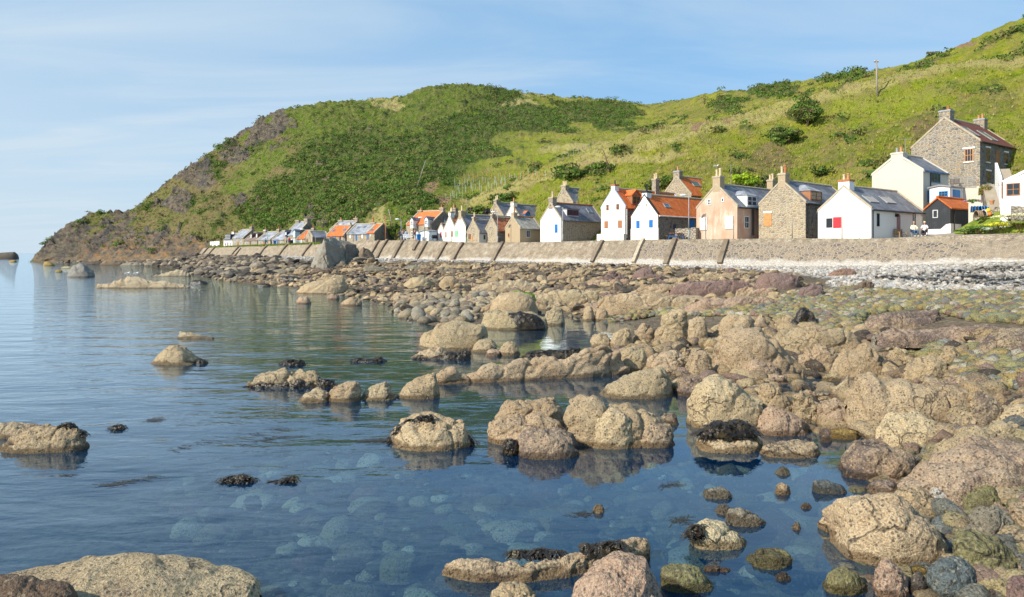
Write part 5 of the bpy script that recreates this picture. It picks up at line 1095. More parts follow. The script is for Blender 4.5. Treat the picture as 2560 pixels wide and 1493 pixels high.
    r('pale rounded boulder below the massive creased one', [(2187,1088),(2198,1062),(2221,1046),(2256,1041),(2294,1041),(2332,1053),(2351,1065),(2380,1088),(2397,1106)], 1128, 'light', .96, k=.36, crack=.3)
    r('long low tan boulder running back to the right from the pale rounded one', [(2322,1140),(2348,1113),(2395,1094),(2427,1069),(2459,1065),(2491,1057),(2522,1062),(2530,1082)], 1152, 'tan', .92, k=.30)
    r('flat rock in the inlet crowned with black seaweed', [(1738,1118),(1745,1095),(1800,1088),(1860,1083),(1895,1093),(1908,1112)], 1134, 'light', .95, k=.36, z0=0, key='cap')
    r('low double rock in the inlet right of the seaweed crowned one', [(1898,1137),(1905,1115),(1930,1108),(1975,1109),(2000,1102),(2040,1105),(2051,1128)], 1146, 'tan', .85, k=.34, z0=0)
    r('yellow flat topped stone in the narrow inlet', [(2070,1092),(2078,1077),(2100,1074),(2140,1077),(2148,1094)], 1099, 'yellow', .75, z0=0, crack=.1, lump=.4)
    r('little brown round stone by the yellow flat topped one', dome(2049,2080,1088,1107), 1107, 'brown', .8, z0=0)
    r('spiky twin peaked boulder at the right of the tidal pool', [(1634,845),(1658,792),(1683,778),(1708,775),(1718,805),(1729,850)], 856, 'tan', .88, k=.36, crack=.8)
    r('rounded twin next to the spiky boulder', [(1718,848),(1722,800),(1745,790),(1762,793),(1769,820),(1771,852)], 858, 'tan', .9, k=.42)
    r('squat lumpy rock at the near side of the tidal pool', [(1523,860),(1535,830),(1562,817),(1576,822),(1582,850)], 868, 'tan', .92, k=.45); r('low brown rock touching the tidal pool', [(1475,862),(1482,838),(1500,832),(1525,842),(1540,864)], 868, 'tan', .88, k=.4)
    r('knobbly upright rock between the tidal pool and the spiky boulder', [(1579,852),(1590,825),(1610,808),(1630,815),(1638,845)], 856, 'tan', .9, k=.45, crack=.9)
    r('block of tan rock right of the long ridge', [(1614,940),(1617,900),(1630,888),(1660,883),(1690,880),(1712,890),(1718,922)], 940, 'tan', .95, k=.36)
    r('tall rounded stone in front of the peaked mass', [(1716,938),(1722,885),(1740,874),(1762,876),(1780,895),(1784,935)], 947, 'tan', .93, k=.42)
    r('purple round rock near the water right of the whale backed boulder', [(1688,975),(1700,945),(1725,937),(1745,940),(1760,960),(1764,985)], 992, 'pink', .6, k=.42, z0=0)
    r('smooth tan slope joining the long ridge to the field of boulders', [(1540,925),(1552,880),(1575,868),(1605,872),(1618,890),(1622,925)], 930, 'tan', .96, k=.4)
    r('ragged peak of tan rock beyond the great smooth boulder', [(1765,856),(1792,820),(1811,802),(1827,786),(1858,784),(1877,795),(1886,824)], 850, 'tan', .93, k=.40, crack=.9)
    r('large ridged mass below the ragged peak', [(1775,890),(1795,843),(1833,824),(1865,819),(1903,822),(1912,837),(1938,849),(1947,862),(1963,881),(1982,897),(2008,916),(2011,931)], 938, 'tan', .92, k=.34, crack=1.0)
    r('low lobe facing the small upper pool', [(1846,935),(1860,900),(1890,893),(1925,898),(1948,915),(1956,940)], 948, 'pink', .8, k=.42)
    r('broad rough mass right of the ragged peak', [(1936,850),(1951,827),(1976,824),(2014,822),(2046,816),(2065,821),(2110,820),(2140,835),(2152,870)], 882, 'tan', .88, k=.32, crack=1.0)
    r('sloping slab above the small upper pool', [(1993,912),(2010,870),(2040,860),(2060,862),(2080,880),(2098,910)], 920, 'tan', .95, k=.40, crack=.7)
    r('black weed covered spike standing on the cobbles', [(1966,822),(1989,792),(2001,773),(2011,764),(2027,776),(2040,795),(2043,816)], 820, 'dark', .9, k=.40, key='spike')
    r('small tan peak beside the green cobbles', [(1879,816),(1892,794),(1904,784),(1913,795),(1918,815)], 817, 'tan', .95, k=.45)
    r('broad pale boulder above the massive creased one', [(2074,940),(2094,903),(2109,878),(2141,870),(2151,862),(2170,859),(2186,872),(2202,894),(2217,907),(2244,930)], 942, 'tan', .9, k=.36, crack=.6)
    r('rounded striped boulder with purple flank near the cobbles', [(2260,925),(2275,903),(2300,894),(2332,887),(2357,897),(2373,919),(2388,944)], 955, 'tan', .72, k=.40, crack=.7)
    r('grey tan rounded rock between the rough mass and the cobbles', [(2171,876),(2180,845),(2205,829),(2225,832),(2240,858),(2244,880)], 884, 'sea', .85, k=.42)
    r('flat purple pink rock shelf on the cobble beach', [(2160,812),(2175,785),(2230,778),(2300,780),(2340,772),(2366,794)], 824, 'pink', .5, k=.36)
    r('long low purple shelf running to the right edge below the cobbles', [(2190,845),(2230,822),(2300,826),(2380,815),(2480,812),(2530,824),(2600,860)], 858, 'pink', .55, k=.16)
    r('dark faced slab with pale top at the right edge', [(2426,888),(2455,850),(2490,828),(2530,822),(2580,815),(2640,870)], 890, 'tan', .45, k=.30)
    r('tan rounded rock beside the right hand cobbles', [(2348,898),(2360,870),(2385,865),(2405,885),(2418,918)], 922, 'tan', .85, k=.42)
    r('pale knobs of rock left of the right hand cobbles', dome(2215,2275,868,905), 905, 'tan', .9); r('small rounded grey stone among pale knobs', dome(2338,2392,846,880), 880, 'grey', .7)
    # --- belt under the wall
    r('dark purple humped boulder under the middle of the sea wall', [(1884,712),(1904,686),(1937,682),(1975,682),(1996,695),(2003,718)], 724, 'purple', .9, k=.4)
    r('pink sloping slab against the white shingle', [(2070,688),(2090,675),(2115,671),(2135,675),(2140,688)], 690, (.42,.27,.20), .95, k=.3, lump=.4)
    r('flat purple slab at the foot of the rubble wall', [(1805,688),(1815,671),(1832,669),(1846,675),(1852,688)], 689, 'purple', .9, k=.35, lump=.4)
    r('reddish purple boulder below the buttress', [(1578,694),(1590,678),(1612,668),(1630,672),(1642,694)], 696, 'purple', .9, k=.4); r('small purple peak left of the reddish boulder', dome(1515,1544,676,693), 693, 'purple', .9)
    r('tan backed purple boulder nearest the shingle', [(1984,748),(2000,722),(2030,709),(2052,714),(2064,742)], 750, 'purple', .75, k=.4)
    r('brown whale backed ledge on the middle beach', [(1672,722),(1720,704),(1790,700),(1860,702),(1900,722)], 740, 'purple', .8, k=.3, crack=.9)
    r('long tan ledge broken into blocks on the middle beach', [(1495,755),(1520,735),(1580,728),(1640,733),(1700,738),(1760,742),(1790,765)], 778, 'tan', .9, k=.2, crack=1.0); r('tan ledge behind the tidal pool with square blocks', [(1560,735),(1600,716),(1680,712),(1760,716),(1800,735)], 745, 'tan', .85, k=.2, crack=1.0)
    r('brown ledge running toward the green cobbles', [(1700,770),(1760,748),(1840,742),(1930,748),(1985,768)], 775, 'pink', .7, k=.22, crack=.9)
    r('low log like rock lying on the white shingle', [(2106,730),(2135,714),(2165,701),(2182,701),(2184,712)], 732, 'brown', .8, k=.12)
    r('tan ledge with fractured blocks left of the middle beach', [(1330,748),(1370,730),(1430,722),(1490,728),(1520,748)], 760, 'tan', .9, k=.25, crack=1.0); r('brown rock ledge above the green capped boulder', [(1180,722),(1230,704),(1300,700),(1350,708),(1385,724)], 730, 'tan', .85, k=.25, crack=1.0)
    r('smooth pale boulder at the far water edge, largest there', [(740,734),(755,716),(772,708),(800,700),(840,693),(858,697),(870,710),(870,726)], 735, 'tan', .9, k=.36, crack=.6)
    r('small rounded rock standing in the far shallows', dome(740,778,740,760), 760, 'pink', .9, z0=0, k=.45); r('broad low dome at the edge of the far shallows', [(848,762),(865,748),(885,741),(902,748),(906,762)], 765, 'tan', .95, z0=0, k=.42); r('brown stone beside the broad low dome in the far shallows', dome(818,850,733,749), 749, 'pink', .7, z0=0)
    r('knobbly tan rock heap on the far middle beach', [(1010,712),(1030,694),(1050,690),(1070,698),(1085,714)], 720, 'tan', .9, k=.4, crack=.9); r('rounded tan rock on the far middle beach', dome(1095,1150,690,722), 722, 'tan', .9, k=.4)
    # --- far left and the offshore rocks
    r('grey pointed sea stack standing off the headland', [(169,692),(175,674),(188,664),(198,657),(216,662),(224,672),(234,676),(238,691)], 693, 'grey', .95, k=.40, z0=0, crack=1, amp=1.8, p=.9, lump=.5, cat='sea stack', name='sea_stack')
    r('long yellowish skerry with two gulls on its hump', [(238,719),(244,709),(267,710),(287,703),(312,695),(320,691),(343,691),(353,696),(376,701),(396,702),(411,701),(440,707),(474,714)], 721, 'pale', .85, k=.10, z0=0, crack=.9, cat='skerry', name='skerry', key='skerry')
    r('second low skerry behind the long yellowish one', [(375,689),(400,687),(420,681),(440,674),(458,675),(478,688)], 691, 'pale', .8, k=.2, z0=0, crack=.8, cat='skerry', name='skerry')
    r('dark flat topped islet at the far left horizon', [(-40,640),(-20,634),(15,631),(36,630),(44,636),(47,646)], 648, 'dark', .9, k=.4, z0=0, crack=.5, cat='islet', name='islet')
    r('yellow topped rock just off the headland tip', [(107,664),(112,655),(120,653),(128,656),(138,663)], 665, 'yellow', .85, z0=0, k=.4); r('tiny low rock awash near the dark islet', dome(22,43,650,656), 656, 'yellow', .9, z0=0); r('tiny yellow rock awash before the sea stack', dome(138,157,674,681), 681, 'yellow', .9, z0=0); r('thin flat rock awash behind the tiny yellow one', dome(153,181,666,671), 671, 'pale', .9, z0=0)
    def crag(lb, x0, x1, ytop, base, Y, depth, col, cuts, seed):
        V, Fc = ico(6); rg = np.random.default_rng(seed); W = (x1-x0)/F*Y/2; hh = (base-ytop)/F*Y; c = px3((x0+x1)/2, base, Y); V = V*np.array([1.25, 1.25, 1.3])
        for n, o in cuts: n = np.array(n, float); n /= np.linalg.norm(n); h = V @ n; V = V-np.clip(h-o, 0, None)[:, None]*n*.97
        V = V/np.array([V[:, 0].max(), 1.0, V[:, 2].max()])*np.array([W, depth, hh]); f1, f2 = worley(V*.55+seed, seed); nn = V/np.linalg.norm(V, axis=1)[:, None]
        V = V+nn*(fbm(V*.8+seed, 5)*.30+.35*(np.minimum(f2-f1, .4)-.2)-.25*np.exp(-((f2-f1)/.04)**2))[:, None]
        o = npmesh('outcrop', V, Fc, M['rock'], loc=c); o.color = (*col, .98); tag(o, lb, 'outcrop')
    crag('huge grey slabby outcrop standing in front of the far sea wall', 766, 866, 590, 662, 108, 3.2, (.33,.315,.265), [((-.75,-.45,.45),.52),((.75,-.5,.4),.55),((-.2,-1,.35),.62),((.5,-.2,.9),.78),((-.5,0,.8),.80),((0,-.6,-.4),.8)], 3)
    crag('darker back part of the huge grey outcrop', 832, 900, 600, 655, 111, 2.4, (.22,.21,.18), [((.8,-.4,.5),.5),((-.3,-.9,.4),.6),((.2,-.1,1),.8)], 5)
    crag('brown low end of the huge grey outcrop', 884, 938, 618, 652, 111, 2.0, (.23,.175,.125), [((.6,-.5,.7),.5),((-.6,-.5,.5),.6),((0,-1,.3),.6)], 8)
    for i, (x0, x1, tp, b, tn) in enumerate(((195,262,653,661,'dark'),(250,312,653,662,'brown'),(300,362,655,664,'sea'),(392,460,657,666,'brown'),(445,510,655,664,'dark'),(505,540,648,655,'brown'),(560,590,643,650,'sea'))):
        r(['black rock at the water under the headland cliff', 'brown ledge below the orange stained cliff', 'pale ledge right of the brown one below the cliff', 'brown rock before the inlet under the brown slope', 'dark weedy rock at the head of the far inlet', 'brown boulder left of the start of the sea wall', 'grey boulder on shingle under the far sea wall'][i], dome(x0, x1, tp, b), b, tn, .85, z0=.1 if i < 5 else None, crack=1, amp=2, k=.25)
hand_rocks()

# ================================================================ loose stones
def variants(n, sub, amp=.22, flat=1.0, seed=1, ang=0):
    V0, Fc = ico(sub); out = []; rg = np.random.default_rng(seed+50)
    for i in range(n):
        f1, f2 = worley(V0*.9+seed*5+i*3.7, seed+i)
        d = 1+amp*fbm(V0*1.1+i*9.1+seed, 3)+amp*.7*(np.minimum(f2-f1, .5)-.2)
        V = V0*d[:, None]
        for _ in range(ang):
            n = rg.normal(size=3); n /= np.linalg.norm(n); h = V @ n; o = rg.uniform(.45, .82); V = V-np.clip(h-o, 0, None)[:, None]*n*.92
        out.append((V*np.array([1, 1, flat]), Fc))
    return out
def scatter(name, polys, sizes, cols, n, zoff=.25, sub=2, flat=.7, seed=1, kind='stuff', smooth=True, maxY=260, wet=False, zmax=None, jit=.22, tries=40, wts=None, cov=(.7, 1.0), size_pow=2.0, mat='rubble', ymin=None, ang=0):
    rg = np.random.default_rng(seed); polys = polys if isinstance(polys[0], list) else [polys]
    allp = np.array([q for pl in polys for q in pl]); xa, xb = allp[:, 0].min(), allp[:, 0].max(); ya, yb = max(allp[:, 1].min(), 636), allp[:, 1].max()
    X, Yv, Z = [], [], []; got = 0
    Y0, Y1 = max(4.6, (H-3.2)*F/max(yb-HY, 1)), min(maxY, (H+1)*F/max(ya-HY, 2))
    for _ in range(tries):
        m = max(2000, n*2); x = rg.uniform(xa, xb, m); Y = np.sqrt(rg.uniform(Y0**2, Y1**2, m)); z = ground0(x, Y); y = HY-(z-H)*F/Y
        ok = np.zeros(m, bool)
        for pl in polys: ok |= inpoly(x, y, pl)
        ok &= Y < edgeY(x)-1.2
        if zmax is not None: ok &= z < zmax
        if ymin is not None: ok &= z > ymin
        X.append(x[ok]); Yv.append(Y[ok]); Z.append(z[ok]); got += ok.sum()
        if got >= n: break
    x, Y, z = np.concatenate(X)[:n], np.concatenate(Yv)[:n], np.concatenate(Z)[:n]; m = len(x)
    wx = (x-CX)/F*Y; s = sizes[0]+(sizes[1]-sizes[0])*rg.random(m)**size_pow
    vs = variants(10, sub, .30, flat, seed, ang); vi = rg.integers(0, 10, m); cols = np.array(cols, float); ci = rg.choice(len(cols), m, p=wts)
    AV, AF, AC = [], [], []; base = 0
    for k in range(10):
        idx = np.where(vi == k)[0]
        if not len(idx): continue
        V0, F0 = vs[k]; th = rg.uniform(0, 2*np.pi, len(idx)); ct, st = np.cos(th)[:, None], np.sin(th)[:, None]
        sc = s[idx][:, None]*rg.uniform(.75, 1.3, (len(idx), 3))
        lx, ly, lz = V0[None, :, 0]*sc[:, 0:1], V0[None, :, 1]*sc[:, 1:2], V0[None, :, 2]*sc[:, 2:3]
        tl = rg.normal(0, .25, (len(idx), 1)); lz2 = lz+lx*tl
        PX = lx*ct-ly*st+wx[idx][:, None]; PY = lx*st+ly*ct+Y[idx][:, None]; PZ = lz2+(z[idx]+s[idx]*zoff)[:, None]
        AV.append(np.stack([PX, PY, PZ], -1).reshape(-1, 3)); nvv = len(V0)
        AF.append((F0[None]+(np.arange(len(idx))*nvv)[:, None, None]).reshape(-1, 3)+base); base += nvv*len(idx)
        c = cols[ci[idx]]*rg.uniform(1-jit, 1+jit, (len(idx), 1)); cv = rg.uniform(cov[0], cov[1], (len(idx), 1))
        AC.append(np.repeat(np.concatenate([c, cv], 1), nvv, 0))
    o = npmesh(name, np.concatenate(AV), np.concatenate(AF), M[mat], col=np.concatenate(AC), smooth=smooth)
    return tag(o, kind=kind)
TAN = [(.47,.365,.215), (.41,.315,.185), (.52,.41,.255), (.34,.255,.16), (.26,.185,.15), (.075,.062,.048)]
BELT = [(480,705),(560,690),(640,672),(850,655),(1000,655),(1450,662),(1700,670),(1940,682),(2060,708),(2010,745),(1850,775),(1640,790),(1500,800),(1330,790),(1210,785),(1000,785),(960,765),(860,745),(760,728),(640,708)]
BELT2 = [(110,658),(200,646),(350,640),(520,640),(800,648),(960,654),(850,668),(660,690),(560,700),(480,690),(440,668),(300,664)]
FIELD = [(1540,862),(1700,842),(1900,800),(2150,825),(2560,850),(3050,880),(3050,1110),(2400,1090),(2180,1100),(2060,1100),(1900,1050),(1760,1000),(1640,960),(1560,930)]
HEAP = [(2040,1200),(2200,1130),(2420,1080),(3000,1000),(3000,1493),(2300,1510),(2050,1493),(2000,1420),(2030,1330)]
def ledges():
    rg = np.random.default_rng(77)
    zones = [([(500,700),(640,676),(1000,664),(1300,668),(1330,700),(1000,730),(880,728),(760,712),(640,704)], 34, (50,130), (9,20), 'weedy tan ledge among the far shore rocks', 'ledges on the far shore', ['tan','tan','sea','brown']),
             ([(1000,690),(1300,668),(1480,672),(1500,780),(1250,785),(1200,765),(1000,765)], 26, (60,150), (14,26), 'angular tan ledge on the shore below the middle cottages', 'ledges on the middle shore', ['tan','tan','pink']),
             ([(1460,676),(1880,690),(2010,718),(1980,745),(1700,770),(1500,785)], 26, (70,190), (14,30), 'jointed brown ledge below the orange roofed cottages', 'ledges below the orange roofs', ['tan','pink','purple','pink']),
             ([(1640,960),(1720,870),(1980,900),(2240,880),(2420,900),(2560,990),(2560,1090),(2440,1090),(2180,1090),(2060,1090),(1900,1060)], 26, (60,150), (22,48), 'low barnacled rock filling the gaps of the right hand boulder field', 'low rocks of the boulder field', ['tan','tan','pink','light'])]
    for poly, n, wr, hr, lb, gp, tints in zones:
        P = np.array(poly, float); k = 0
        while k < n:
            x, b = rg.uniform(P[:, 0].min(), P[:, 0].max()), rg.uniform(P[:, 1].min(), P[:, 1].max())
            if not inpoly(np.array([x]), np.array([b]), poly)[0]: continue
            k += 1; sc = .55+.45*(b-P[:, 1].min())/np.ptp(P[:, 1]); w = rg.uniform(*wr)*sc; h = rg.uniform(*hr)*sc; m = rg.integers(5, 9)
            us = np.sort(rg.uniform(.06, .94, m)); hs = rg.uniform(.55, 1.0, m); tl = rg.uniform(-.35, .35)
            tops = [(x-w/2, b)]+[(x-w/2+w*u, b-h*v*(1+tl*(u-.5)*2)*min(1, u/.12, (1-u)/.12)) for u, v in zip(us, hs)]+[(x+w/2, b)]
            rock(lb, tops, b+1, tints[rg.integers(len(tints))], rg.uniform(.7, .95), k=rg.uniform(.16, .34), amp=1.3, crack=1.0, p=.5, q=.6, name='ledge', cat='ledge', group=gp, seed=int(rg.integers(5000)))
ledges()
def loose():
    scatter('beach_rubble', [BELT], (.10,.55), TAN, 5200, .15, 2, .62, 21, wts=[.25,.17,.13,.12,.10,.23], cov=(.6,1), maxY=170, ymin=-.1, ang=10, size_pow=2.8, smooth=False)
    scatter('shore_rubble', [BELT2], (.3,1.2), [(.30,.26,.20),(.36,.30,.22),(.20,.16,.12),(.08,.07,.06),(.40,.33,.22)], 2300, .15, 2, .65, 22, wts=[.16,.12,.22,.42,.08], maxY=285, ymin=-.25, ang=9, smooth=False)
    scatter('beach_cobbles', [COBBLE, COBBLE2], (.07,.26), [(.30,.28,.13),(.38,.33,.15),(.22,.24,.15),(.20,.21,.19),(.40,.30,.12),(.28,.19,.15),(.46,.43,.34)], 16000, .35, 1, .62, 23, cov=(.9,1), size_pow=2.4, wts=[.24,.18,.16,.14,.10,.08,.10])
    scatter('white_shingle', [SHINGLE], (.06,.20), [(.64,.63,.60),(.56,.55,.53),(.70,.68,.64),(.44,.43,.41),(.50,.44,.37)], 15000, .35, 1, .62, 24, cov=(.95,1), maxY=210, size_pow=2)
    scatter('tide_stones', [FIELD], (.08,.36), TAN, 2000, .15, 2, .7, 25, ang=7, size_pow=2.6, wts=[.3,.2,.2,.14,.08,.08], cov=(.6,1), ymin=-.15)
    scatter('foreground_cobbles', [HEAP], (.06,.25), [(.25,.24,.13),(.22,.23,.20),(.34,.29,.16),(.18,.19,.18),(.30,.21,.16),(.40,.32,.2)], 1500, .2, 3, .65, 26, cov=(.8,1), ang=4)
    scatter('sunken_stones', [[(420,1200),(900,1120),(1700,1120),(2080,1140),(2080,1300),(2060,1520),(1200,1600),(500,1600)]], (.05,.34), [(.26,.24,.13),(.30,.26,.16),(.17,.19,.13),(.24,.15,.12),(.56,.56,.40),(.15,.12,.09),(.72,.72,.58),(.40,.38,.24),(.08,.075,.05),(.06,.065,.045)], 1150, .0, 3, .5, 27, cov=(.92,1), zmax=-0.2, size_pow=3.4)
    scatter('shallows_stones', [[(960,785),(1010,770),(1190,775),(1200,815),(1130,808),(1000,812),(975,800)],[(1050,890),(1300,880),(1420,862),(1480,870),(1300,905),(1100,910)],[(1000,745),(1240,735),(1250,775),(1000,775)]], (.12,.42), [(.44,.36,.23),(.36,.33,.26),(.28,.25,.19),(.50,.43,.30)], 420, .3, 2, .7, 28, cov=(.7,1), ymin=-.08)
loose()

# ================================================================ people, furniture and small things
def prom(x, off=1.5, dz=0.0):
    """a spot on the promenade, off metres beyond its edge along the sight line of column x"""
    Y = float(edgeY(x))+off; rise = 0.02+0.075*float(sstep(2150, 2330, x))
    return Vector(((x-CX)/F*Y, Y, float(edgeZ(x))+rise*max(0, off*.8-2)+dz))
def skinned(name, joints, bones, mat, parent=None, sub=2, loc=None):
    """joints: {key: (x, y, z, radius)}, bones: pairs of keys; grown with a Skin modifier and baked"""
    ks = list(joints); me = bpy.data.meshes.new(name)
    me.from_pydata([joints[k][:3] for k in ks], [(ks.index(a), ks.index(b)) for a, b in bones], [])
    o = bpy.data.objects.new(name, me); COL.objects.link(o)
    sk = o.modifiers.new('s', 'SKIN'); sk.use_smooth_shade = True
    for i, k in enumerate(ks):
        r = joints[k][3]; r = r if isinstance(r, tuple) else (r, r); me.skin_vertices[0].data[i].radius = r; me.skin_vertices[0].data[i].use_root = (i == 0)
    sb = o.modifiers.new('b', 'SUBSURF'); sb.levels = sb.render_levels = sub
    dg = bpy.context.evaluated_depsgraph_get(); dg.update(); nm = bpy.data.meshes.new_from_object(o.evaluated_get(dg)); nm.name = name
    bpy.data.objects.remove(o)
    for p in nm.polygons: p.use_smooth = True
    nm.materials.clear(); nm.materials.append(mat); o = bpy.data.objects.new(name, nm)
    if loc is not None: o.location = loc
    return link(o, parent)
SKIN_M = paint((0.56, 0.33, 0.24), 0.6, .1)
def person(loc, rz, label, top, legs, hair, pose='stand', scale=1.0, sleeves=True, hold=False, group=None):
    """faces local -y"""
    root = empty('person', loc, rz, label, 'person', group); root.scale = (scale,)*3
    if pose == 'sit':
        hip = (0, 0.06, .47); kn = lambda s: (s*.13, -.38, .50); an = lambda s: (s*.14, -.40, .09); toe = lambda s: (s*.16, -.58, .05); ch = (0, .16, .86); nk = (0, .15, 1.06); hd = (0, .10, 1.22)
        el = lambda s: (s*.28, .06, .72); ha = lambda s: (s*.10, -.22, .60)
    else:
        hip = (0, 0, .92); kn = lambda s: (s*.10, -.03, .50); an = lambda s: (s*.11, .02, .08); toe = lambda s: (s*.13, -.17, .04); ch = (0, .01, 1.30); nk = (0, 0, 1.50); hd = (0, -.02, 1.64)
        el = lambda s: (s*.27, .03, 1.12); ha = lambda s: (s*.27, -.10, .88)
    J = {'hip': (*hip, .13), 'w': (hip[0], (hip[1]*.6+ch[1]*.4), hip[2]*.6+ch[2]*.4, .125), 'ch': (*ch, (.165, .12)), 'nk': (*nk, .052), 'jaw': (hd[0], hd[1]-.015, hd[2]-.055, .075), 'hd': (*hd, .095), 'crown': (hd[0], hd[1]+.02, hd[2]+.075, .075), 'nose': (hd[0], hd[1]-.115, hd[2]-.01, .017)}
    B = [('hip', 'w'), ('w', 'ch'), ('ch', 'nk'), ('nk', 'jaw'), ('jaw', 'hd'), ('hd', 'crown'), ('hd', 'nose')]
    for s, t in ((-1, 'l'), (1, 'r')):
        J.update({'h'+t: (hip[0]+s*.10, hip[1], hip[2]-.02, .10), 'k'+t: (*kn(s), .062), 'a'+t: (*an(s), .042), 't'+t: (*toe(s), .038), 's'+t: (ch[0]+s*.17, ch[1], ch[2]+.10, .062), 'e'+t: (*el(s), .045), 'p'+t: (*ha(s), .034)})
        B += [('hip', 'h'+t), ('h'+t, 'k'+t), ('k'+t, 'a'+t), ('a'+t, 't'+t), ('ch', 's'+t), ('s'+t, 'e'+t), ('e'+t, 'p'+t)]
        hx, hy, hz = ha(s)
        for f, (dx, dl) in enumerate(((-.030, .075), (-.010, .085), (.010, .082), (.030, .066))):   # four fingers and a thumb
            J['f%s%d' % (t, f)] = (hx+dx, hy-.055 if pose == 'sit' else hy-.02, hz-.01 if pose == 'sit' else hz-.06, .0095)
            J['g%s%d' % (t, f)] = (hx+dx*1.15, hy-dl*1.25 if pose == 'sit' else hy-.035, hz-.05 if pose == 'sit' else hz-dl*1.4, .0085); B += [('p'+t, 'f%s%d' % (t, f)), ('f%s%d' % (t, f), 'g%s%d' % (t, f))]
        J['u'+t] = (hx-s*.045, hy-.03, hz-.005, .0105); B.append(('p'+t, 'u'+t))
    skinned('body', J, B, SKIN_M, root, 1)
    g = .016   # clothes follow the body a little outside it
    def cl(name, keys, extra, mat, grow=g):
        jj = {k: (*J[k][:3], tuple(r+grow for r in J[k][3]) if isinstance(J[k][3], tuple) else J[k][3]+grow) for k in keys}
        return skinned(name, jj, [b for b in B if b[0] in jj and b[1] in jj], mat, root, 1)
    cl('trousers', ['hip', 'hl', 'hr', 'kl', 'kr', 'al', 'ar'], 0, legs)
    up = ['w', 'hip', 'ch', 'sl', 'sr']+(['el', 'er'] if sleeves is not None else [])
    o = {k: J[k] for k in up}; o['nb'] = (nk[0], nk[1], nk[2]-.06, .06)
    if sleeves is True:
        for t in 'lr': e, p = Vector(J['e'+t][:3]), Vector(J['p'+t][:3]); q = e.lerp(p, .8); o['c'+t] = (*q, .036)
    jj = {k: (*v[:3], tuple(r+.024 for r in v[3]) if isinstance(v[3], tuple) else v[3]+.024) for k, v in o.items()}
    bb = [b for b in B if b[0] in jj and b[1] in jj]+[('ch', 'nb')]+([('e'+t, 'c'+t) for t in 'lr'] if sleeves is True else [])
    skinned('jumper' if sleeves is True else 'shirt', jj, bb, top, root, 1)
    V0, Fc = ico(3); V = V0*np.array([.108, .122, .105]); V = V[:, :]; keep = (V[:, 2] > -.01) | (V[:, 1] > .02)
    fk = Fc[keep[Fc].all(1)]; npmesh('hair', V+np.array([hd[0], hd[1]+.022, hd[2]+.045]), fk, hair, root)
    fe = MB()
    for s in (-1, 1): fe.box((hd[0]+s*.036-.014, hd[1]-.098, hd[2]+.005), (hd[0]+s*.036+.014, hd[1]-.088, hd[2]+.020))
    fe.build('eyes', M['black'], root)
    fe = MB(); fe.box((hd[0]-.028, hd[1]-.092, hd[2]-.062), (hd[0]+.028, hd[1]-.082, hd[2]-.052)); fe.build('mouth', M['red'], root)
    sh = MB()
    for s in (-1, 1):
        a, tt = an(s), toe(s); sh.box((a[0]-.05, tt[1]-.03, -.005), (a[0]+.055, a[1]+.06, .075))
    for i, s in enumerate((-1, 1)):
        a, tt = an(s), toe(s); q = MB(); q.box((a[0]-.05, tt[1]-.03, -.004), (a[0]+.055, a[1]+.06, .075)); q.build('shoe', M['grey_p'] if pose == 'sit' else M['black'], root, bevel=.015)
    return root
def chair(loc, rz, label, mat, group):
    r = empty('chair', loc, rz, label, 'chair', group)
    b = MB(); b.box((-.25, -.26, .40), (.25, .26, .44)); b.build('seat', M[mat], r, bevel=.01)
    b = MB(); b.hexa([Vector(p) for p in ((-.25,.25,.44),(.25,.25,.44),(.25,.28,.44),(-.25,.28,.44),(-.25,.36,.98),(.25,.36,.98),(.25,.39,.98),(-.25,.39,.98))]); b.build('backrest', M[mat], r)
    for sx in (-1, 1):
        for sy in (-1, 1): b = MB(); b.tube((sx*.25, sy*.22, .42), (sx*.27, -sy*.24, -.02), .018, n=6); b.build('leg', M['metal'], r)
        b = MB(); b.box((sx*.27-.02, -.24, .62), (sx*.27+.02, .30, .65)); b.build('armrest', M['metal'], r)
    return r
def lamp_post(x, ytop, off, label, side=-1):
    p = prom(x, off); h = zpx(ytop, p.y)-p.z; r = empty('street_lamp', p, 0, label, 'street lamp', 'street lamps along the promenade')
    b = MB(); b.tube((0, 0, -.2), (0, 0, h*.22), .09, .085, 10); b.tube((0, 0, h*.22), (0, 0, h), .06, .045, 10); b.build('post', M['metal'], r, smooth=True)
    b = MB(); b.tube((0, 0, h-.05), (side*.45, 0, h+.06), .03, n=8); b.build('arm', M['metal'], r)
    V0, F0 = ico(3); npmesh('lamp_head', V0*np.array([.36, .17, .13])+np.array([side*.62, 0, h+.05]), F0, M['white_p'], r)
def pole(name, base, top, r0, r1, mat, label, cat, group=None, cross=None):
    r = empty(name, base, 0, label, cat, group); b = MB(); b.tube((0, 0, -.4), Vector(top)-Vector(base), r0, r1, 9); b.build('shaft', M[mat], r, smooth=True)
    if cross:
        t = Vector(top)-Vector(base); b = MB(); b.box((t.x-cross, t.y-.05, t.z-.35), (t.x+cross, t.y+.05, t.z-.22)); b.build('crossarm', M['wood_dk'], r)
        for s in (-1, 1): b = MB(); b.tube((t.x+s*cross*.8, t.y, t.z-.22), (t.x+s*cross*.8, t.y, t.z-.05), .05, n=6); b.build('insulator', M['grey_p'], r)
    return r
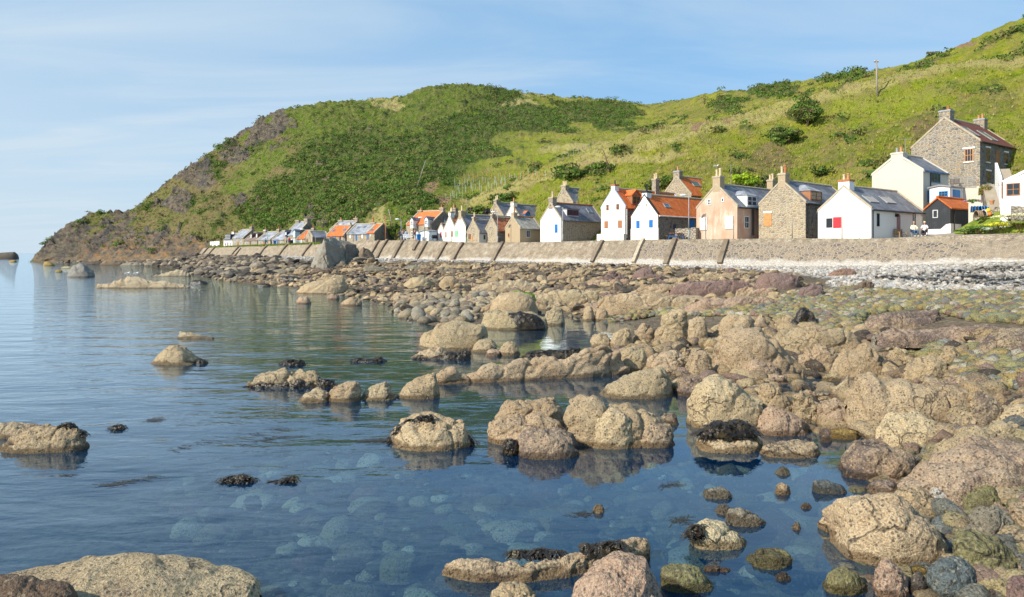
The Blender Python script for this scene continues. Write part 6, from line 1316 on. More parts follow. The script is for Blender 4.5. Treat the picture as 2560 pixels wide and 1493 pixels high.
def gull(p, rz, label):
    r = empty('gull', p, rz, label, 'gull', 'gulls')
    J = {'b': (0, 0, .24, (.10, .11)), 'br': (0, -.14, .28, .085), 'n': (0, -.20, .36, .045), 'h': (0, -.24, .42, .055), 't': (0, .18, .22, .05), 'tt': (0, .33, .20, .02)}
    skinned('body', J, [('b', 'br'), ('br', 'n'), ('n', 'h'), ('b', 't'), ('t', 'tt')], M['white_p'], r, 2)
    V0, F0 = ico(2)
    for s in (-1, 1): npmesh('wing', V0*np.array([.022, .24, .075])+np.array([s*.095, .10, .27]), F0, M['lead'], r)
    b = MB(); b.tube((0, -.28, .42), (0, -.37, .40), .018, .006, 6); b.build('beak', M['orange_p'], r)
    for s in (-1, 1): b = MB(); b.tube((s*.04, 0, .16), (s*.04, -.01, -.01), .009, n=5); b.build('leg', M['orange_p'], r)
def aerial(p, h, label):
    r = empty('television_aerial', p, 0, label, 'aerial', 'television aerials'); b = MB(); b.tube((0, 0, -.6), (0, 0, h), .025, n=6); b.build('mast', M['metal'], r)
    b = MB(); b.tube((-.75, .1, h-.1), (.75, -.1, h-.1), .016, n=5)
    for i in range(7): x = -.7+i*.23; b.tube((x, -.22, h-.1), (x, .22, h-.1), .010, n=4)
    b.build('antenna', M['metal'], r)
M['guard'] = paint((0.42, 0.50, 0.42))
def props():
    # two people by the white cottage
    pm = prom(2286, 4.6); pw = prom(2311, 4.3); ps = 1.0
    chair(pm, R(-8), 'folding chair under the man by the white cottage', 'navy', 'folding chairs'); chair(pw, R(-38), 'folding chair under the fair haired woman', 'navy', 'folding chairs')
    person(pm, R(-8), 'man in a cream jumper and blue jeans sitting outside the white cottage', paint((.74,.68,.52)), paint((.035,.10,.20)), paint((.40,.30,.24)), 'sit', 1.06)
    person(pw, R(-38), 'fair haired woman in a white top and dark trousers sitting beside the black shed', paint((.82,.80,.80)), paint((.02,.02,.03)), paint((.80,.68,.40)), 'sit', 1.02, sleeves=False)
    # wooden bench by the cottage
    h = VIL['red']; c = h.hit(2242, 578, 'S'); g = h.root.matrix_basis @ Vector((c.x-.15, -h.hy-.45, 0)); gz = prom(2242, 3).z
    r = empty('bench', (g.x, g.y, gz), h.yaw, 'slatted wooden bench beside the dark red cottage door', 'bench')
    b = MB(); [b.box((-.75, -.25+i*.12, .42), (.75, -.16+i*.12, .45)) for i in range(4)]; b.build('seat', M['wood'], r)
    b = MB(); [b.box((-.75, .24, .52+i*.12), (.75, .27, .61+i*.12)) for i in range(4)]; b.build('backrest', M['wood'], r)
    for sx in (-1, 1):
        for sy, zt in ((-.24, .64), (.24, .98)): b = MB(); b.box((sx*.75-.04, sy-.035, -.3), (sx*.75+.04, sy+.035, zt)); b.build('leg', M['wood'], r)
        b = MB(); b.box((sx*.75-.045, -.28, .645), (sx*.75+.045, .2, .69)); b.build('armrest', M['wood'], r)
    # picnic bench by blue shuttered cottage
    p = prom(1690, 2.2); r = empty('picnic_table', p, R(40), 'wooden picnic table on blue legs before the blue shuttered cottage', 'picnic table')
    b = MB(); [b.box((-.85, -.38+i*.19, .71), (.85, -.22+i*.19, .75)) for i in range(4)]; b.build('tabletop', M['rust'], r)
    for s in (-1, 1):
        b = MB(); b.box((-.85, s*.68-.13, .42), (.85, s*.68+.13, .46)); b.build('seat', M['rust'], r)
        for sx in (-1, 1): b = MB(); b.tube((sx*.62, s*.25, .71), (sx*.62, s*.72, -.1), .04, n=6); b.build('leg', M['blue'], r)
        b = MB(); b.box((s*.62-.03, -.74, .37), (s*.62+.03, .74, .42)); b.build('crossbar', M['blue'], r)
    # rubble wall beside it
    def dyke(name, x0, x1, y0a, y0b, Y0, Y1, zb, label, th=.5, mat='dyke', cat='wall', group='garden walls'):
        A, B = px3(x0, y0a, Y0), px3(x1, y0b, Y1); n = 14; T = (B-A); T.z = 0; nn = Vector((-T.y, T.x, 0)).normalized()*th; r0 = A.copy(); b = MB(); rr = random.Random(int(x0))
        pts = [A.lerp(B, i/n)+Vector((0, 0, rr.uniform(-.07, .07))) for i in range(n+1)]
        for i in range(n):
            p, q = pts[i]-r0, pts[i+1]-r0; pb, qb = Vector((p.x, p.y, zb-r0.z)), Vector((q.x, q.y, zb-r0.z))
            b.poly([pb, qb, q, p]); b.poly([p, q, q+nn, p+nn]); b.poly([pb+nn, p+nn, q+nn, qb+nn])
            if i == 0: b.poly([pb, p, p+nn, pb+nn])
            if i == n-1: b.poly([qb, qb+nn, q+nn, q])
        return tag(b.build(name, M[mat], loc=r0), label, cat, group)
    dyke('rubble_wall', 1688, 1740, 572, 570, 82.5, 81, 4.3, 'loose rubble garden wall between the blue shuttered and pink cottages', .9)
    for i in range(26):
        pass
    dyke('rubble_wall', 2516, 2640, 358, 352, 92, 90, 8, 'high pale rubble wall on the slope beyond the maroon roof', .6)
    dyke('retaining_wall', 2432, 2530, 536, 512, 66, 62.2, 4.6, 'low rubble retaining wall under the lobster creels and bungalow', 1.5); dyke('retaining_wall', 2528, 2660, 514, 520, 59.4, 57.5, 6.0, 'rubble footing below the white bungalow', 1.2)
    dyke('planter_wall', 2421, 2478, 508, 506, 69, 67.5, 4.8, 'cream painted planter wall at the foot of the stone steps', .3, 'cream'); dyke('terrace_wall', 2372, 2452, 468, 466, 76, 74.5, 5, 'pale boarded terrace block beside the flat roofed annex', 3.5, 'cream')
    # steps
    def steps(x, y0, y1, wpx, Y, n, label, parapet, run=.30):
        p0 = px3(x, y0, Y); hgt = zpx(y1, Y+n*run)-p0.z; w = wpx/F*Y; r = empty('steps', p0, R(-28), label, 'steps', 'flights of steps'); b = MB()
        for i in range(n): b.box((-w/2, i*run, -2.5), (w/2, n*run+.6, hgt*(i+1)/n), skip=(0,))
        b.build('treads', M['concrete'], r)
        if parapet:
            for s in parapet:
                q = MB(); x0, x1 = s*(w/2+.02), s*(w/2+.24); lo, hi = min(x0, x1), max(x0, x1)
                q.hexa([Vector(v) for v in ((lo,-.2,-2.5),(hi,-.2,-2.5),(hi,n*run+.6,-2.5),(lo,n*run+.6,-2.5),(lo,-.2,.55),(hi,-.2,.55),(hi,n*run+.6,hgt+.75),(lo,n*run+.6,hgt+.75))]); q.build('parapet', M['white'], r)
        return r
    steps(2483, 512, 463, 26, 64.5, 13, 'lower stone steps between the cream planter and the white bungalow', None); steps(2520, 458, 424, 24, 71, 10, 'upper flight of steps with a white parapet below the granite house', (-1,))
    # railing on the terrace
    r = empty('railing', px3(2372, 466, 75.8), 0, 'thin grey metal railing round the flat terrace by the annex', 'railing'); A = Vector((0, 0, 0)); Bq = px3(2436, 464, 74.5)-px3(2372, 466, 75.8)
    b = MB(); n = 20
    for i in range(n+1): p = A.lerp(Bq, i/n); b.tube(p, p+Vector((0, 0, .95)), .014, n=4)
    b.build('bars', M['metal'], r); b = MB(); b.tube(A+Vector((0,0,.95)), Bq+Vector((0,0,.95)), .022, n=5); b.tube(A+Vector((0,0,.1)), Bq+Vector((0,0,.1)), .018, n=5); b.build('rails', M['metal'], r)
    p = px3(2391, 463, 77); p.z -= .25; r = empty('patio_chair', p, 0, 'dark slatted patio seat behind the thin terrace railing', 'patio seat'); b = MB(); b.box((-.5,-.25,.38),(.5,.25,.45)); b.build('seat', M['wood_dk'], r); b = MB(); [b.box((-.5+i*.21,.22,.45),(-.36+i*.21,.27,.95)) for i in range(5)]; b.build('backrest', M['wood_dk'], r)
    for s in (-1, 1): b = MB(); b.box((s*.45-.03,-.22,-.05),(s*.45+.03,.22,.38)); b.build('leg', M['wood_dk'], r)
    # garden bank
    xs = np.linspace(2386, 2760, 60); ks = np.linspace(0, 1, 22); X, K = np.meshgrid(xs, ks); xf, kf = X.ravel(), K.ravel()
    y0 = np.interp(xf, [2386, 2440, 2560, 2760], [583, 580, 577, 570]); Ya = edgeY(xf)+np.interp(xf, [2386, 2480, 2760], [4.6, 3.4, 2.6]); Yb = np.interp(xf, [2386, 2440, 2530, 2560, 2760], [66.4, 65.8, 62.2, 58.5, 53]); Yb = np.maximum(Yb, Ya+1)
    za = edgeZ(xf)-.15+.09*(Ya-edgeY(xf)); zb2 = np.interp(xf, [2386, 2430, 2500, 2560, 2760], [5.6, 6.5, 7.3, 7.2, 7.2]); Yq = Ya+(Yb-Ya)*kf; zq = za+(zb2-za)*(kf**.8)
    P = np.stack([(xf-CX)/F*Yq, Yq, zq], 1); zq = zq+fbm(P*.9, 4)*.28*np.minimum(1, kf*4+.1); P[:, 2] = zq; i = np.arange(59*21); rr, cc = i//59, i % 59; a = rr*60+cc
    t = NT('garden_turf'); p = t.pos(); c = t.ramp(t.noise(p, 1.1, 6, .65), [(.3, (.06,.10,.016)), (.5, (.17,.22,.03)), (.68, (.31,.30,.06)), (.85, (.42,.35,.24))])
    tag(npmesh('garden_bank', P, np.stack([a, a+1, a+61, a+60], 1), t.done(c, .95, t.bump(t.noise(p, 6, 5), .12, 1), .1)), kind='structure')
    # lobster creels, buoys, flower pot
    for k, (x, y, w, tn, lb) in enumerate(((2437, 531, 16, 'blue', 'blue netted lobster creel at the left of the stack by the steps'), (2458, 531, 16, 'sea_blue', 'blue netted lobster creel at the right of the stack by the steps'), (2446, 543, 15, 'wood', 'wooden framed creel lying in front of the blue ones'), (2462, 541, 12, 'grey_p', 'pale framed creel leaning in front of the right blue one'))):
        p = px3(x, y, 64.4-.6*(k > 1)); r = empty('lobster_creel', p, R(-20+17*k), lb, 'lobster creel', 'lobster creels'); W = w/F*64; b = MB()
        b.box((-W/2, -.3, 0), (W/2, .3, .05)); b.build('base', M['wood_dk'], r)
        for i in range(3):
            b = MB(); xx = -W/2+.04+i*(W/2-.04); n = 8
            for j in range(n): a0, a1 = math.pi*j/n, math.pi*(j+1)/n; b.tube((xx, -.29*math.cos(a0), .05+.52*math.sin(a0)), (xx, -.29*math.cos(a1), .05+.52*math.sin(a1)), .035, n=5)
            b.build('hoop', M[tn], r)
        b = MB(); n = 10
        for j in range(n):
            a0, a1 = math.pi*j/n, math.pi*(j+1)/n; b.poly([(-W/2, -.26*math.cos(a0), .05+.48*math.sin(a0)), (W/2, -.26*math.cos(a0), .05+.48*math.sin(a0)), (W/2, -.26*math.cos(a1), .05+.48*math.sin(a1)), (-W/2, -.26*math.cos(a1), .05+.48*math.sin(a1))])
        b.build('netting', M['black'] if k < 2 else M['post'], r)
    V0, F0 = ico(3)
    for x, y, m, lb in ((2471, 528, paint((.75,.45,.02)), 'round yellow buoy resting beside the lobster creels'), (2473, 537, paint((.75,.22,.05)), 'orange buoy resting below the yellow one')):
        r = empty('buoy', px3(x, y+4, 63.6), 0, lb, 'buoy', 'buoys'); npmesh('float', V0*.2+np.array([0,0,.2]), F0, m, r); b = MB(); b.tube((0,0,.38), (0,0,.48), .04, n=8); b.build('eyelet', M['black'], r)
    r = empty('flower_pot', px3(2480, 511, 63.8), 0, 'terracotta flower pot standing on the lowest stone step', 'flower pot'); b = MB(); b.tube((0,0,0), (0,0,.3), .13, .19, 14); b.build('pot', M['pot'], r); b = MB(); b.tube((0,0,.3), (0,0,.37), .215, .215, 14); b.build('rim', M['pot'], r)
    # lamps, poles, posts
    for x, y, off, lb in ((1722, 489, 1.2, 'street lamp in front of the orange roofed blue shuttered cottage'), (1407, 518, 1.4, 'street lamp beside the pale cottage with one narrow blue shutter'), (1244, 531, 1.5, 'street lamp between the rusty tiled cottage and the brown cottage'), (1061, 545, 1.6, 'street lamp before the pale blue lean-to shed'), (1003, 549, 1.8, 'street lamp left of the bright orange roofed stone house'), (763, 574, 1.8, 'street lamp before the low orange roofed far cottage'), (669, 577, 1.8, 'farthest street lamp, before the lilac slated cottage'), (862, 562, 2.0, 'street lamp behind the huge grey outcrop')):
        lamp_post(x, y, off, lb)
    for x, yt, m, lb in ((1834, 541, 'post', 'plain post on the wall edge before the pink cottage'), (1981, 540, 'post', 'plain post on the wall edge before the stone cottage'), (2105, 540, 'post', 'plain post standing before the white gable with the red shutter'), (1067, 582, 'post', 'left clothes post before the pale blue shed'), (1072, 586, 'post', 'right clothes post before the pale blue shed'), (1128, 560, 'post', 'thin post before the pale green shutter'), (789, 590, 'post', 'short post before the small far cottage')):
        p = prom(x, .4); pole('post', p, (p.x, p.y, zpx(yt, p.y)), .055, .045, m, lb, 'post', 'clothes posts along the wall edge')
    p = prom(964, 1.2); pole('mast', p, (p.x, p.y, zpx(538, p.y)), .10, .05, 'rust', 'tall reddish brown mast beside the dark shaded far gable', 'mast')
    p = hill_at(984, 570); pole('utility_pole', p, (p.x-1.0, p.y, zpx(523, p.y)), .13, .09, 'post', 'thin leaning pole on the slope behind the reddish mast', 'utility pole', 'utility poles')
    p = hill_at(2194, 238); pole('utility_pole', p, (p.x-.2, p.y, zpx(150, p.y)), .15, .11, 'post', 'tall pale utility pole standing against the sky on the ridge', 'utility pole', 'utility poles', .35)
    p = hill_at(1527, 431); pole('utility_pole', p, (px3(1508, 376, p.y).x, p.y, zpx(376, p.y)), .14, .10, 'wood_dk', 'dark leaning pole on the grassy ridge behind the tall white cottage', 'utility pole', 'utility poles')
    p = hill_at(1041, 470); pole('utility_pole', p, (px3(1064, 440, p.y).x, p.y, zpx(402, p.y)), .10, .08, 'post', 'faint thin pole on the dark scrub above the orange roof', 'utility pole', 'utility poles')
    # tree guards and fence posts on the hill
    rg = random.Random(5)
    tg = [(1002+x/4.667*1.0, 420+y/4.667) for x, y in ()]
    pts = [(730,170),(790,190),(735,215),(760,240),(850,165),(880,185),(950,150),(920,215),(930,235),(1020,190),(1025,240),(1090,140),(1120,165),(1130,195),(1200,120),(1210,150),(1195,190),(1220,205),(1270,190),(1280,175),(1320,180),(1285,110),(1310,130),(1370,100),(1395,140),(1430,105),(1500,100),(1590,90),(1450,140),(705,300),(725,330),(780,265),(790,300),(820,320),(855,240),(860,270),(940,260),(1045,270),(1105,265),(685,350),(755,345),(630,345),(1060,130),(820,210),(900,120),(975,235),(1165,230),(1680,70),(1790,75),(1240,110)]
    for x, y in pts:
        px_, py_ = 980+x/4.667, 420+y/4.667+4; p = hill_at(px_, py_); b = MB(); h = rg.uniform(1.2, 1.7)
        b.tube((0,0,-.3), (0,0,h*.85), .045, .04, 7); r = b.build('tree_guard', M['guard'], loc=p); tag(r, 'slim pale tree guard tube standing in the grassy planting above the cottages', 'tree guard', 'tree guards in the hillside planting')
    row = [(1160+i*11.5, 447-3*math.sin(i*.3)-i*.35) for i in range(18)]+[(1018+i*5, 320-i*.6) for i in range(9)]+[(1215+i*5, 283-i*.9) for i in range(9)]+[(1395+i*13, 408-i*6) for i in range(7)]
    for i, (x, y) in enumerate(row):
        p = hill_at(x, y); b = MB(); b.tube((0,0,-.3), (0,0,1.0), .06, .055, 6); r = b.build('fence_post', M['orange_p'] if i < 18 else M['post'], loc=p)
        tag(r, 'wooden fence post along the top of the tree planting' if i < 18 else 'weathered fence post in the short row on the scrubby spur' if i < 27 else 'weathered fence post along the pale track across the upper hill' if i < 36 else 'weathered fence post on the straw coloured ridge', 'fence post', 'fence posts on the hill')
    # groyne, laundry, bins, chairs, far people
    A, B2 = px3(2362, 733, 37.5), px3(2700, 723, 34.5); r = empty('groyne', A, math.atan2(B2.y-A.y, B2.x-A.x), 'low concrete groyne with bright green algae on the cobbles', 'groyne'); L = (B2-A).length
    b = MB(); b.box((0, 0, -.6), (L, .5, .10)); b.build('body', M['concrete'], r, bevel=.03)
    t = NT('green_algae'); c = t.ramp(t.noise(t.pos(), 5, 4), [(.3, (.06,.12,.005)), (.7, (.24,.36,.015))]); M['algae'] = t.done(c, .7, t.bump(t.noise(t.pos(), 20, 3), .02, 1), .3)
    b = MB(); n = 14
    for i in range(n): x0 = 1.7+(L-1.7)*i/n; b.box((x0, -.02-.01*(i % 3), .0+.03*(i % 2)-.02*min(i, 4)), (x0+(L-1.7)/n, .52, .125+.01*(i % 2)))
    b.build('algae', M['algae'], r)
    p0, p1 = prom(524, 3), prom(549, 3.5); r = empty('washing_line', p0, 0, 'washing line hung with white sheets at the end of the far row', 'washing line'); d = p1-p0; b = MB(); b.tube((0,0,1.75), d+Vector((0,0,1.75)), .02, n=5); b.build('line', M['post'], r)
    for q in (Vector((0,0,0)), d): b = MB(); b.tube(q-Vector((0,0,.5)), q+Vector((0,0,1.9)), .05, n=6); b.build('post', M['post'], r)
    for i in range(5):
        a0, a1 = .05+.19*i, .05+.19*i+.165; P0, P1 = d*a0+Vector((0,0,1.72)), d*a1+Vector((0,0,1.72)); q = MB(); m = 6
        for j in range(m):
            u, v = P0.lerp(P1, j/m), P0.lerp(P1, (j+1)/m); w0, w1 = Vector((0, .12*math.sin(j*1.9+i), 0)), Vector((0, .12*math.sin((j+1)*1.9+i), 0)); hh = Vector((0,0,-(1.0+.25*(i % 2)))); q.poly([u+hh+w0, v+hh+w1, v, u])
        tag(q.build('sheet', M['white_p'], loc=p0), 'white sheet pegged on the washing line by the far headland', 'sheet', 'sheets on the washing line')
    for x, m, lb in ((1047, 'blue', 'blue wheelie bin by the pale blue lean-to shed'), (687, 'blue', 'blue wheelie bin before the pale slated far cottage'), (729, 'black', 'black wheelie bin before the tall far house')):
        p = prom(x, 2.2); r = empty('wheelie_bin', p, R(20), lb, 'wheelie bin', 'wheelie bins'); b = MB(); b.hexa([Vector(v) for v in ((-.24,-.28,.05),(.24,-.28,.05),(.24,.28,.05),(-.24,.28,.05),(-.29,-.33,.95),(.29,-.33,.95),(.29,.36,.95),(-.29,.36,.95))]); b.build('tub', M[m], r, bevel=.02)
        b = MB(); b.hexa([Vector(v) for v in ((-.31,-.37,.96),(.31,-.37,.96),(.31,.38,.96),(-.31,.38,.96),(-.28,-.34,1.03),(.28,-.34,1.03),(.28,.38,1.08),(-.28,.38,1.08))]); b.build('lid', M[m], r)
        for s in (-1, 1): b = MB(); b.tube((s*.25, .33, .1), (s*.31, .33, .1), .1, n=10); b.build('wheel', M['black'], r)
    for x, lb in ((1014, 'white slatted garden chair left of its twin before the orange roofed house'), (1021, 'white slatted garden chair right of its twin before the orange roofed house')):
        p = prom(x, 2.0); r = empty('garden_chair', p, R(25), lb, 'garden chair', 'white garden chairs'); b = MB(); b.hexa([Vector(v) for v in ((-.3,-.35,.38),(.3,-.35,.38),(.3,.3,.22),(-.3,.3,.22),(-.3,-.35,.42),(.3,-.35,.42),(.3,.3,.26),(-.3,.3,.26))]); b.build('seat', M['white_p'], r)
        b = MB(); [b.hexa([Vector(v) for v in ((-.3+i*.125,.26,.25),(-.19+i*.125,.26,.25),(-.19+i*.125,.30,.25),(-.3+i*.125,.30,.25),(-.3+i*.125,.60,1.05),(-.19+i*.125,.60,1.05),(-.19+i*.125,.64,1.05),(-.3+i*.125,.64,1.05))]) for i in range(5)]; b.build('backrest', M['white_p'], r)
        for s in (-1, 1):
            b = MB(); b.box((s*.36-.05,-.42,.55),(s*.36+.05,.42,.58)); b.build('armrest', M['white_p'], r)
            b = MB(); b.box((s*.36-.03,-.38,-.05),(s*.36+.03,-.30,.55)); b.build('leg', M['white_p'], r)
    fp = [(716.5, 'teal', 'navy', 'person in a teal top standing before the tall far house'), (723, 'red', 'navy', 'person in a red top standing before the tall far house'), (664, 'teal', 'brown_p', 'person in green blue before the lilac slated cottage'), (1001, 'navy', 'navy', 'person in dark blue beside the street lamp by the orange roofed house'), (1006.5, 'grey_p', 'navy', 'person in pale grey among the group at the far lamp'), (1010.5, 'purple_p', 'black', 'person in plum among the group at the far lamp'), (1016, 'sky_p', 'navy', 'person in light blue nearest the orange roofed house'), (1037, 'purple_p', 'grey_p', 'person in a dusky pink top by the blue wheelie bin')]
    for x, a, l, lb in fp: person(prom(x, 2.8), R(20+x % 90), lb, M[a], M[l], M['wood_dk'], 'stand', 1.0, group='far walkers')
    # dark dog-like barbecue and cars stay small: a black barrel barbecue by the white gables
    p = prom(1087, 1.6); r = empty('barbecue', p, R(30), 'black barrel barbecue on legs before the small white gable', 'barbecue'); b = MB(); b.tube((-.42,0,.72), (.42,0,.72), .28, n=14); b.build('drum', M['black'], r)
    for s in (-1, 1):
        for q in (-1, 1): b = MB(); b.tube((s*.32, q*.15, .6), (s*.38, q*.28, -.1), .03, n=6); b.build('leg', M['black'], r)
    # birds and aerials
    ch = VIL['pink']; q = ch.root.matrix_basis @ Vector((-ch.hx+.4, .25, 0)); gull((q.x, q.y, zpx(440, q.y)+.85), R(60), 'gull perched on the pink cottage chimney pot')
    Y, dep, z0 = BY['skerry']
    for x, y, lb in ((319, 690, 'left gull standing on the yellowish skerry'), (341, 690, 'right gull standing on the yellowish skerry')): gull(px3(x, y, Y+dep), R(80), lb)
    aerial(px3(2263.5, 398, 82), zpx(347, 82)-zpx(398, 82), 'television aerial on a thin mast beside the cream chimney'); aerial(px3(1827, 452, 98), zpx(412, 98)-zpx(452, 98), 'television aerial behind the pink cottage'); aerial(px3(1168, 525, 112), 1.6, 'television aerial above the white gables')
props()

# ================================================================ seaweed
def weed_clump(label, tops, base, Y=None, n=160, ln=.10, seed=1, z0=None, group='seaweed on the rocks', k=.42, drape=.3):
    o = rock(label, tops, base, (.02,.015,.012), 1, k=k, amp=1.0, crack=0, name='seaweed', cat='seaweed', group=group, Y=Y, z0=z0, mat=M['weed'], seed=seed, lump=1.3, sink=.06 if Y is not None else None, p=.95, q=1.0)
    me = o.data; rg = np.random.default_rng(seed); co = np.empty(len(me.vertices)*3, np.float32); me.vertices.foreach_get('co', co); co = co.reshape(-1, 3)
    # ribbons growing out of the clump, in the same mesh
    idx = rg.integers(0, len(co), n); V, Fq = [], []
    for q in idx:
        p = co[q]; th = rg.uniform(0, 2*np.pi); d = np.array([math.cos(th), math.sin(th)*.6-.35, 0]); l = ln*rg.uniform(.5, 1.3); w = np.array([-d[1], d[0], 0])*.012*rg.uniform(.6, 1.6); b = len(V)
        for t_ in (0, .5, 1): c = p+d*l*t_+np.array([0, 0, .012*math.sin(t_*3)-drape*l*t_*t_+.008]); V += [c-w, c+w]
        Fq += [(b, b+1, b+3, b+2), (b+2, b+3, b+5, b+4)]
    bm = bmesh.new(); bm.from_mesh(me); vs = [bm.verts.new(v) for v in V]
    for f in Fq: bm.faces.new([vs[i] for i in f])
    bm.to_mesh(me); bm.free(); return o
def seaweed():
    w = weed_clump; cy = lambda k, f=.3: BY[k][0]+BY[k][1]*f
    w('thick black seaweed cap on the flat rock in the inlet', [(1738,1088),(1752,1074),(1775,1060),(1805,1051),(1850,1053),(1885,1066),(1900,1082),(1901,1090)], 1092, Y=cy('cap', .35), n=450, seed=3, z0=.30)
    w('black seaweed fringe hanging down the left of the lone barnacled boulder', [(958,1126),(975,1088),(1003,1060),(1040,1041),(1075,1036),(1085,1044)], [(958,1128),(985,1092),(1010,1068),(1085,1052)], Y=cy('fringe', .9), n=260, seed=4, z0=.05, k=.12)
    w('black seaweed tuft at the right foot of the lone barnacled boulder', dome(1150,1186,1086,1112), 1113, Y=cy('fringe', .5), n=120, seed=5, z0=0)
    w('dark weed between the left lobe and the smooth purple boulder', dome(1258,1300,1098,1135), 1138, n=200, seed=6, z0=0)
    w('floating black seaweed mound, the larger of two', dome(555,648,1188,1208, -.2), 1209, n=260, seed=7, z0=0, ln=.11)
    w('floating reddish seaweed mound trailing right of the larger one', [(660,1207),(690,1200),(715,1194),(735,1190),(738,1196)], 1209, n=220, seed=8, z0=0, ln=.11)
    w('small dark seaweed clump floating right of the left edge boulder', dome(272,314,1060,1074), 1076, n=120, seed=9, z0=0)
    w('black weed strip on the right shoulder of the left edge boulder', [(148,1064),(165,1058),(185,1062),(205,1074),(218,1092),(219,1100)], [(148,1066),(185,1072),(219,1104)], Y=cy('left', .8), n=140, seed=10, z0=.3, k=.15)
    w('dark weed along the waterline of the low cracked ridge', [(610,968),(640,955),(700,950),(740,945),(790,942),(825,952),(850,964)], 970, Y=cy('ridge', -.1), n=420, seed=11, z0=0, k=.10)
    w('weedy toe at the right of the lone pyramid boulder', [(488,906),(500,896),(512,899),(520,907)], 909, Y=cy('pyr', .2), n=80, seed=12, z0=0)
    w('black weedy mound awash beside a pale pointed stone, farther left', dome(697,762,897,912), 913, n=260, seed=13, z0=0, ln=.12); w('long low black weed mound awash in the green water, farther right', [(868,905),(890,897),(930,895),(955,893),(968,902)], 906, n=280, seed=14, z0=0, ln=.12)
    w('dark weed hanging over the boulder under the green capped one', [(1262,812),(1270,782),(1300,776),(1340,784),(1362,800),(1366,818)], 826, Y=cy('under', -.05), n=420, seed=15, z0=.1, k=.2)
    w('black weed patch along the low rock before the big rounded block', [(1032,898),(1050,890),(1090,886),(1140,880),(1175,878),(1178,892)], 899, Y=cy('lowweed', -.1), n=260, seed=16, z0=0, k=.2)
    w('dark weed heap between the tidal pool and the long ridge', [(1295,895),(1320,878),(1370,872),(1420,872),(1450,866),(1455,878)], 897, n=320, seed=17, z0=0, k=.2)
    w('first seaweed tuft on the back of the log shaped rock', dome(1284,1345,1397,1410), 1412, Y=cy('log', 1.2), n=200, seed=18, z0=.22, k=.3); w('long seaweed patch at the middle of the log shaped rock', [(1340,1400),(1362,1392),(1395,1388),(1402,1397)], 1402, Y=cy('log', 1.1), n=140, seed=19, z0=.24, k=.3); w('reddish seaweed patch at the upper end of the log shaped rock', [(1462,1386),(1490,1372),(1530,1358),(1552,1356),(1552,1366)], [(1462,1388),(1552,1370)], Y=cy('log', 1.0), n=240, seed=20, z0=.3, k=.25)
    w('dark weed on the left end of the flat topped round rock', dome(1720,1762,1313,1340), 1342, Y=cy('flatround', .15), n=140, seed=21, z0=.18)
    w('ragged black weed covering the spike on the cobbles', [(1970,822),(1985,797),(2000,774),(2012,766),(2024,778),(2022,800)], 822, Y=cy('spike', -.1), n=220, seed=22, k=.3)
    w('dark red weed in the shallows by the olive striped stone', dome(1980,2075,1428,1446), 1447, n=200, seed=23, z0=-.05)
    w('bright green algae cap on the tall smooth boulder', [(1246,742),(1262,732),(1285,727),(1310,728),(1332,738),(1340,750)], [(1246,748),(1340,756)], Y=cy('algae', .75), n=60, seed=24, z0=1.0, k=.5).data.materials[0] = M['algae']
    for x0, x1, tp, b, s in ((560,612,672,684,31),(640,700,676,688,32),(700,760,690,704,33),(640,680,708,716,34),(880,930,688,700,35),(1000,1060,700,712,36),(930,985,712,722,37),(1150,1210,712,722,38),(470,520,700,710,39),(1215,1240,760,775,40),(1560,1640,872,884,41)):
        w('patch of black wrack lying among the far tan shore rocks', dome(x0, x1, tp, b), b, n=120, seed=s, ln=.25, group='wrack among the shore rocks')
    # drift lines of dark wrack on the shingle, and thin weed strands afloat: uncountable
    rg = np.random.default_rng(44); V, Fq = [], []
    def ribbons(paths, n, size, zl, water=False, th_j=1.2):
        for _ in range(n):
            pa = paths[rg.integers(len(paths))]; u = rg.random()*(len(pa)-1); i = int(u); f = u-i; x = pa[i][0]*(1-f)+pa[i+1][0]*f+rg.normal(0, 6); y = pa[i][1]*(1-f)+pa[i+1][1]*f+rg.normal(0, pa[i][2])
            Y, z = ground_hit_fast(x, y) if not water else (H*F/(y-HY), 0.0); p = np.array([(x-CX)/F*Y, Y, z+zl]); th = rg.normal(0, th_j); l = size*rg.uniform(.4, 1.4); d = np.array([math.cos(th), math.sin(th), 0])*l; w2 = np.array([-d[1], d[0], 0])*(.22 if not water else .05); b = len(V); up = np.array([0, 0, .08*size*rg.random() if not water else .003])
            V.extend([p-d-w2, p-d+w2, p+w2*1.2+up, p-w2*1.2+up, p+d-w2*.6, p+d+w2*.6]); Fq.extend([(b, b+3, b+2, b+1), (b+3, b+4, b+5, b+2)])
    _gy = {}
    def ground_hit_fast(x, y):
        k = (int(x//12), int(y//2))
        if k not in _gy: _gy[k] = ground_hit(k[0]*12+6, k[1]*2+1)
        return _gy[k]
    ribbons([[(2185,697,2),(2260,700,2),(2340,706,2),(2440,712,2),(2600,716,2)], [(2350,684,2),(2430,684,2),(2520,680,2),(2640,679,2)], [(2300,690,2),(2400,697,2),(2480,703,2),(2640,700,2)], [(2440,676,1.5),(2640,668,1.5)]], 2300, .18, .20)
    ribbons([[(2050,672,2),(2085,668,2)], [(1990,668,2),(2030,672,2)]], 160, .14, .1)
    a = npmesh('drift_wrack', np.array(V), np.array(Fq), M['weed'], smooth=False); tag(a, kind='stuff'); V, Fq = [], []
    ribbons([[(430,1135,2),(480,1110,4),(560,1100,5),(640,1090,5),(690,1075,4),(720,1068,3)], [(600,1115,3),(690,1095,3),(760,1092,3)], [(265,1215,2),(320,1205,3),(400,1192,2)], [(895,1103,3),(960,1100,3)], [(380,1053,2),(400,1048,2)]], 260, .13, .004, True, .3)
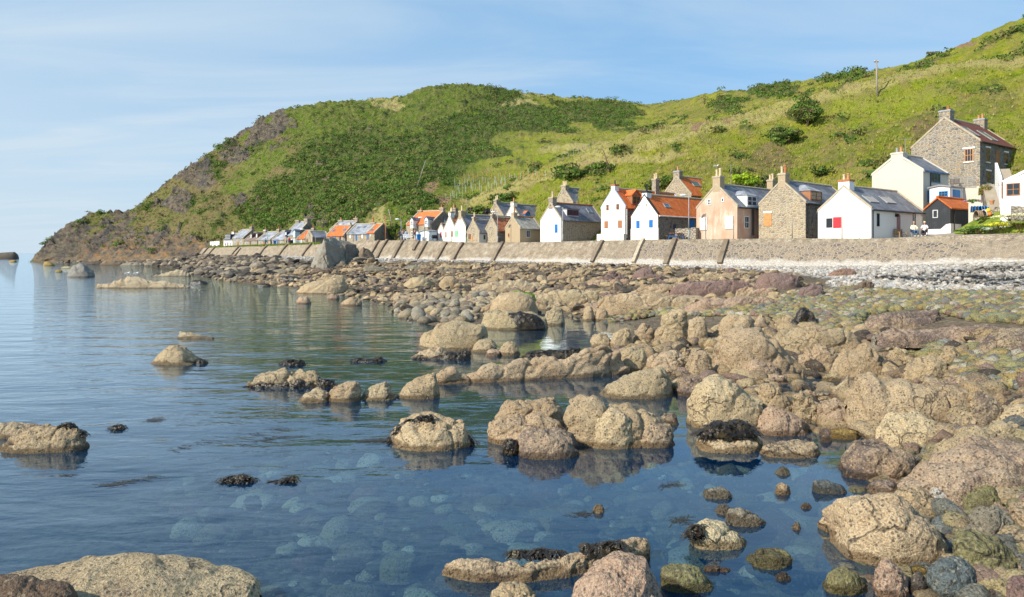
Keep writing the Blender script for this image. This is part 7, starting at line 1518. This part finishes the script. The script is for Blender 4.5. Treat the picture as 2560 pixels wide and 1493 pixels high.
    ribbons([[(1425,1290,4),(1480,1284,4)], [(1650,1218,3),(1700,1210,3)], [(1110,1105,5),(1230,1135,6)], [(1680,1305,4),(1720,1300,4)]], 150, .08, .004, True, .8)
    tag(npmesh('floating_weed', np.array(V), np.array(Fq), M['weed'], smooth=False), kind='stuff')
seaweed()

# ================================================================ vegetation
def leaf_cloud(cent, rad, nleaf, size, cols, rg, flat=.8, up=.15):
    """many small leaf clumps on irregular crowns; cent m x 3, rad m x 3"""
    m = len(cent); n = m*nleaf; k = np.repeat(np.arange(m), nleaf); d = rg.normal(size=(n, 3)); d[:, 2] = abs(d[:, 2])*1.0-.25; d /= np.linalg.norm(d, axis=1)[:, None]
    r = rg.uniform(.55, 1.08, n)**.6; lump = 1+.25*np.sin(d[:, 0]*5+k*1.7)*np.cos(d[:, 1]*6+k*2.3); p = cent[k]+d*rad[k]*(r*lump)[:, None]
    nrm = d+rg.normal(0, .55, (n, 3)); nrm[:, 2] += up; nrm /= np.linalg.norm(nrm, axis=1)[:, None]; a = np.cross(nrm, rg.normal(size=(n, 3))); a /= np.linalg.norm(a, axis=1)[:, None]; b = np.cross(nrm, a)
    s = (size*rg.uniform(.6, 1.4, n))[:, None] if np.isscalar(size) else (size[k]*rg.uniform(.6, 1.4, n))[:, None]; b = b*flat
    V = np.stack([p-a*s-b*s*.4, p+a*s*.2-b*s, p+a*s+b*s*.3, p-a*s*.2+b*s], 1).reshape(-1, 3); Fq = np.arange(n*4).reshape(-1, 4)
    ci = rg.integers(0, len(cols), m); c = np.array(cols)[ci][k]*rg.uniform(.6, 1.35, (n, 1))
    return V, Fq, np.repeat(c, 4, 0)
GREEN = [(.115,.200,.034), (.145,.230,.038), (.090,.165,.030), (.185,.230,.055)]
def shrub(name, label, x, y0, y1, w, cols, Y=None, base=None, n=900, leaf=.10, cat='shrub', group='shrubs among the cottages', flat=.8):
    p = base if base is not None else (hill_at(x, y1) if Y is None else px3(x, y1, Y)); Yp = p.y; h = (y1-y0)/F*Yp; wd = w/F*Yp; r = empty(name, p, 0, label, cat, group); rg = np.random.default_rng(int(x*3+y0))
    nb = 16; c = np.stack([rg.normal(0, wd*.25, nb), rg.normal(0, wd*.2, nb), h*rg.uniform(.22, .74, nb)], 1); rad = np.stack([wd*rg.uniform(.12, .27, nb), wd*rg.uniform(.12, .27, nb), h*rg.uniform(.16, .32, nb)], 1)
    V, Fq, cc = leaf_cloud(c, rad, n//nb, leaf, cols, rg, flat); npmesh('crown', V, Fq, M['leaf'], r, smooth=False, col=cc)
    b = MB(); rr = random.Random(int(x))
    for i in range(5): t = Vector((rr.uniform(-.25, .25)*wd, rr.uniform(-.2, .2)*wd, h*rr.uniform(.45, .7))); b.tube((0, 0, -.3), t, .05+.015*h, .015, 6)
    b.build('stems', M['wood_dk'], r); return r
def vegetation():
    rg = np.random.default_rng(99); kk = HA['kk']; vis = (kk > .6) & (kk < 7.2)
    def pick(w, n):
        w = np.where(vis, w, 0); w = w/w.sum(); return rg.choice(len(w), n, p=w)
    Yv = HV[:, 1]; far = np.clip(Yv/180, .6, 2.2)
    # gorse and broom clumps
    i = pick(np.clip(HA['gorse']-.35, 0, 1)*(1-HA['earth'])*(1-.25*HA['left']), 5200); c = HV[i]+rg.normal(0, .25, (len(i), 3)); s = rg.uniform(.45, 1.25, len(i))*np.sqrt(far[i]); c[:, 2] += s*.15
    V1, F1, C1 = leaf_cloud(c, np.stack([s*1.25, s*1.25, s*.62], 1), 34, .20*s**.5, GREEN+[(.18,.16,.06)], rg)
    i = pick(np.clip(HA['left']*(1-HA['rock'])*(1-HA['gorse'])*(1-.75*HA['brown']), 0, 1)*(HA['mid']*.6+.4), 2600); c = HV[i]+rg.normal(0, .2, (len(i), 3)); s = rg.uniform(.2, .58, len(i))*np.sqrt(far[i]); c[:, 2] += s*.05
    V2, F2, C2 = leaf_cloud(c, np.stack([s*1.5, s*1.5, s*.5], 1), 16, .18*s**.5, [(.20,.29,.042), (.24,.33,.052), (.15,.24,.035), (.30,.31,.08), (.32,.26,.11)], rg)
    i = pick(np.clip(HA['brown']*(HA['left']+.3)*(1-HA['rock']), 0, 1), 900); c = HV[i]; s = rg.uniform(.25, .6, len(i))*np.sqrt(far[i])
    V3, F3, C3 = leaf_cloud(c, np.stack([s*1.2, s*1.2, s*.6], 1), 10, .26*s**.5, [(.18,.21,.045), (.11,.16,.034), (.26,.20,.09)], rg)
    o = npmesh('hill_scrub', np.concatenate([V1, V2, V3]), np.concatenate([F1, F2+len(V1), F3+len(V1)+len(V2)]), M['leaf'], smooth=False, col=np.concatenate([C1, C2, C3])); tag(o, kind='stuff')
    # long grass on the near slopes
    wg = np.clip((1-HA['gorse'])*(1-HA['earth'])*(1-HA['rock'])*(1-HA['left']), 0, 1)*(kk < 5.2)*(Yv < 190); i = pick(wg, 20000); n = len(i); p = HV[i]+rg.normal(0, .35, (n, 3))*np.array([1, 1, .02]); lean = rg.normal(0, .25, (n, 2))+np.array([.18, .10])
    V, C = [], []
    G = np.array([(.32,.33,.04), (.42,.37,.10), (.26,.31,.03), (.18,.25,.02), (.46,.40,.14)]); ci = rg.integers(0, 5, n)
    for b in range(5):
        h = rg.uniform(.18, .52, n); th = rg.uniform(0, 2*np.pi, n); w = .045*np.stack([np.cos(th), np.sin(th), 0*th], 1); o2 = p+np.stack([rg.normal(0, .12, n), rg.normal(0, .12, n), -.05+0*th], 1)
        tip = o2+np.stack([(lean[:, 0]+rg.normal(0, .2, n))*h, (lean[:, 1]+rg.normal(0, .2, n))*h, h], 1); V.append(np.stack([o2-w, o2+w, tip], 1).reshape(-1, 3)); C.append(np.repeat(G[ci]*rg.uniform(.75, 1.2, (n, 1)), 3, 0))
    V = np.concatenate(V); tag(npmesh('hill_grass', V, np.arange(len(V)).reshape(-1, 3), M['leaf'], smooth=False, col=np.concatenate(C)), kind='stuff')
    # named shrubs
    YG = [(.34,.48,.03), (.44,.52,.04), (.24,.38,.03)]; DK = [(.085,.145,.028), (.120,.190,.035), (.16,.20,.045)]
    shrub('broom_bush', 'bright yellow green bush between the pink and stone cottage roofs', 1866, 428, 478, 60, YG, Y=92, n=2200, leaf=.11); shrub('elder_bush', 'dark green bushy tree left of the stone house with orange roof', 1668, 432, 485, 70, DK, Y=108, n=2000, leaf=.14, cat='tree'); shrub('elder_bush', 'dark green bush right behind the chimney of the orange roofed back house', 1722, 415, 460, 60, DK, Y=116, n=1500, leaf=.14)
    shrub('fuchsia_bush', 'dark purplish green bush behind the white gabled cottages', 1205, 512, 548, 62, DK+[(.06,.05,.07)], Y=124, n=1800, leaf=.14); shrub('gorse_bush', 'large dark gorse bush on the grassy slope above the stone cottage', 2018, 264, 312, 66, DK+[(.20,.16,.07)], n=3200, leaf=.12, group='bushes on the hillside'); shrub('gorse_bush', 'second gorse bush lower down left of the largest one', 1972, 326, 354, 56, DK+[(.22,.18,.08)], n=2200, leaf=.12, group='bushes on the hillside'); shrub('hillside_bush', 'round dark bush just above the white cottage roof', 2052, 412, 440, 40, DK, n=900, leaf=.14, group='bushes on the hillside'); shrub('hillside_bush', 'grey green thicket left of the yellow green bush', 1900, 440, 480, 80, [(.10,.13,.05), (.13,.15,.06)], Y=96, n=1600, leaf=.13); shrub('hillside_bush', 'dark bush behind the red mast', 988, 560, 594, 30, DK, Y=128, n=900, leaf=.16); shrub('hillside_bush', 'dark bush at the foot of the slope by the far lamp', 972, 568, 596, 26, DK, Y=132, n=800, leaf=.16)
    shrub('hillside_bush', 'orange tinged bush left of the orange roofed house', 1006, 572, 596, 24, [(.30,.22,.03), (.20,.22,.03)], Y=127, n=700, leaf=.14); shrub('ornamental_grass', 'tall golden grass clump growing beside the stone steps', 2462, 458, 500, 34, [(.34,.26,.06), (.22,.24,.05), (.40,.30,.10)], Y=67.4, n=1400, leaf=.10, flat=.25); shrub('hillside_bush', 'low bush above the slate roof behind the blue slate house', 1440, 425, 446, 70, DK, n=1000, leaf=.18, group='bushes on the hillside')
    # garden bank cushions
    for x, y0, y1, w, cs, lb in ((2500,548,566,60,[(.40,.40,.02),(.46,.44,.04)],'bright yellow flowering cushion on the garden bank'), (2450,556,574,70,[(.07,.13,.02),(.10,.17,.03)],'dark green mat plant on the garden bank beside the black shed'), (2545,545,562,70,[(.14,.20,.03),(.20,.24,.04)],'olive green mat plant on the garden bank under the bungalow'), (2478,560,576,40,[(.34,.40,.30),(.40,.44,.34)],'pale silvery plant on the garden bank'), (2416,560,584,50,[(.10,.15,.04),(.05,.09,.02)],'leafy plants against the white base of the black shed'), (2525,528,545,60,[(.40,.42,.18),(.52,.52,.32)],'pale flowering plant on the rubble wall under the bungalow'), (2434,492,506,40,[(.45,.24,.34),(.10,.18,.05)],'pink flowers in the cream planter')):
        Yq = 63.5-(x-2400)*.03 if lb[0] != 'p' or 'pink' not in lb else 69.3
        shrub('garden_plant', lb, x, y1-(y1-y0)*.55, y1, w, [tuple(min(.8, v*1.5) for v in q) for q in cs], Y=Yq, n=700, leaf=.06, cat='plant', group='plants on the garden bank')
    # green verge on top of the far wall
    V, C = [], []; n = 5000; x = rg.uniform(520, 800, n); Y = edgeY(x)+rg.uniform(.2, 3.5, n); p = np.stack([(x-CX)/F*Y, Y, edgeZ(x)-.02], 1); h = rg.uniform(.18, .55, n); th = rg.uniform(0, 6.28, n); w = .10*np.stack([np.cos(th), np.sin(th), 0*th], 1); tip = p+np.stack([rg.normal(0, .1, n), rg.normal(0, .1, n), h], 1)
    V = np.stack([p-w, p+w, tip], 1).reshape(-1, 3); C = np.repeat(np.array([(.16,.26,.03), (.24,.32,.05), (.30,.32,.07)])[rg.integers(0, 3, n)], 3, 0); tag(npmesh('verge_grass', V, np.arange(3*n).reshape(-1, 3), M['leaf'], smooth=False, col=C), kind='stuff')
vegetation()
